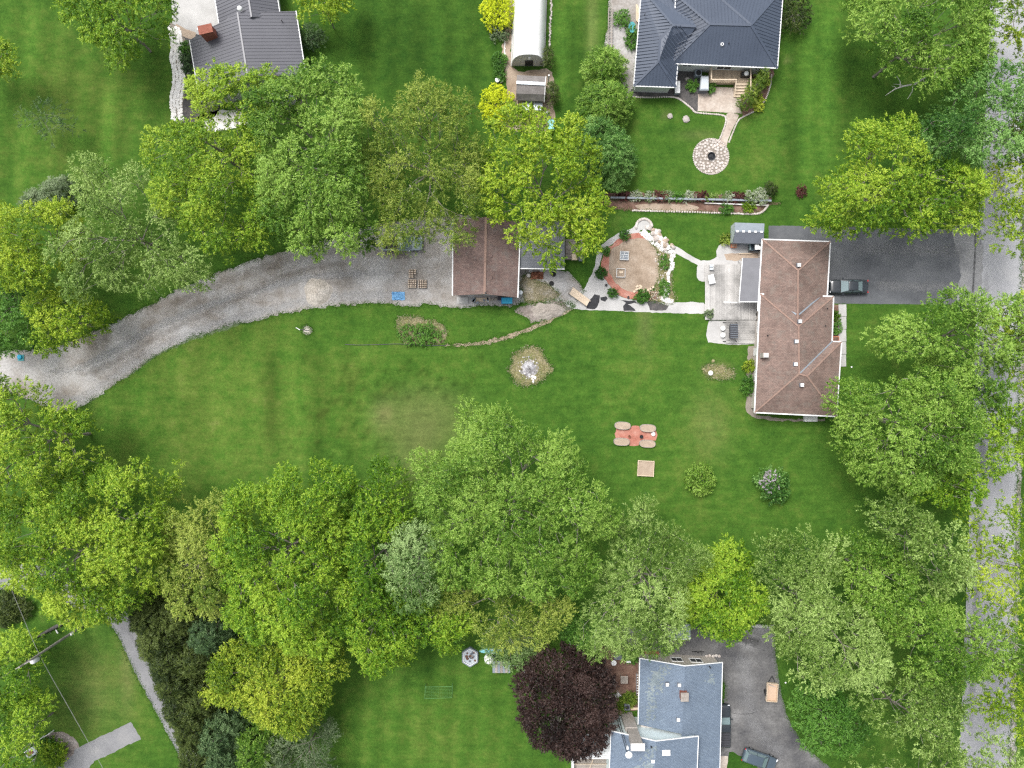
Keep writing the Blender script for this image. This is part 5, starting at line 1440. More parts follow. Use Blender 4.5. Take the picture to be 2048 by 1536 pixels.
# rockery and white stone stream
root = thing('rockery', 'heap of tan and pink boulders at the top of the circular garden', 'rockery', at(1325, 475))
for i in range(60):
    t = R.random(); x, y = 1302 + 38 * t + R.uniform(-9, 9), 458 + 36 * t + R.uniform(-7, 7)
    p = at(x, y); MB().rock((p.x, p.y, .08 + R.uniform(0, .12)), R.uniform(.16, .36), R).build('boulder', R.choice([M_stone, M_whitestone, M_stone, M_sand]), root)
root = thing('white_rock_stream', 'winding dry stream of white rocks through the circular garden', 'rock stream', at(1330, 540))
line = smooth_open([(1284, 462), (1296, 474), (1312, 486), (1326, 498), (1346, 506), (1342, 520), (1345, 532), (1337, 546), (1337, 565), (1332, 588), (1328, 598), (1346, 604)], 12)
wd = [9, 9, 8, 8, 7, 5, 6, 4, 4, 7, 9, 7]
for i, c in enumerate(line):
    w = np.interp(i / (len(line) - 1), np.linspace(0, 1, 12), wd)
    p = at(*c)
bed = MB()
Lp, Rp = [], []
for i, c in enumerate(line):
    w = np.interp(i / (len(line) - 1), np.linspace(0, 1, 12), wd) * .72
    d = line[min(i + 1, len(line) - 1)] - line[max(i - 1, 0)]; d = d / max(1e-6, np.hypot(*d)); nn = np.array([-d[1], d[0]])
    Lp.append(at2(*(c + nn * w * R.uniform(.85, 1.15)))); Rp.append(at2(*(c - nn * w * R.uniform(.85, 1.15))))
for i in range(len(Lp) - 1):
    bed.add([(*Lp[i], .024), (*Lp[i + 1], .024), (*Rp[i + 1], .024), (*Rp[i], .024)], [(0, 1, 2, 3)])
bed.build('pale_lining', M_whitestone, root)
for i in range(230):
    k = R.uniform(0, len(line) - 1.01); a = line[int(k)] + (line[int(k) + 1] - line[int(k)]) * (k % 1)
    w = np.interp(k / (len(line) - 1), np.linspace(0, 1, 12), wd) * .6
    p = at(a[0] + R.uniform(-w, w), a[1] + R.uniform(-w, w))
    MB().rock((p.x, p.y, .05), R.uniform(.08, .19), R).build('rock', M_whitestone, root)
root = thing('stone_arc', 'arc of grey stones topping the circular garden walk', 'stone border', at(1288, 440))
for i in range(16):
    a = math.pi * (1.02 - .95 * i / 15); p = at(1288 + 16 * math.cos(a), 455 - 17 * math.sin(a))
    MB().rock((p.x, p.y, .08), .2, R).build('stone', M_stone, root)
root = thing('gravel_scrap', 'scattered pale stones in the weedy strip by the garden', 'stones', at(1328, 540))
for i in range(60):
    p = at(R.gauss(1325, 7), R.uniform(500, 600)); MB().rock((p.x, p.y, .03), R.uniform(.06, .14), R).build('stone', M_stone, root)
# planter frames
for cx, cy_, rz, t in ((1248, 512, -.05, 'white square planter frame, upper of two in the bare soil'), (1241, 546.5, -.03, 'white square planter frame, lower of two in the bare soil')):
    root = thing('square_planter', t, 'planter', at(cx, cy_), rz, 'white planter frames')
    L = lambda mb, nm, m: mb.build(nm, m, root, local=True)
    for s in (-1, 1):
        L(MB().box((s * .55, 0, .2), (.05, 1.14, .4)), 'side_board', M_white); L(MB().box((0, s * .55, .2), (1.04, .05, .4)), 'side_board', M_white)
    L(MB().box((0, 0, .12), (1.02, 1.02, .2)), 'soil', M_plastic_grey if cx > 1245 else M_soil)
    if cx > 1245:
        for k in (-.25, .05, .3): L(MB().bar((-.5, k, .3), (.5, k + .1, .3), .05, .04), 'slat', M_white)
        L(MB().bar((-.2, -.5, .34), (.05, .5, .34), .05, .04), 'slat', M_white)
    else:
        L(MB().box((.05, .1, .27), (.5, .3, .06), .1), 'board', M_wood)
pav = [(1274, 573, .5), (1279, 577, .5), (1281, 572.5, -.6), (1273, 579, .5), (1269, 583, .6), (1296, 580, .5), (1301, 577.5, .5), (1305, 575, .6)]
for i, (x, y, r) in enumerate(pav):
    p = at(x, y)
    simple('paver_block', 'pale loose paver block lying at the lower edge of the circular garden', 'paver', MB().box((p.x, p.y, .08), (.42, .26, .12), r), M_wood, p, 'loose paver blocks in the circular garden')
root = thing('stick_pile', 'small heap of reddish sticks at lower right of the circular garden', 'stick pile', at(1304, 590))
for i in range(26):
    p = at(R.gauss(1304, 6), R.gauss(590, 4)); a = R.uniform(0, 3.1); l = R.uniform(.3, .7)
    MB().bar((p.x - l * math.cos(a), p.y - l * math.sin(a), .05 + .01 * i), (p.x + l * math.cos(a), p.y + l * math.sin(a), .06 + .01 * i), .04, .04).build('stick', R.choice([M_rust, M_wood, M_oldwood]), root)
for x, y, r, t in ((1212, 571, .18, 'small dark pot upper in the red border'), (1256, 595, .16, 'small dark pot lower in the red border')):
    p = at(x, y); simple('plant_pot', t, 'pot', MB().lathe([(r * .7, 0), (r, .28), (r * .85, .28), (r * .7, .2)], (p.x, p.y, 0), 12), M_black, p, 'dark pots')
# leaning plywood on blocks
root = thing('plywood_sheet', 'pale plywood sheet propped beside the garden walk', 'plywood', at(1160, 594))
c = [at(1146, 574, .3), at(1180, 600, .3), at(1173, 612, .62), at(1139, 588, .62)]
MB().shell({'a': c[0], 'b': c[1], 'c': c[2], 'd': c[3]}, [['a', 'b', 'c', 'd']], .04).build('sheet', M_wood, root)
mids = (c[0] + c[1]) / 2; mids2 = (c[2] + c[3]) / 2
MB().bar(mids + Vector((0, 0, .02)), mids2 + Vector((0, 0, .02)), .05, .02).build('seam_batten', M_paver, root)
for q in (c[2], c[3]): MB().box((q.x, q.y + .1, .28), (.2, .2, .54)).build('block', M_oldwood, root)
for q in (c[0], c[1]): MB().box((q.x, q.y - .1, .12), (.2, .2, .24)).build('block', M_oldwood, root)
# gravel pile
def mound(name, label, cat, cx, cy_, r, h, mat, seed, ry=None):
    rr = np.random.default_rng(seed); p = at(cx, cy_); vv, ff = [(p.x, p.y, h)], []
    n, m = 40, 12
    wob = 1 + .08 * np.sin(np.arange(n) * 2 * np.pi / n * 3 + 1) + .05 * np.sin(np.arange(n) * 2 * np.pi / n * 7) + rr.normal(0, .02, n)
    for j in range(1, m + 1):
        t = j / m
        for k in range(n):
            a = 2 * math.pi * k / n; q = r * PX * t * wob[k]
            vv.append((p.x + q * math.cos(a), p.y + (ry or r) / r * q * math.sin(a), max(.0, h * (1 - t ** 1.5) + (rr.normal(0, .05) if j < m else 0))))
    ff += [(0, 1 + k, 1 + (k + 1) % n) for k in range(n)]
    for j in range(m - 1):
        for k in range(n):
            a, b = 1 + j * n + k, 1 + j * n + (k + 1) % n
            ff.append((a, a + n, b + n, b))
    return tag(MB().add(vv, ff).build(name, mat, origin=(p.x, p.y, 0), smooth=True), label, cat)
mound('gravel_pile', 'pale gravel heap on the gravel driveway', 'gravel pile', 636, 584, 28, .9, M_gravel_pile, 3)
mound('ash_heap', 'low grey ash heap in the scorched ring', 'ash heap', 1058, 737, 15, .25, M_ash, 8)
root = thing('fire_stones', 'few white stones at the edge of the ash heap', 'stones', at(1068, 757))
for i in range(14):
    p = at(1068 + R.uniform(-4, 6), 757 + R.uniform(-8, 8)); MB().rock((p.x, p.y, .06), R.uniform(.08, .17), R).build('stone', M_whitestone, root)
root = thing('ring_debris', 'scattered pale twigs and ash chunks round the ash heap', 'debris', at(1058, 733))
for i in range(70):
    a, r = R.uniform(0, 6.28), R.uniform(6, 24); p = at(1058 + r * math.cos(a), 735 + r * math.sin(a))
    MB().rock((p.x, p.y, .03), R.uniform(.05, .13), R).build('chunk', R.choice([M_ash, M_whitestone, M_oldwood]), root)
# pallets of pavers
for i, (cx, cy_, nx_, ny_, t) in enumerate(((825.5, 548, 3, 5, 'pallet of tan pavers, topmost of three'), (825, 568, 4, 5, 'pallet of tan pavers, lower left of three'), (845.5, 568.5, 5, 5, 'pallet of tan pavers, right of three'))):
    root = thing('paver_pallet', t, 'pallet', at(cx, cy_), 0, 'paver pallets by the garage')
    w, h = (1.05, 1.15) if i == 0 else (1.15, 1.15)
    for k in range(5): MB().box((-w / 2 + w * (k + .5) / 5, 0, .12), (w / 5 - .05, h, .03)).build('deck_board', M_oldwood, root, local=True)
    for k in (-1, 0, 1): MB().box((0, k * h * .42, .055), (w, .09, .1)).build('runner', M_oldwood, root, local=True)
    bw, bh = w / nx_, h / ny_
    me = None
    for a in range(nx_):
        for b in range(ny_):
            if R.random() < .06: continue
            for lay in range(2):
                if me is None:
                    ob = MB().box((0, 0, 0), (bw - .08, bh - .085, .17), taper=.86).build('paver', M_paver, root, local=True); me = ob.data
                else:
                    ob = bpy.data.objects.new('paver', me); C.objects.link(ob); ob.parent = root
                ob.location = (-w / 2 + bw * (a + .5), -h / 2 + bh * (b + .5), .23 + .18 * lay); ob.rotation_euler = (0, 0, R.uniform(-.06, .06))
# tarps and bins
def crumple(name, label, cat, cx, cy_, sx, sy, h, mat, seed, rz=0):
    rr = np.random.default_rng(seed); p = at(cx, cy_); n, m = 12, 10; vv, ff = [], []
    for j in range(m + 1):
        for k in range(n + 1):
            u, v = k / n - .5, j / m - .5
            z = h * (1 - max(abs(u), abs(v)) * 1.7) + rr.normal(0, h * .22)
            vv.append((p.x + (u * sx) * math.cos(rz) - v * sy * math.sin(rz) + rr.normal(0, .02), p.y + u * sx * math.sin(rz) + v * sy * math.cos(rz) + rr.normal(0, .02), max(.03, z)))
    for j in range(m):
        for k in range(n):
            a = j * (n + 1) + k; ff.append((a, a + 1, a + n + 2, a + n + 1))
    o = MB().add(vv, ff).build(name, mat, origin=(p.x, p.y, 0))
    sm = o.modifiers.new('thick', 'SOLIDIFY'); sm.thickness = .01
    return tag(o, label, cat)
crumple('blue_tarp', 'crumpled pale blue tarp at the edge of the gravel driveway', 'tarp', 797, 592, 1.7, 1.1, .3, M_bluepale, 4)
root = thing('blue_bin', 'bright blue bin against the garage front', 'bin', at(1013, 601))
p = at(1013, 601, .8); MB().box((p.x, p.y, .4), (1.3, .72, .78), 0, 1.06).build('body', M_blue, root); MB().box((p.x + .08, p.y - .02, .83), (1.36, .76, .08)).build('lid', M_cyan, root)
root = thing('blue_crate', 'dark blue crate beside the bright blue bin', 'crate', at(1001, 596))
p = at(1000, 596, .5); MB().box((p.x, p.y, .25), (.55, .5, .5), 0, 1.08).build('body', M_blue, root); MB().box((p.x, p.y, .53), (.62, .56, .05)).build('lid', M_darkfab, root)
root = thing('timber_stack', 'stack of tan boards along the garage front', 'timber', at(966, 600))
pieces(root, 'board', M_wood, (1.9, .16, .05), [(at(966, 0).x + R.uniform(-.1, .1), at(0, 597).y - .17 * (i % 3), .05 + .055 * (i // 3), 0) for i in range(9)])
root = thing('scrap_heap', 'heap of grey scrap boxes along the garage front', 'scrap', at(985, 600))
for i in range(10):
    p = at(R.uniform(945, 992), R.uniform(597, 606)); MB().box((p.x, p.y, .15), (R.uniform(.2, .5), R.uniform(.2, .4), .3), R.uniform(0, 1)).build('box', R.choice([M_oldwood, M_plastic_grey, M_chimstone, M_galv]), root)
root = thing('concrete_blocks', 'grey slab leaning in front of the garage door', 'slab', at(925, 602))
p = at(925, 601); MB().box((p.x, p.y, .08), (1.5, .9, .12)).box((p.x + .1, p.y, .17), (1.2, .7, .06), .05).build('slab', M_conc, root)
p = at(1041, 585, .8); simple('rain_barrel', 'pale grey rain barrel at the garage corner', 'barrel', MB().lathe([(.26, 0), (.33, .25), (.33, .65), (.27, .88), (.1, .88)], (p.x, p.y, 0), 16), M_galv, p)
for x, y, m, t in ((1061, 541, M_white, 'white bucket under the lean-to eave'), (1057, 551, M_whitestone, 'pale pot in front of the lean-to'), (1083, 540, M_white, 'white tub right of the bucket under the eave')):
    p = at(x, y, .4); simple('bucket', t, 'bucket', MB().lathe([(.17, 0), (.24, .42), (.2, .42), (.15, .06)], (p.x, p.y, 0), 14), m, p, 'buckets by the lean-to')
for x, y, t in ((1107, 549, 'dark tyre scrap upper on the concrete by the lean-to'), (1103, 567, 'dark tyre scrap lower on the concrete by the lean-to')):
    p = at(x, y); simple('tyre', t, 'tyre', MB().lathe([(.16, 0), (.3, .02), (.32, .1), (.28, .17), (.16, .17)], (p.x, p.y, .01), 16), M_rubber, p, 'dark tyres on the concrete')
p = at(1075, 547); crumple('brush_heap', 'low rusty brown brush heap under the lean-to eave', 'brush heap', 1074, 551, 1.7, 1.0, .35, M_rust, 9)
mound('dirt_heap', 'low grey dirt heap beside the leaning plywood', 'dirt heap', 1095, 622, 34, .5, M_oldwood, 14, ry=17)
root = thing('pallet_stack', 'stack of old slatted crates east of the lean-to', 'crates', at(1150, 505))
MB().box((*at2(1148, 500), .3), (2.4, 2.6, .6)).build('crate_base', M_oldwood, root)
pieces(root, 'slat', M_oldwood, (2.3, .12, .04), [(at(1148, 0).x, at(0, 484 + 2.6 * i).y, .63, 0) for i in range(13)])
pieces(root, 'white_rail', M_plastic_grey, (.06, 1.3, .5), [(at(1157 + 2.4 * i, 0).x, at(0, 515).y, .9, 0) for i in range(4)])
MB().box((*at2(1148, 516), .75), (.7, .8, .2)).build('pale_box', M_wood, root)
# lawn odds and ends
root = thing('lawn_marker', 'short white pipe lying by the little gravel spill', 'pipe', at(596, 657))
MB().tube([at(592, 655, .08), at(600, 660, .08)], .06, 8).build('pipe', M_white, root)
MB().bar(at(602, 659, .06), at(618, 661, .06), .07, .06).build('rod', M_black, root)
hp = smooth_open([(690, 689), (720, 690), (760, 689), (800, 688), (850, 691), (892, 691)], 10)
simple('garden_hose', 'dark hose lying across the lawn left of the dirt trail', 'hose', MB().tube([at(x, y, .04) for x, y in hp], .045, 6), M_black, at(790, 690))
p = at(1421, 746); simple('septic_lid', 'small white cap in the bald lawn patch', 'lid', MB().lathe([(.3, 0), (.32, .12), (.2, .2), (.05, .22)], (p.x, p.y, 0), 14), M_white, p)
for i, (x, y, w_) in enumerate(((1426, 722, 'topmost'), (1420, 737, 'middle'), (1434, 738, 'rightmost'), (1408, 738, 'leftmost'))):
    p = at(x, y); simple('stepping_stone', 'pale round stone in the bald lawn patch, %s of four' % w_, 'stone', MB().rock((p.x, p.y, .02), .22, random.Random(i), .3), M_dry, p, 'stones in the bald lawn patch')
p = at(41, 714); root = thing('tank_lid', 'round blue lid on a square base at left end of gravel driveway', 'lid', at(41, 714))
MB().lathe([(.3, 0), (.3, .25), (.22, .3), (.05, .3)], (p.x, p.y, 0), 14).build('lid', M_cyan, root); MB().box((p.x + .1, p.y - .1, .05), (.8, .8, .1)).build('base', M_teal, root)
p = at(66, 692); simple('green_bucket', 'small green bucket in the grass above the blue lid', 'bucket', MB().lathe([(.2, 0), (.27, .4), (.22, .4), (.18, .05)], (p.x, p.y, 0), 12), M_net, p)
# oval planters, sandbox
for cx, cy_, t in ((1244.5, 851, 'oval sand coloured planter, upper left of four'), (1295, 856, 'oval sand coloured planter, upper right of four'), (1242.5, 883, 'oval sand coloured planter, lower left of four'), (1294, 887, 'oval sand coloured planter, lower right of four')):
    root = thing('oval_planter', t, 'planter', at(cx, cy_), -.05, 'oval planters')
    def oval(a, b, n=24):
        out = []
        for k in range(n):
            th = 2 * math.pi * k / n; out.append((math.copysign(abs(math.cos(th)) ** .7, math.cos(th)) * a, math.copysign(abs(math.sin(th)) ** .8, math.sin(th)) * b))
        return out
    ov = MB(); o1, o2 = oval(1.05, .51), oval(1.01, .47); n = 24
    ov.add([(x, y, 0) for x, y in o1] + [(x, y, .42) for x, y in o1] + [(x, y, .42) for x, y in o2] + [(x, y, .2) for x, y in o2],
           [(k + r * n, (k + 1) % n + r * n, (k + 1) % n + (r + 1) * n, k + (r + 1) * n) for r in range(3) for k in range(n)])
    ov.build('rim', M_chimstone, root, local=True)
    MB().add([(x * .995, y * .995, .37 + .02 * math.sin(i * 2)) for i, (x, y) in enumerate(oval(1.01, .47))], [tuple(range(24))]).build('soil', M_sand, root, local=True)
for x, y, r, t in ((1258, 872.5, .17, 'small rusty pot in the red bed'), (1282, 873, .24, 'dark metal pot in the red bed')):
    p = at(x, y); simple('pot', t, 'pot', MB().lathe([(r * .8, 0), (r, .35), (r * .8, .35), (r * .6, .12)], (p.x, p.y, 0), 14), M_rust if r < .2 else M_black, p, 'pots in the red bed')
p = at(1306, 868); simple('feed_sack', 'white scrap bag at the right end of the red bed', 'bag', MB().rock((p.x, p.y, .12), .3, random.Random(2), .4), M_white, p)
root = thing('sandbox', 'square wooden sandbox on the lawn below the oval planters', 'sandbox', at(1291, 936.5), -.05)
for s in (-1, 1):
    MB().box((s * 1.03, 0, .16), (.1, 2.1, .32)).build('board', M_wood, root, local=True); MB().box((0, s * .97, .16), (1.95, .1, .32)).build('board', M_wood, root, local=True)
MB().box((0, 0, .1), (1.94, 1.82, .18)).build('sand', M_sand, root, local=True)
# deck furniture of the brown house
root = thing('patio_swing', 'black striped canopy swing on the concrete pad', 'swing', at(1460, 664))
p = at(1459, 664)
MB().box((p.x, p.y, 1.9), (1.05, 1.9, .06)).build('canopy', M_darkfab, root)
for i in range(8): MB().box((p.x + .05, p.y - .82 + i * .235, 1.95), (1.0, .04, .03)).build('canopy_rib', M_plastic_grey, root)
MB().box((p.x + .1, p.y, .5), (.55, 1.6, .1)).build('seat', M_darkfab, root); MB().box((p.x + .42, p.y, .85), (.1, 1.6, .6)).build('backrest', M_darkfab, root)
for s in (-1, 1):
    MB().tube([(p.x - .85, p.y + s * 1.25, .05), (p.x, p.y + s * 1.15, 1.95), (p.x + .95, p.y + s * 1.25, .05)], .04, 6).build('leg', M_black, root)
    MB().bar((p.x - .9, p.y + s * 1.25, .06), (p.x + 1.0, p.y + s * 1.25, .06), .06, .06).build('foot_rail', M_black, root)
MB().bar((p.x + .95, p.y - 1.25, .06), (p.x + .95, p.y + 1.25, .06), .05, .05).build('rear_rail', M_black, root)
for y, t in ((657, 'upper'), (670.5, 'lower')):
    p = at(1444, y); root = thing('round_table', 'round cream side table, %s of two on the concrete pad' % t, 'table', p, 0, 'round side tables')
    MB().lathe([(.3, .42), (.32, .44), (.3, .46)], (p.x, p.y, 0), 20).build('top', M_wood if False else M_membrane, root); MB().tube([(p.x, p.y, .02), (p.x, p.y, .42)], .05, 8).build('leg', M_black, root)
p = at(1421.5, 559, .4)
root = thing('patio_table', 'white covered table at the edge of the grey deck', 'table', p)
V_ = [(p.x - .5, p.y + .45), (p.x + .25, p.y + .7), (p.x + .55, p.y - .5), (p.x - .25, p.y - .7)]
MB().prism(V_, .72, .8, .97).build('top', M_white, root)
for q in inset(V_, .15): MB().box((q[0], q[1], .51), (.06, .06, .42)).build('leg', M_white, root)
for x, y, t in ((1420, 533, 'white folding chair, upper of two at the deck edge'), (1420, 539, 'white folding chair, lower of two at the deck edge')):
    p = at(x, y); root = thing('chair', t, 'chair', p, 0, 'white chairs at the deck edge')
    MB().box((p.x, p.y, .62), (.4, .32, .05)).build('seat', M_galv, root); MB().box((p.x + .2, p.y, .85), (.05, .32, .45)).build('backrest', M_white, root)
    for sx in (-.17, .17):
        for sy in (-.13, .13): MB().tube([(p.x + sx, p.y + sy, .2), (p.x + sx, p.y + sy, .6)], .02, 5).build('leg', M_galv, root)
p = at(1418, 628); simple('plant_urn', 'dark urn at the corner of the grey deck', 'pot', MB().lathe([(.2, 0), (.34, .3), (.36, .55), (.28, .55), (.2, .2)], (p.x, p.y, .0), 16), M_black, p)
p = at(1466, 491.5); root = thing('orange_planter', 'terracotta coloured slatted planter below the storage shed', 'planter', p)
MB().box((p.x, p.y, .25), (.7, .6, .5), 0, 1.1).build('body', M_terracotta, root)
for i in range(4): MB().box((p.x - .25 + i * .17, p.y, .54), (.06, .62, .05)).build('slat', M_wood, root)
p = at(1499, 511); simple('orange_plank', 'long pale plank on the sand strip by the deck', 'plank', MB().box((p.x - .6, p.y + .2, .12), (1.7, .12, .1)), M_wood, p)
for i, (x, y, w_) in enumerate(((1513, 621, 'upper'), (1512, 629, 'middle'), (1513, 641, 'lower'))):
    p = at(x, y); simple('planter_pot', 'dark planter pot against the brown house wall, %s of three' % w_, 'pot', MB().lathe([(.18, .3), (.25, .7), (.2, .7), (.15, .4)], (p.x, p.y, 0), 14), M_black, p, 'dark pots against the house wall')
p = at(1670, 678); root = thing('terracotta_pot', 'wide terracotta trough at the end of the front mulch bed', 'pot', p)
MB().box((p.x, p.y, .15), (.8, .6, .3), 0, 1.1).build('trough', M_terracotta, root); MB().box((p.x, p.y, .3), (.7, .5, .04)).build('soil', M_brownmulch, root)
# yard behind the barn shed
for x, y, t in ((1053, 213, 'left'), (1076, 213, 'right')):
    p = at(x, y, .8); root = thing('white_bin', 'white square water bin, %s of two behind the barn shed' % t, 'bin', p, 0, 'white bins behind the barn shed')
    MB().box((p.x, p.y, .4), (1.1, .95, .8)).build('body', M_white, root); MB().box((p.x, p.y, .83), (1.15, 1.0, .06)).build('frame_top', M_galv, root); MB().lathe([(.12, 0), (.12, .06)], (p.x, p.y - .1, .86), 12).build('cap', M_darkfab, root)
p = at(1094, 228, .5); simple('white_drum', 'round white drum beside the teal bin', 'drum', MB().lathe([(.3, 0), (.33, .4), (.3, .75), (.1, .78)], (p.x, p.y, 0), 16), M_white, p)
p = at(1102, 249, .6); root = thing('teal_bin', 'teal open bin under the yellow green tree', 'bin', p)
MB().box((p.x, p.y, .3), (.85, 1.3, .6), 0, 1.05).build('body', M_teal, root); MB().box((p.x, p.y, .62), (.75, 1.2, .04)).build('lid', M_aqua, root)
p = at(997, 163); root = thing('garden_ornament', 'white garden figure base at the lower end of the dirt track', 'ornament', p)
MB().lathe([(.2, 0), (.14, .2), (.25, .5), (.3, .55), (.1, .6)], (p.x - .15, p.y, 0), 12).build('pedestal', M_white, root); MB().rock((p.x + .35, p.y, .1), .25, random.Random(3)).build('stone', M_whitestone, root)
p = at(1097, 158, 1); simple('flue_post', 'pale pipe post at the corner of the barn shed', 'post', MB().tube([(p.x, p.y, 0), (p.x, p.y, 2.2)], .1, 10), M_white, p)
root = thing('track_edging', 'row of pale stones along the dirt track', 'edging', at(1010, 90))
for i in range(14):
    p = at(1009.5 + R.uniform(-.6, .6), 82 + 2.6 * i); MB().rock((p.x, p.y, .04), .1, R).build('stone', M_whitestone, root)
root = thing('shelter_edging', 'pebbly edge along the right side of the white shelter', 'edging', at(1098, 40))
for i in range(40):
    p = at(1103 - .12 * i + R.uniform(-1.5, 1.5), 0 + 2.4 * i); MB().rock((p.x, p.y, .04), R.uniform(.08, .17), R).build('stone', M_stone, root)
# lower yard: hexagonal bed, kayak, drum, shed boards, goal
c = at(940.5, 1312); root = thing('hexagonal_bed', 'hexagonal white framed garden bed near the lower tree belt', 'garden bed', c)
hexp = [(c.x + 1.15 * math.cos(math.pi / 2 + math.pi / 3 * k), c.y + 1.25 * math.sin(math.pi / 2 + math.pi / 3 * k)) for k in range(6)]
for k in range(6):
    a, b = hexp[k], hexp[(k + 1) % 6]; MB().bar((*a, .25), (*b, .25), .12, .5).build('side_board', M_plastic_grey, root)
    a2, b2 = inset(hexp, .12)[k], inset(hexp, .12)[(k + 1) % 6]; MB().bar((*a2, .5), (*b2, .5), .07, .05).build('rim', M_white, root)
MB().prism(inset(hexp, .1), 0, .38).build('cloth_floor', M_galv, root)
for i in range(16):
    a, r = R.uniform(0, 6.28), R.uniform(0, .75); MB().rock((c.x + r * math.cos(a) + .15, c.y + r * math.sin(a), .38), R.uniform(.1, .26), R, .3).build('leaf_litter', R.choice([M_brownmulch, M_oldwood, M_plastic_dark]), root)
p = at(984, 1301); root = thing('kayak', 'aqua kayak lying under the silver leaved tree', 'kayak', p)
loft(MB(), [(-1.7, .03, .18, .24)] + [(x, .36 * math.cos(x / 1.75 * 1.45) ** .8 + .02, .02, .34) for x in np.linspace(-1.4, 1.4, 9)] + [(1.7, .03, .18, .24)], 12, .7).build('hull', M_aqua, root, smooth=True, local=True)
MB().lathe([(.26, .33), (.3, .37), (.24, .37), (.2, .3)], (0, 0, 0), 16).build('cockpit_rim', M_white, root, local=True)
p = at(978, 1318, .6); root = thing('water_drum', 'cream round topped tank beside the kayak', 'tank', p)
MB().lathe([(.62, 0), (.66, .4), (.6, .85), (.3, 1.0), (.05, 1.02)], (p.x, p.y, 0), 18).build('body', M_membrane, root, smooth=True); MB().box((p.x + .75, p.y - .1, .5), (.18, 1.1, 1.0)).build('frame', M_black, root)
root = thing('potting_bench', 'grey boarded potting shed roof right of the cream tank', 'shed', at(1003, 1325))
for i in range(7): MB().box((*at2(988 + 5 * i, 1327), 1.25), (.31, 1.5, .05)).build('roof_board', M_oldwood if i % 2 else M_plastic_grey, root)
for x, y in ((987, 1318), (1019, 1318), (987, 1337), (1019, 1337)):
    p = at(x, y); MB().box((p.x, p.y, .6), (.09, .09, 1.2)).build('post', M_oldwood, root)
MB().box((*at2(1003, 1328), .7), (1.9, 1.1, .06)).build('bench_top', M_oldwood, root)
root = thing('clothes_pole', 'slim pale pole with crossbar beside the purple maple', 'pole', at(1049, 1322))
MB().tube([at(1049, 1320), at(1050, 1330, 1.8)], .05, 8).build('pole', M_white, root); MB().bar(at(1025, 1331, 1.75), at(1046, 1331, 1.75), .06, .06).build('crossbar', M_galv, root)
p = at(1049, 1337); simple('grey_barrel', 'grey domed barrel left of the purple maple', 'barrel', MB().lathe([(.36, 0), (.4, .45), (.33, .7), (.1, .78)], (p.x, p.y, 0), 16), M_galv, p)
root = thing('soccer_goal', 'pale green net goal frame on the lower lawn', 'goal', at(876, 1380))
a, b, c_, d = at(849, 1397), at(904, 1395), at(905, 1366), at(852, 1367)
for q0, q1 in ((a, b), (b, c_), (a, d)): MB().bar(q0 + Vector((0, 0, .05)), q1 + Vector((0, 0, .05)), .05, .05).build('ground_bar', M_net, root)
ta, tb = Vector((d.x, d.y, 1.1)), Vector((c_.x, c_.y, 1.1))
MB().bar(ta, tb, .06, .06).build('crossbar', M_net, root)
for q0, q1 in ((d, ta), (c_, tb)): MB().bar(q0, q1, .06, .06).build('goal_post', M_net, root)
net = MB()
for i in range(13):
    t = i / 12; net.bar(a.lerp(b, t) + Vector((0, 0, .05)), ta.lerp(tb, t), .012, .012)
for i in range(1, 8):
    t = i / 8; net.bar((a + Vector((0, 0, .05))).lerp(ta, t), (b + Vector((0, 0, .05))).lerp(tb, t), .02, .012)
tag(net.build('net', M_net, root), kind='stuff')
# west patio of the blue roofed house
p = at(1248.5, 1359.5, .7); root = thing('square_table', 'square slatted wooden table on the dirt patio', 'table', p)
for i in range(6): MB().box((p.x, p.y - .42 + .165 * i, .72), (.95, .145, .04)).build('slat', M_oldwood, root)
for sx in (-.4, .4):
    for sy in (-.38, .38): MB().box((p.x + sx, p.y + sy, .35), (.07, .07, .7)).build('leg', M_oldwood, root)
p = at(1235, 1388); root = thing('garden_chair', 'white slatted garden chair at an angle on the dirt patio', 'chair', p, .7)
for i in range(4): MB().box((0, -.22 + .15 * i, .42), (.55, .11, .03)).build('slat', M_white, root, local=True)
for i in range(3): MB().box((-.2 + .2 * i, .33, .75), (.12, .05, .6)).build('back_slat', M_white, root, local=True)
for sx in (-.28, .28):
    MB().box((sx, .05, .6), (.08, .65, .04)).build('armrest', M_white, root, local=True)
    for sy in (-.22, .3): MB().box((sx, sy, .2), (.06, .06, .4)).build('leg', M_white, root, local=True)
p = at(1227.5, 1325, .5); root = thing('round_table', 'white oval table on the dirt patio', 'table', p)
MB().lathe([(.34, .66), (.36, .69), (.3, .72)], (p.x, p.y, 0), 18).build('top', M_white, root); MB().tube([(p.x, p.y, 0), (p.x, p.y, .66)], .05, 8).build('leg', M_white, root)
p = at(1226, 1361); root = thing('patio_crate', 'low wooden crate left of the square table', 'crate', p)
for i in range(5): MB().box((p.x, p.y - .36 + .18 * i, .3), (.55, .15, .03)).build('slat', M_oldwood, root)
MB().box((p.x, p.y, .14), (.5, .85, .27)).build('box', M_brownmulch, root)
root = thing('step_ladder', 'row of dark rungs along the west wall of the blue roofed house', 'ladder', at(1275, 1370))
for xx in (1272.5, 1277.5): MB().bar(at(xx, 1346, .3), at(xx, 1396, .3), .05, .06).build('rail', M_plastic_grey, root)
pieces(root, 'rung', M_white, (.3, .09, .05), [(at(1275, 0).x, at(0, 1348 + 5.2 * i).y, .33, 0) for i in range(10)])
p = at(1254, 1415, .7); root = thing('heat_pump', 'dark heat pump with round fan at the foot of the stone chimney', 'heat pump', p)
MB().box((p.x, p.y + .1, .45), (.7, .8, .9)).build('case', M_plastic_dark, root); MB().lathe([(.27, 0), (.27, .04), (.08, .05)], (p.x, p.y + .1, .905), 14).build('fan_grille', M_black, root)
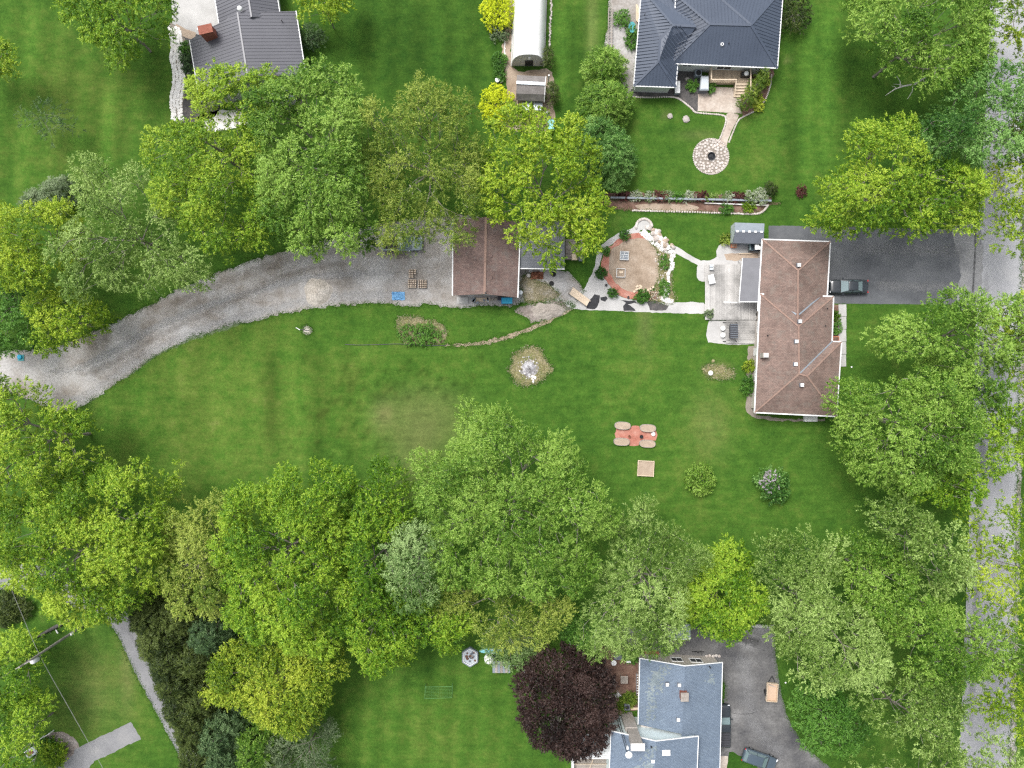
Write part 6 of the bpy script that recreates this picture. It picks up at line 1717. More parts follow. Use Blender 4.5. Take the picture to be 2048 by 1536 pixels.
p = at(1269, 1418, .5); simple('bench', 'pale narrow bench beside the heat pump', 'bench', MB().box((p.x, p.y, .42), (.95, .32, .06)).box((p.x - .35, p.y, .2), (.08, .28, .38)).box((p.x + .35, p.y, .2), (.08, .28, .38)), M_wood, p)
p = at(1251, 1315); root = thing('grey_cushion_box', 'grey cushion box at the top of the dirt patio', 'box', at(1236, 1315))
p = at(1236, 1315, .5); MB().box((p.x, p.y, .25), (1.0, .55, .5)).build('body', M_plastic_grey, root); MB().box((p.x, p.y, .53), (1.06, .6, .06)).build('lid', M_plastic_dark, root)
p = at(1256, 1321, .4); simple('white_trellis', 'small white trellis by the red brick porch', 'trellis', MB().box((p.x - .25, p.y, .4), (.05, .3, .8)).box((p.x, p.y, .4), (.05, .3, .8)).box((p.x + .25, p.y, .4), (.05, .3, .8)).box((p.x, p.y, .82), (.62, .32, .05)), M_white, p)
root = thing('corner_fence', 'thin white corner fence behind the purple maple', 'fence', at(1150, 1287))
MB().bar(at(1140, 1281, .8), at(1140, 1289, .8), .05, .05).build('rail', M_white, root); MB().bar(at(1140, 1289, .8), at(1165, 1291, .8), .05, .05).build('rail', M_white, root)
for x, y in ((1140, 1281), (1140, 1289), (1165, 1291)):
    p = at(x, y, .8); MB().tube([(p.x, p.y, 0), (p.x, p.y, .8)], .03, 6).build('post', M_white, root)
root = thing('bicycle', 'black bicycle leaning by the forecourt wall', 'bicycle', at(1398, 1304))
for x in (1389, 1402):
    p = at(x, 1303, .33)
    cyc = [(p.x + .33 * math.cos(t), p.y + .06 * math.sin(t), .34 + .33 * math.sin(t)) for t in np.linspace(0, 6.2832, 20)]
    MB().tube(cyc, .025, 5).build('wheel', M_rubber, root)
p0, p1 = at(1389, 1303, .34), at(1402, 1303, .34); top_ = Vector(((p0.x + p1.x) / 2, p0.y + .1, .8))
MB().tube([p0, top_, p1], .025, 5).tube([top_, (p1.x - .1, p1.y + .1, .85), p1], .02, 5).build('frame', M_black, root)
MB().box((top_.x - .1, top_.y, .92), (.25, .12, .06)).build('saddle', M_rubber, root); MB().bar((p1.x - .1, p1.y - .2, .98), (p1.x - .1, p1.y + .35, .98), .03, .03).build('handlebar', M_black, root)
# utility pole, cable, roadside bits, lower left
root = thing('utility_pole', 'tall grey utility pole with white transformer in the lower left', 'utility pole', at(165, 1252))
b0, t0 = at(165, 1252), at(38, 1335, 11.4)
MB().tube([b0, b0.lerp(t0, .5), t0], [.17, .15, .11], 10).build('pole', M_polewood, root)
k = at(70, 1318, 8.6)
MB().lathe([(.3, 0), (.36, .06), (.36, .85), (.3, .95), (.08, 1.0)], (k.x, k.y - .1, 8.2), 16).build('transformer', M_white, root, smooth=True)
MB().bar(b0.lerp(t0, .94) + Vector((-.9, -.5, 0)), b0.lerp(t0, .94) + Vector((.9, .5, 0)), .1, .12).build('crossarm', M_polewood, root)
k = at(141, 1269, 2.6); MB().box((k.x, k.y, 2.4), (.3, .25, .5)).build('meter_box', M_white, root)
cb = smooth_open([at(-70, 960, 8.2), at(25, 1185, 7.9), at(77, 1306, 7.7), at(140, 1420, 7.2), at(205, 1536, 7.4), at(260, 1640, 7.8)], 8)
root = thing('overhead_cable', 'thin pale overhead cable crossing the lower left lawn', 'cable', at(140, 1420))
MB().tube([Vector(q) for q in cb], .014, 5).build('cable', M_cable, root); MB().tube([Vector(q) + Vector((.12, .05, .1)) for q in cb], .009, 4).build('messenger_wire', M_cable, root)
p = at(113, 1264); simple('marker_post', 'short white marker post in the lower left grass', 'post', MB().tube([at(112, 1260), at(115, 1266, 1.0)], .09, 8), M_white, p)
root = thing('fallen_log', 'dark rotting log across the lower left lawn', 'log', at(110, 1255))
MB().tube([at(72, 1275, .15), at(95, 1262, .18), at(118, 1250, .2), at(142, 1237, .15)], [.12, .2, .26, .2], 9).build('log', M_darksoil, root)
for i in range(10):
    t = R.random(); q = at(75 + 65 * t, 1274 - 37 * t, .2); MB().bar(q, q + Vector((R.uniform(-.6, .6), R.uniform(-.5, .5), R.uniform(0, .3))), .06, .06).build('broken_branch', M_darksoil, root)
root = thing('white_gate', 'short white gate with swung leaf at the lower left corner', 'gate', at(90, 1475))
for (x0, y0), (x1, y1), t in (((80, 1478), (99, 1467), 'a'), ((50, 1505), (62, 1524), 'b')):
    for z in (.5, .9): MB().bar(at(x0, y0, z), at(x1, y1, z), .06, .08).build('rail', M_white, root)
    for x, y in ((x0, y0), (x1, y1)):
        p = at(x, y, .9); MB().box((p.x, p.y, .5), (.12, .12, 1.0)).build('post', M_white, root)
p = at(68, 1500); root = thing('garden_cart', 'grey garden cart with rusty load below the white gate', 'cart', p, .6)
MB().box((0, 0, .45), (1.4, .95, .35), 0, 1.1).build('tub', M_galv, root, local=True); MB().box((-.1, 0, .66), (.8, .5, .12)).build('load', M_rust, root, local=True)
for s in (-1, 1): MB().tube([(.0, s * .5, .25), (.0, s * .6, .25)], .25, 12).build('wheel', M_rubber, root, local=True)
MB().bar((.7, 0, .5), (1.5, 0, .8), .05, .05).build('handle', M_black, root, local=True)
for x, y, t in ((1571, 1365, 'small white golf ball like stone on the grass by the forecourt'), (1703, 734, 'tiny white stake on the front lawn of the brown house')):
    p = at(x, y); simple('marker_stone', t, 'stone', MB().rock((p.x, p.y, .06), .13, random.Random(1)), M_white, p)
# bare limb of the tree at the top right
root = thing('bare_branch', 'bleached bare limb reaching out of the upper right tree', 'branch', at(1850, 150))
br = [at(1850, 155, 6.5), at(1830, 168, 6.2), at(1808, 172, 6.0), at(1790, 178, 5.9), at(1771, 191, 5.8)]
MB().tube(br, [.16, .12, .10, .07, .02], 7).build('limb', M_birch, root)
for a, b in ((at(1826, 169, 6.1), at(1815, 198, 5.6)), (at(1808, 172, 6), at(1786, 168, 6.3)), (at(1800, 175, 6), at(1793, 152, 6.4)), (at(1790, 178, 5.9), at(1784, 172, 6.3))):
    MB().tube([a, (Vector(a) + Vector(b)) / 2 + Vector((.2, 0, .1)), b], [.06, .04, .015], 5).build('twig', M_birch, root)
# grass creeping over edges of drives and beds
def edge_grass():
    rng = np.random.default_rng(21); P = []
    for ob in list(C.objects):
        if ob.name.split('.')[0] in ('gravel_driveway', 'dirt_trail', 'fire_ring_ground', 'weed_ground', 'rough_strip', 'gravel_strip', 'lane', 'wall_bed', 'road_shoulder', 'stump_patch', 'gravel_spill', 'forecourt', 'dirt_heap_base', 'moss_patch'):
            co = np.array([v.co[:2] for v in ob.data.vertices])
            nx = np.roll(co, -1, 0)
            for t in np.linspace(0, 1, 4, endpoint=False):
                q = co + (nx - co) * t
                P.append(np.repeat(q, 7, 0) + rng.normal(0, .19, (len(q) * 7, 2)))
    P = np.vstack(P); n = len(P)
    P3_ = np.column_stack([P, np.full(n, .015)])
    th = rng.uniform(0, 6.283, n)
    D = nrm(np.column_stack([np.cos(th), np.sin(th), rng.uniform(.3, .9, n)]))
    N = nrm(rng.normal(0, .4, (n, 3)) + np.array([0, 0, 1.0])); N = nrm(N - D * (N * D).sum(1)[:, None])
    root = bpy.data.objects.new('edge_grass', None)
    C.objects.link(root); tag(root, 'short grass creeping over the edges of drives and beds', None, None, 'stuff')
    ORIGIN[root.name] = Vector((0, 0, 0))
    return P3_, D, N, rng.uniform(.10, .2, n), rng.uniform(.035, .07, n), rng.uniform(.0, .8, n), root
a_ = edge_grass()
PAL['lawn'] = [(.034, .105, .010), (.055, .145, .014), (.10, .18, .03)]
leaf_object('blades', *a_[:6], leaf_mat('lawn'), a_[6], (0, 0, 0))

def dry_scatter():
    rng = np.random.default_rng(31); P = []
    for ob in list(C.objects):
        nm = ob.name.split('.')[0]
        if nm in ('fire_ring_ground', 'weed_ground', 'stump_patch', 'moss_patch', 'rough_strip'):
            co = np.array([v.co[:2] for v in ob.data.vertices]); lo, hi = co.min(0) - .4, co.max(0) + .4
            n = int(np.prod(hi - lo) * 110)
            q = rng.uniform(lo, hi, (n, 2)); pl = [tuple(c) for c in co[::2]]
            ins = p_inside(pl, q); d = p_dist(pl, q)
            keep = (ins & (rng.uniform(size=n) < .75)) | (~ins & (rng.uniform(size=n) < np.exp(-d / .13) * .9))
            P.append(q[keep])
    P = np.vstack(P); n = len(P)
    th = rng.uniform(0, 6.283, n)
    D = nrm(np.column_stack([np.cos(th), np.sin(th), rng.uniform(.1, .6, n)]))
    N = nrm(rng.normal(0, .4, (n, 3)) + np.array([0, 0, 1.0])); N = nrm(N - D * (N * D).sum(1)[:, None])
    root = bpy.data.objects.new('dry_grass', None); C.objects.link(root)
    tag(root, 'straw coloured dead grass on the scorched and bald patches', None, None, 'stuff'); ORIGIN[root.name] = Vector((0, 0, 0))
    leaf_object('blades', np.column_stack([P, np.full(n, .02)]), D, N, rng.uniform(.12, .28, n), rng.uniform(.03, .06, n), np.clip(rng.normal(.5, .3, n), 0, 1), leaf_mat('straw'), root, (0, 0, 0))
PAL['straw'] = [(.15, .15, .05), (.34, .29, .17), (.56, .50, .38)]
dry_scatter()
# ------------------------------------------------------------------ trees
GA = 'trees along the top of the gravel driveway'
tree('maple_tree', 'large bright green maple overhanging the grey metal roofed house', [(296, 313), (306, 268), (345, 256), (374, 240), (382, 205), (400, 172), (436, 145), (478, 127), (509, 143), (530, 132), (552, 160), (556, 182), (530, 208), (514, 240), (520, 302), (514, 354), (527, 406), (540, 476), (506, 482), (447, 502), (420, 502), (386, 466), (358, 440), (320, 428), (332, 380), (309, 336)], 'fresh', (3, 8, 12.5), GA, holes=[(448, 240, 18), (466, 238, 14)], dens=1.0)
tree('maple_tree', 'large maple with paler upper leaves between house and gravel driveway', [(516, 237), (545, 200), (574, 164), (616, 145), (655, 138), (676, 138), (707, 158), (728, 188), (738, 206), (728, 266), (723, 328), (743, 367), (751, 420), (746, 459), (717, 508), (681, 503), (650, 490), (613, 508), (587, 485), (566, 472), (532, 432), (526, 350), (520, 302)], 'mid', (3, 8.5, 14.5), GA, base_tint=.62)
tree('willow_tree', 'feathery olive green tree shading the parked pickup by the garage', [(733, 209), (762, 201), (794, 209), (799, 180), (818, 151), (852, 142), (862, 166), (910, 180), (941, 206), (944, 227), (952, 245), (965, 277), (963, 325), (973, 377), (957, 417), (944, 456), (926, 490), (905, 500), (878, 470), (862, 484), (825, 488), (778, 503), (764, 477), (767, 443), (752, 404), (733, 364), (728, 298)], 'olive', (3, 8.5, 13), GA, s=1.05, leaf=(0.25, 0.081), sparse=.14, droop=.4, dens=.95, base_tint=.5)
tree('ash_tree', 'open yellow green tree spreading over the garage lean-to', [(972, 252), (1023, 232), (1084, 230), (1094, 250), (1155, 247), (1181, 272), (1195, 325), (1192, 364), (1214, 375), (1216, 404), (1195, 425), (1208, 456), (1195, 492), (1168, 505), (1142, 483), (1115, 456), (1112, 515), (1094, 522), (1071, 496), (1047, 500), (1026, 505), (997, 480), (989, 451), (970, 409), (963, 351), (970, 298)], 'lime', (3.5, 8.5, 13), GA, s=1.15, sparse=.2, dens=.85, leaf=(0.26, 0.151))
GB = 'green conifers in a row by the gravel strip'
conifer('small bright green conifer topmost of the row by the gravel strip', 1206, 140, 34, 5, 'mid', group=GB, dens=1.1)
conifer('broad green conifer second from top beside the gravel strip', 1211, 212, 44, 6, 'mid', group=GB)
conifer('slim green conifer third down the row, touching the yellow green tree', 1196, 272, 34, 5.5, 'teal', group=GB)
conifer('dark green conifer at the end of the timber retaining wall', 1222, 318, 38, 6.5, 'teal', group=GB, ry=52)
GC = 'trees at the left end of the gravel driveway'
tree('locust_tree', 'yellow tinged tree at left margin above the gravel driveway', [(0, 452), (9, 426), (49, 420), (97, 405), (138, 415), (149, 466), (143, 509), (129, 566), (86, 586), (43, 586), (11, 518)], 'lime', (3, 8, 12), GC, sparse=.1, base_tint=.6, s=1.1)
tree('poplar_tree', 'large pale sparse tree with fine leaves over the gravel driveway bend', [(160, 337), (172, 322), (206, 328), (243, 342), (286, 339), (304, 372), (329, 417), (355, 452), (367, 498), (420, 529), (401, 558), (349, 585), (315, 594), (252, 592), (212, 580), (183, 603), (155, 600), (146, 538), (149, 452), (149, 395)], 'pale', (3, 8.5, 13), GC, s=1.05, sparse=.16, leaf=(0.21, 0.108), dens=.95)
tree('locust_tree', 'low yellow green tree reaching over the gravel driveway edge', [(72, 600), (100, 590), (143, 581), (186, 606), (218, 624), (200, 652), (172, 675), (135, 685), (115, 714), (89, 687), (95, 652), (70, 635)], 'lime', (2, 5.5, 9), GC, sparse=.15, s=1.0)
tree('alder_tree', 'dark green tree cut off by left margin above the blue lid', [(-50, 505), (30, 515), (42, 560), (45, 610), (38, 660), (20, 690), (-50, 690)], 'shrub', (2, 6, 9), GC, sparse=.1)
tree('alder_tree', 'small yellow green branch tip at the left margin below the top lawn', [(-60, 90), (0, 95), (32, 105), (44, 122), (25, 142), (-5, 138), (-60, 150)], 'lime', (3, 6, 8), GC, sparse=.2, trunk=(-60, 120))
tree('birch_tree', 'thin pale birch with white trunk lying over dark lawn', [(8, 232), (40, 215), (75, 225), (100, 206), (130, 225), (152, 250), (135, 275), (95, 288), (85, 262), (50, 250), (15, 250)], 'spruce', (1.5, 4, 6.5), GC, r0=.004, sparse=.45, dens=.45, s=1.1, trunk=(112, 262), leaf=(0.19, 0.076), spray=.6)
tree('maple_tree', 'bright green tree at top margin beside the concrete yard', [(122, -30), (130, 20), (148, 70), (195, 85), (230, 128), (265, 108), (282, 82), (322, 76), (338, 30), (340, -30), (230, -60)], 'maple', (3, 8, 12), GC, sparse=.08)
conifer('blue grey juniper half hidden by the pale sparse tree', 120, 388, 33, 3.5, 'grey', group=GC, ry=24)
conifer('small grey juniper above the yellow tinged tree', 72, 410, 16, 2.4, 'grey', group=GC)
GD = 'trees along the lower left'
tree('walnut_tree', 'pale green tree at left margin below the gravel driveway', [(-50, 745), (10, 748), (22, 772), (51, 777), (102, 806), (146, 816), (181, 821), (181, 852), (152, 875), (170, 900), (200, 930), (188, 950), (142, 984), (112, 1005), (34, 1010), (-50, 1028)], 'fresh', (3, 8.5, 13.5), GD, base_tint=.58)
tree('maple_tree', 'huge yellow green maple above the utility pole', [(-10, 1040), (51, 1011), (95, 1008), (146, 987), (200, 957), (244, 928), (290, 938), (315, 935), (340, 970), (328, 1004), (348, 1045), (339, 1106), (325, 1146), (288, 1202), (244, 1225), (200, 1238), (169, 1250), (125, 1224), (74, 1175), (15, 1125), (-10, 1078)], 'fresh', (3, 9, 15), GD, dens=1.1, base_tint=.58)
tree('elm_tree', 'brownish yellow tree between two bright green maples', [(393, 999), (440, 992), (478, 1000), (474, 1100), (468, 1200), (440, 1222), (416, 1222), (359, 1208), (330, 1180), (339, 1112), (342, 1031)], 'olive', (3, 8, 12), GD, base_tint=.6, leaf=(0.21, 0.108), s=1.0)
tree('maple_tree', 'tall bright green maple in the middle of the lower tree belt', [(466, 992), (489, 971), (546, 965), (566, 954), (595, 928), (624, 939), (649, 936), (690, 946), (700, 1040), (690, 1140), (700, 1220), (690, 1285), (638, 1299), (586, 1299), (552, 1285), (489, 1250), (463, 1229), (457, 1200), (463, 1143), (445, 1072), (463, 1023)], 'maple', (3, 9.5, 15.5), GD, dens=1.15, base_tint=.56)
tree('maple_tree', 'darker green maple right of the tallest maple in the lower belt', [(690, 948), (718, 957), (745, 935), (770, 922), (811, 942), (814, 980), (826, 1020), (800, 1050), (785, 1100), (790, 1186), (814, 1258), (816, 1298), (781, 1324), (747, 1327), (707, 1290), (696, 1220), (688, 1140), (698, 1040)], 'maple', (3, 8.5, 13.5), GD, base_tint=.46)
tree('willow_tree', 'silvery grey green tree tucked against the great central tree', [(771, 1088), (787, 1062), (830, 1047), (868, 1050), (888, 1090), (884, 1150), (872, 1190), (850, 1212), (810, 1200), (786, 1150)], 'silver', (3, 9, 14), GD, leaf=(0.25, 0.076), droop=.35, s=1.0, base_tint=.6)
tree('walnut_tree', 'great mid green tree standing out into the central lawn', [(917, 818), (957, 823), (1017, 823), (1041, 850), (1087, 869), (1150, 893), (1173, 914), (1169, 951), (1194, 971), (1228, 1025), (1228, 1053), (1189, 1081), (1187, 1116), (1173, 1167), (1140, 1185), (1059, 1195), (988, 1178), (908, 1167), (883, 1134), (860, 1074), (846, 1018), (850, 976), (840, 930), (867, 876), (913, 855)], 'mid', (3, 9.5, 17), GD, dens=1.1, base_tint=.58, leaf=(0.27, 0.097), droop=.25, s=1.3)
tree('elm_tree', 'yellowish low tree at the foot of the great central tree', [(883, 1175), (943, 1185), (1076, 1190), (1141, 1196), (1131, 1236), (1098, 1269), (1059, 1287), (1006, 1287), (957, 1266), (903, 1238), (878, 1204)], 'olive', (2.5, 7, 10.5), GD, base_tint=.62, leaf=(0.24, 0.086), droop=.3, s=1.05)
tree('willow_tree', 'small silver leaved tree beside the kayak and drum', [(978, 1276), (1010, 1268), (1066, 1278), (1066, 1310), (1034, 1325), (994, 1315)], 'silver', (1, 3.5, 5.5), GD, s=.75, leaf=(0.19, 0.065), base_tint=.6)
tree('maple_tree', 'dark green tree hanging over the hexagonal bed lawn', [(770, 1182), (841, 1187), (890, 1205), (927, 1224), (937, 1275), (894, 1301), (880, 1320), (862, 1292), (837, 1299), (794, 1320), (764, 1308)], 'maple', (2.5, 7, 10.5), GD, base_tint=.4)
tree('willow_tree', 'wispy pale tree between the great tree and round maple', [(1255, 1011), (1291, 1008), (1320, 1027), (1332, 1047), (1368, 1070), (1408, 1108), (1410, 1124), (1370, 1160), (1368, 1216), (1356, 1238), (1363, 1261), (1336, 1286), (1307, 1301), (1235, 1305), (1192, 1311), (1167, 1288), (1176, 1216), (1192, 1182), (1187, 1137), (1210, 1092), (1241, 1065), (1248, 1036)], 'pale', (3, 8.5, 13.5), GD, s=1.05, leaf=(0.27, 0.081), sparse=.1, droop=.4, base_tint=.52)
tree('maple_tree', 'compact round bright green tree at the head of the forecourt', [(1423, 1090), (1459, 1087), (1482, 1108), (1502, 1128), (1509, 1160), (1520, 1187), (1509, 1238), (1482, 1263), (1448, 1277), (1414, 1261), (1399, 1238), (1368, 1225), (1366, 1171), (1410, 1119)], 'maple', (2.5, 7, 11), GD, dens=1.2, base_tint=.6, leaf=(0.29, 0.140))
tree('ash_tree', 'small dark green tree behind the west patio of the blue roofed house', [(1140, 1240), (1190, 1235), (1215, 1262), (1205, 1290), (1160, 1290), (1130, 1268)], 'shrub', (1.5, 4, 6), GD, s=.9)
tree('purple_maple', 'dark purple leaved maple beside the pale slatted awning', [(1037, 1370), (1052, 1330), (1085, 1312), (1140, 1303), (1190, 1322), (1222, 1360), (1224, 1410), (1216, 1452), (1200, 1488), (1165, 1510), (1125, 1500), (1085, 1485), (1058, 1450), (1044, 1410)], 'purple', (1.5, 5, 8.5), GD, dens=1.5, s=.9, lump=.8, lobe=2.2, leaf=(0.24, 0.130), rag=.2)
tree('maple_tree', 'golden yellow dense tree overhanging the dark cedars', [(436, 1309), (460, 1289), (497, 1277), (560, 1280), (640, 1288), (697, 1317), (679, 1344), (661, 1378), (632, 1415), (630, 1435), (595, 1458), (546, 1442), (492, 1427), (473, 1400), (443, 1393), (418, 1393), (426, 1366)], 'gold', (2, 6.5, 10.5), GD, dens=1.25, s=.95, lump=1.0, leaf=(0.21, 0.130), base_tint=.5)
GE = 'trees along the road'
tree('poplar_tree', 'pale green dense tree right of the forecourt', [(1523, 1136), (1540, 1074), (1555, 1071), (1611, 1067), (1645, 1085), (1675, 1066), (1668, 1120), (1667, 1170), (1690, 1200), (1740, 1241), (1754, 1320), (1733, 1340), (1690, 1352), (1652, 1373), (1606, 1366), (1598, 1327), (1564, 1297), (1538, 1256), (1546, 1200)], 'pale', (3, 8.5, 14), GE, dens=1.15, leaf=(0.24, 0.108), base_tint=.6)
tree('ash_tree', 'mid green tree wedged behind the pale dense tree', [(1678, 1068), (1701, 1086), (1740, 1071), (1759, 1091), (1802, 1106), (1815, 1170), (1797, 1258), (1750, 1237), (1690, 1192), (1669, 1147)], 'mid', (3, 7.5, 11.5), GE)
tree('locust_tree', 'open tree with bare grey limbs reaching the lawn corner', [(1726, 1014), (1750, 1003), (1802, 992), (1855, 1026), (1883, 1046), (1889, 1080), (1924, 1117), (1938, 1159), (1904, 1181), (1847, 1185), (1810, 1140), (1795, 1091), (1759, 1069)], 'pale', (3, 8, 12.5), GE, sparse=.2)
tree('ash_tree', 'wide green tree crossing the road in the lower right', [(1799, 1187), (1855, 1200), (1930, 1237), (1986, 1260), (2056, 1271), (2060, 1350), (2005, 1335), (1960, 1350), (1922, 1365), (1855, 1354), (1806, 1335), (1771, 1267), (1759, 1217)], 'mid', (3.5, 9, 13.5), GE, sparse=.12, base_tint=.5)
tree('locust_tree', 'sparse tree with pale branches below the wide road tree', [(1705, 1360), (1741, 1352), (1817, 1354), (1911, 1372), (1913, 1447), (1885, 1483), (1829, 1494), (1802, 1472), (1742, 1445), (1707, 1400)], 'pale', (3, 8, 12), GE, sparse=.24, dens=.85)
tree('maple_tree', 'low bushy green tree on the grass beside the forecourt curve', [(1600, 1386), (1660, 1374), (1703, 1412), (1733, 1459), (1703, 1494), (1660, 1504), (1613, 1483), (1598, 1429)], 'shrub', (1, 3.5, 6), GE, s=.95, base_tint=.62)
tree('locust_tree', 'thin yellowish tree over the road above the wide green tree', [(1951, 1033), (1997, 1014), (2060, 1009), (2064, 1265), (2005, 1258), (1951, 1222), (1947, 1147), (1934, 1091)], 'lime', (4, 9, 12.5), GE, sparse=.38, dens=.8, s=1.05, trunk=(2052, 1140))
tree('ash_tree', 'thin green tree over the road near lower right corner', [(1985, 1330), (2040, 1345), (2064, 1350), (2064, 1480), (2040, 1475), (1995, 1440), (1960, 1400)], 'lime', (4, 9, 12), GE, sparse=.2, dens=.9, trunk=(2056, 1410))
tree('ash_tree', 'sparse branch tips along the bottom margin by the road', [(1690, 1540), (1760, 1512), (1850, 1502), (1895, 1486), (1918, 1560), (1690, 1580)], 'pale', (3, 8, 11), GE, sparse=.3, dens=.8, trunk=(1830, 1560))
tree('locust_tree', 'thin pale tree at bottom of the road', [(1925, 1505), (1975, 1488), (2024, 1494), (2032, 1570), (1918, 1575)], 'pale', (3, 8, 11), GE, sparse=.3, dens=.8, trunk=(2020, 1560))
tree('ash_tree', 'green tree stretching from front lawn over the road', [(1745, 674), (1796, 641), (1852, 619), (1890, 588), (1940, 604), (1993, 601), (2050, 616), (2064, 700), (2040, 728), (1990, 736), (1952, 730), (1906, 725), (1843, 711), (1776, 706)], 'mid', (3.5, 9, 14), GE, sparse=.1, base_tint=.6)
tree('walnut_tree', 'big mid green tree touching the corner of the brown roof', [(1670, 792), (1683, 769), (1734, 769), (1781, 763), (1818, 744), (1865, 729), (1921, 738), (1998, 782), (1952, 817), (1937, 861), (1937, 924), (1900, 940), (1860, 958), (1827, 972), (1774, 965), (1714, 953), (1695, 902), (1673, 861)], 'mid', (3, 9, 15), GE, dens=1.15, base_tint=.6, leaf=(0.24, 0.119))
tree('ash_tree', 'yellow green tree below the big tree at the brown roof', [(1830, 965), (1862, 930), (1921, 910), (1945, 970), (1921, 1015), (1859, 1000), (1804, 983)], 'maple', (3, 7.5, 11), GE)
tree('maple_tree', 'green tree overhanging the road below the driveway mouth', [(1946, 838), (2000, 819), (2060, 814), (2064, 955), (2030, 943), (1993, 953), (1952, 924)], 'maple', (3.5, 9, 13), GE, sparse=.12, trunk=(2056, 880))
tree('locust_tree', 'thin yellow green tree at right margin over pale road', [(1990, 640), (2030, 615), (2064, 610), (2064, 820), (2030, 800), (2000, 745)], 'lime', (4, 9, 12), GE, sparse=.25, dens=.8, trunk=(2054, 710))
tree('ash_tree', 'broad green tree at the top margin left of the road', [(1702, 52), (1716, -25), (1800, -50), (1967, -25), (1967, 130), (1944, 156), (1885, 174), (1853, 192), (1830, 153), (1794, 141), (1768, 114), (1739, 91), (1708, 75)], 'mid', (3.5, 9, 14), GE, base_tint=.5)
tree('maple_tree', 'blue green tree beside the road near top right corner', [(1887, 208), (1918, 168), (1977, 132), (2016, 145), (2050, 184), (2060, 330), (2016, 293), (1967, 340), (1934, 343), (1885, 323), (1839, 309), (1839, 243), (1885, 228)], 'teal', (3.5, 9, 14), GE, base_tint=.6)
tree('locust_tree', 'wide yellow green tree over the edge of the dark driveway', [(1679, 296), (1713, 262), (1788, 236), (1817, 258), (1837, 309), (1880, 330), (1934, 344), (1955, 384), (1949, 431), (1912, 456), (1850, 462), (1804, 470), (1755, 460), (1703, 460), (1643, 450), (1618, 417), (1643, 368), (1667, 352), (1697, 339)], 'fresh', (3.5, 8.5, 13), GE, sparse=.1, dens=1.0, base_tint=.52)
tree('locust_tree', 'yellow leaved tree cut off by the top right corner', [(1993, -25), (2064, -25), (2064, 128), (2011, 98), (1990, 59)], 'gold', (4, 9, 12), GE, sparse=.2, base_tint=.3, trunk=(2054, 40))
tree('ash_tree', 'yellow green tree hanging over the road by the driveway mouth', [(2022, 262), (2064, 242), (2064, 400), (2040, 420), (2016, 390), (1979, 374)], 'lime', (4, 9, 12), GE, sparse=.2, trunk=(2056, 330))
tree('ash_tree', 'see through leafy tips over the road at the driveway mouth', [(1975, 415), (2020, 405), (2064, 410), (2064, 505), (2030, 498), (1985, 480)], 'lime', (4, 8.5, 11), GE, sparse=.3, dens=.7, trunk=(2060, 450))
GF = 'trees at the lower left corner'
tree('alder_tree', 'bright green tree around the top of the utility pole', [(-30, 1290), (44, 1266), (76, 1284), (79, 1331), (54, 1366), (49, 1392), (-30, 1395)], 'maple', (2, 6, 9), GF, s=1.0)
tree('alder_tree', 'green tree with thin bare branches in the lower left corner', [(-30, 1395), (69, 1402), (91, 1429), (86, 1454), (73, 1476), (49, 1490), (60, 1545), (-30, 1550)], 'maple', (2, 6, 9.5), GF, s=1.0, sparse=.18)
conifer('dark undergrowth bush below the grey street corner', 12, 1215, 34, 2.2, 'cedar', name='shrub', group=GF, ry=24)
GH = 'dark cedars in a row along the lane'
hedge = [(312, 1226, 40, 'topmost'), (330, 1272, 42, 'second'), (350, 1318, 42, 'third'), (367, 1362, 42, 'fourth'), (384, 1405, 40, 'fifth'), (398, 1450, 38, 'sixth'), (408, 1500, 38, 'lowest')]
for hx, hy, hr, w in hedge:
    conifer('dark olive cedar along the lane, %s of its row' % w, hx, hy, hr, 8.5, 'cedar', 'cedar_tree', GH, dens=1.5, zf=.5)
conifer('dark cedar behind the topmost cedar of the lane row', 365, 1225, 36, 8, 'cedar', 'cedar_tree', GH, dens=1.4, zf=.5)
conifer('dark cedar behind the third cedar of the lane row', 402, 1310, 34, 8, 'cedar', 'cedar_tree', GH, dens=1.4, zf=.5)
conifer('grey green spruce under the brownish yellow tree', 436, 1255, 38, 9, 'spruce', 'spruce_tree', GH, dens=1.3, base_tint=.35)
conifer('dark cedar left of the golden yellow tree', 420, 1385, 32, 8, 'cedar', 'cedar_tree', GH, dens=1.4, zf=.5)
conifer('blue green spruce below the golden yellow tree', 452, 1452, 40, 9, 'spruce', 'spruce_tree', GH, dens=1.5)
conifer('large blue green spruce at the bottom margin', 462, 1518, 52, 10, 'spruce', 'spruce_tree', GH, dens=1.6)
conifer('mid green spruce right of the large blue green spruce', 520, 1478, 42, 8, 'mid', 'spruce_tree', GH, base_tint=.3)
tree('willow_tree', 'grey thin leaved shrubby tree at the lower lawn edge', [(545, 1475), (590, 1455), (640, 1445), (665, 1470), (655, 1510), (670, 1560), (530, 1560)], 'grey', (1, 4, 6), GH, s=.9, sparse=.15, base_tint=.35, leaf=(0.24, 0.065))
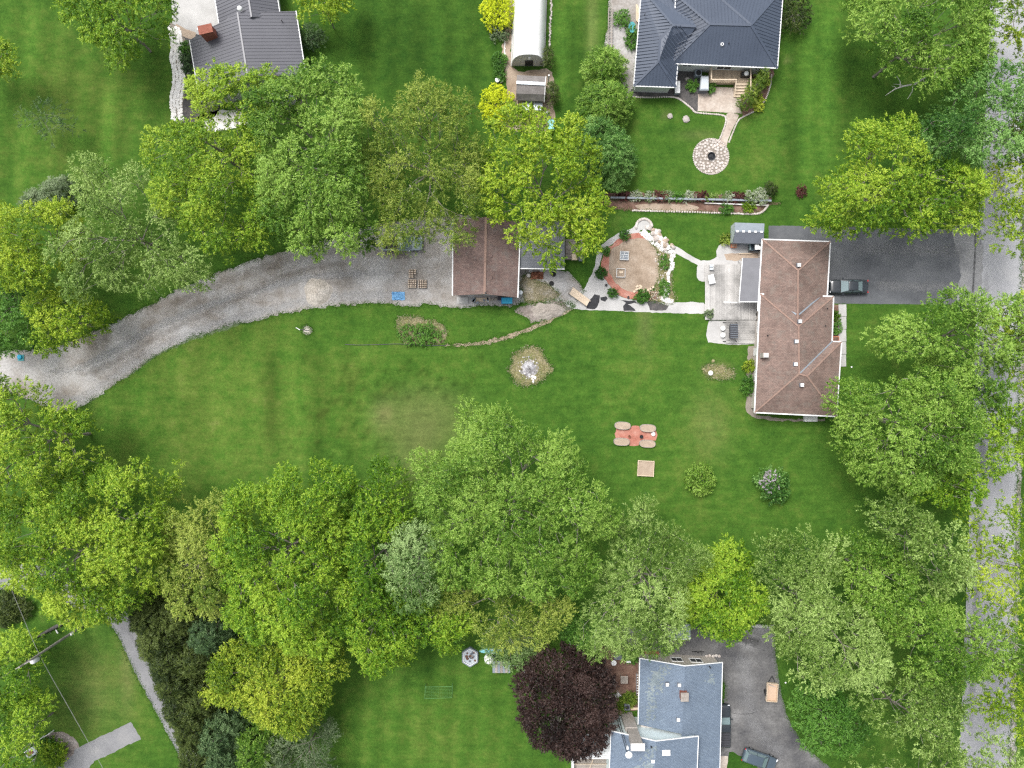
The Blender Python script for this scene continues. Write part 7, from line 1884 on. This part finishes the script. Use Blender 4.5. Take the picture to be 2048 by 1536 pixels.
# shrubs round the houses
tree('locust_tree', 'yellow green tree tips at top margin right of the metal roof', [(575, -40), (700, -40), (695, 10), (672, 30), (660, 48), (640, 25), (612, 30), (600, 12)], 'lime', (2.5, 6, 9), 'trees near the top margin', sparse=.12, droop=.5)
bush('round dark juniper at the right corner of the metal roofed house', 624, 74, 21, 2.4, 'spruce', base_tint=.25)
bush('bright yellow clipped shrub at the top margin left of the white shelter', 995, 22, 29, 2.6, 'yellow', dens=1.6, base_tint=.6, ry=34)
bush('bright yellow clipped shrub left of the barn shed', 994, 209, 26, 2.4, 'yellow', dens=1.6, base_tint=.6, ry=32)
bush('blue grey juniper below the upper yellow shrub', 998, 62, 17, 1.2, 'grey', base_tint=.25)
bush('small green globe shrub halfway along the dirt track', 999, 122, 11, 1.2, 'shrub', dens=1.4, base_tint=.7)
bush('dark green shrub under the small globe shrub', 999, 146, 9, .9, 'shrub', ry=13, base_tint=.4)
conifer('slim brown green cedar at the right corner of the white shelter', 1094, 116, 7, 3.6, 'cedar', 'cedar_tree', 'garden cedars', ry=16, s=.4, rag=.05, spray=.3, leaf=(.2, .06), base_tint=.6)
conifer('slim brown green cedar at the right side of the barn shed', 1104, 188, 8, 3.8, 'cedar', 'cedar_tree', 'garden cedars', ry=18, s=.4, rag=.05, spray=.3, leaf=(.2, .06), base_tint=.6)
bush('low yellow green bush in front of the barn shed', 1062, 232, 30, 2.0, 'lime', base_tint=.5, ry=14)
bush('green bush beside the ladder planter on the gravel strip', 1243, 38, 13, 1.2, 'shrub', base_tint=.7)
bush('green weeds along the west wall of the dark roofed house', 1263, 78, 9, .7, 'shrub', ry=20, base_tint=.55)
bush('dark rounded bush right of the dark roofed house', 1588, 28, 28, 3.0, 'cedar', ry=36, base_tint=.4)
for cx, cy_, w in ((1489, 206, 'lowest'), (1500, 190, 'second lowest'), (1510, 174, 'third'), (1522, 160, 'upper')):
    conifer('upright yellow olive cedar beside the deck steps, %s of four' % w, cx, cy_, 9, 3.8, 'olive', 'cedar_tree', 'upright cedars by the deck', ry=11, base_tint=.28, zf=.4, s=.4, dens=1.3, rag=.05, spray=.3, leaf=(.2, .06))
bush('orange yellow flowering shrub at the edge of the cedar bed', 1516, 205, 9, .9, 'gold', base_tint=.8, ry=13)
bush('yellow green shrub between deck cedars and lawn', 1529, 164, 8, .9, 'gold', base_tint=.5)
bush('small green plant at the corner of the patio', 1420, 176, 7, .8, 'shrub')
bush('green plant in the black mulch bed', 1384, 172, 9, .6, 'shrub', base_tint=.4, dens=.5)
for cx, cy_, r, pal, t in ((371, 97, 10, 'shrub', 'bright green round shrub at the head of the stone path bed'), (371, 120, 8, 'spruce', 'dark blue green shrub second along the stone path bed'), (378, 138, 8, 'spruce', 'dark spruce shrub beside the pale boulder'), (384, 165, 8, 'pale', 'variegated shrub in the stone path bed'), (386, 186, 11, 'spruce', 'wide dark shrub lowest in the stone path bed')):
    bush(t, cx, cy_, r, 1.1, pal, base_tint=.35 if pal == 'spruce' else .55, group='shrubs along the stone path')
bush('yellow flower clump under the maple by the metal roof', 394, 199, 5, .5, 'gold', base_tint=.7)
for cx, pal, t in ((1246, 'wine', 'wine red bush leftmost on the retaining wall'), (1320, 'wine', 'wine red bush second along the retaining wall'), (1401, 'wine', 'wine red bush third along the retaining wall'), (1476, 'wine', 'wine red bush rightmost on the retaining wall'),
                   (1270, 'white', 'pale flowering clump left of the second wine red bush'), (1300, 'white', 'pale flowering clump next to the second wine red bush'), (1336, 'white', 'white flowering clump right of the second wine red bush'), (1357, 'shrub', 'green leafy clump on the retaining wall'), (1380, 'white', 'pale clump left of the third wine red bush'),
                   (1421, 'pale', 'light green clump right of the third wine red bush'), (1455, 'white', 'white flowering clump left of the rightmost wine red bush'), (1500, 'white', 'tall white flowering clump near the end of the wall')):
    bush(t, cx, 392 + (cx - 1246) * .01, 11 if pal == 'wine' else 9, .8 if cx != 1500 else 1.1, pal, ry=6 if cx != 1500 else 9, group='bushes along the retaining wall')
bush('large white flowering bush at the end of the retaining wall', 1520, 393, 12, 1.1, 'white', group='bushes along the retaining wall')
conifer('slim dark cedar beyond the end of the retaining wall', 1541, 379, 7, 2.2, 'cedar', 'cedar_tree', 'garden cedars', ry=9, s=.35, rag=.05, spray=.25, leaf=(.18, .06), base_tint=.3)
bush('green plant in the lower wall bed', 1452, 418, 10, .6, 'shrub', ry=6)
bush('yellow green plant at the right of the lower wall bed', 1496, 415, 9, .7, 'lime', ry=7)
bush('dead brown twig bush on the upper right lawn', 1602, 383, 8, .7, 'wine', dens=.4)
for cx, cy_, r, t in ((1249, 470, 7, 'small dark bush at the top of the circular garden'), (1211, 501, 7, 'small dark bush at upper left of the circular garden'), (1202, 547, 9, 'dark bush at left of the circular garden'), (1225, 586, 7, 'small dark bush at lower left of the circular garden'), (1284, 594, 12, 'larger dark bush at the bottom of the circular garden')):
    bush(t, cx, cy_, r * .85, .9, 'shrub', base_tint=.1, group='bushes round the circular garden', dens=1.4)
bush('weedy green tuft beside the white rock stream', 1328, 577, 7, .4, 'shrub', dens=.6, ry=15, base_tint=.6)
bush('low green weeds east of the circular garden', 1329, 525, 5, .3, 'shrub', dens=.35, ry=11)
bush('dense weed patch in the lawn below the gravel driveway', 842, 668, 42, .8, 'shrub', dens=1.0, ry=18, base_tint=.6, s=.6)
bush('round light green bush alone on the lawn', 1401, 958, 24, 2.2, 'mid', dens=1.3, base_tint=.5, leaf=(0.18, 0.097))
lil = bush('lilac bush with pale pink blossom on the lawn', 1545, 970, 30, 2.6, 'teal', dens=1.2, base_tint=.4, leaf=(0.18, 0.108))
rng = np.random.default_rng(77)
pw = [at2(x, y, 1.9) for x, y in [(1526, 952), (1540, 944), (1556, 952), (1552, 972), (1534, 982), (1524, 970)]]
cl, _, lv = grow(rng, pw, 1.6, 1.9, 2.75, s=.45, leaf=(0.12, 0.097), dens=.5, lobe=1, lump=.2, rag=.05, spray=.2, sparse=.2)
leaf_object('blossom', *lv, leaf_mat('bloom'), lil, ORIGIN[lil.name])
bush('leafy shrub lower of two in the front mulch bed', 1671, 656, 8, .8, 'shrub', base_tint=.7)
bush('leafy shrub upper of two in the front mulch bed', 1671, 632, 6, .7, 'mid', base_tint=.4)
bush('yellow leaved bush at the west wall of the brown house', 1499, 732, 9, 1.1, 'gold', base_tint=.35)
bush('dark green bush lower at the west wall of the brown house', 1496, 772, 10, 1.0, 'shrub', ry=18, base_tint=.3)
bush('potted plant foliage at the deck corner', 1418, 627, 6, .9, 'grey', base_tint=.5)
bush('tan ornamental grass beside the grey storage shed', 1451, 479, 9, .9, 'olive', base_tint=.85, dens=.8)
bush('round yellow green bush at the foot of the lower left white gate', 107, 1508, 24, 1.6, 'lime', base_tint=.4, dens=1.3)
bush('dark bush left of the round yellow green bush', 92, 1488, 12, 1.1, 'shrub', base_tint=.3)
for cx, cy_, r, t in ((1226, 1400, 12, 'leftmost yellow green shrub below the patio chair'), (1241, 1410, 12, 'lower yellow green shrub below the patio chair'), (1260, 1398, 11, 'right yellow green shrub below the patio chair')):
    bush(t, cx, cy_, r, 1.0, 'olive', base_tint=.3, dens=1.3, group='shrubs west of the blue roofed house')
bush('dark green shrub beside the red brick porch', 1263, 1312, 13, 1.3, 'shrub', base_tint=.3)
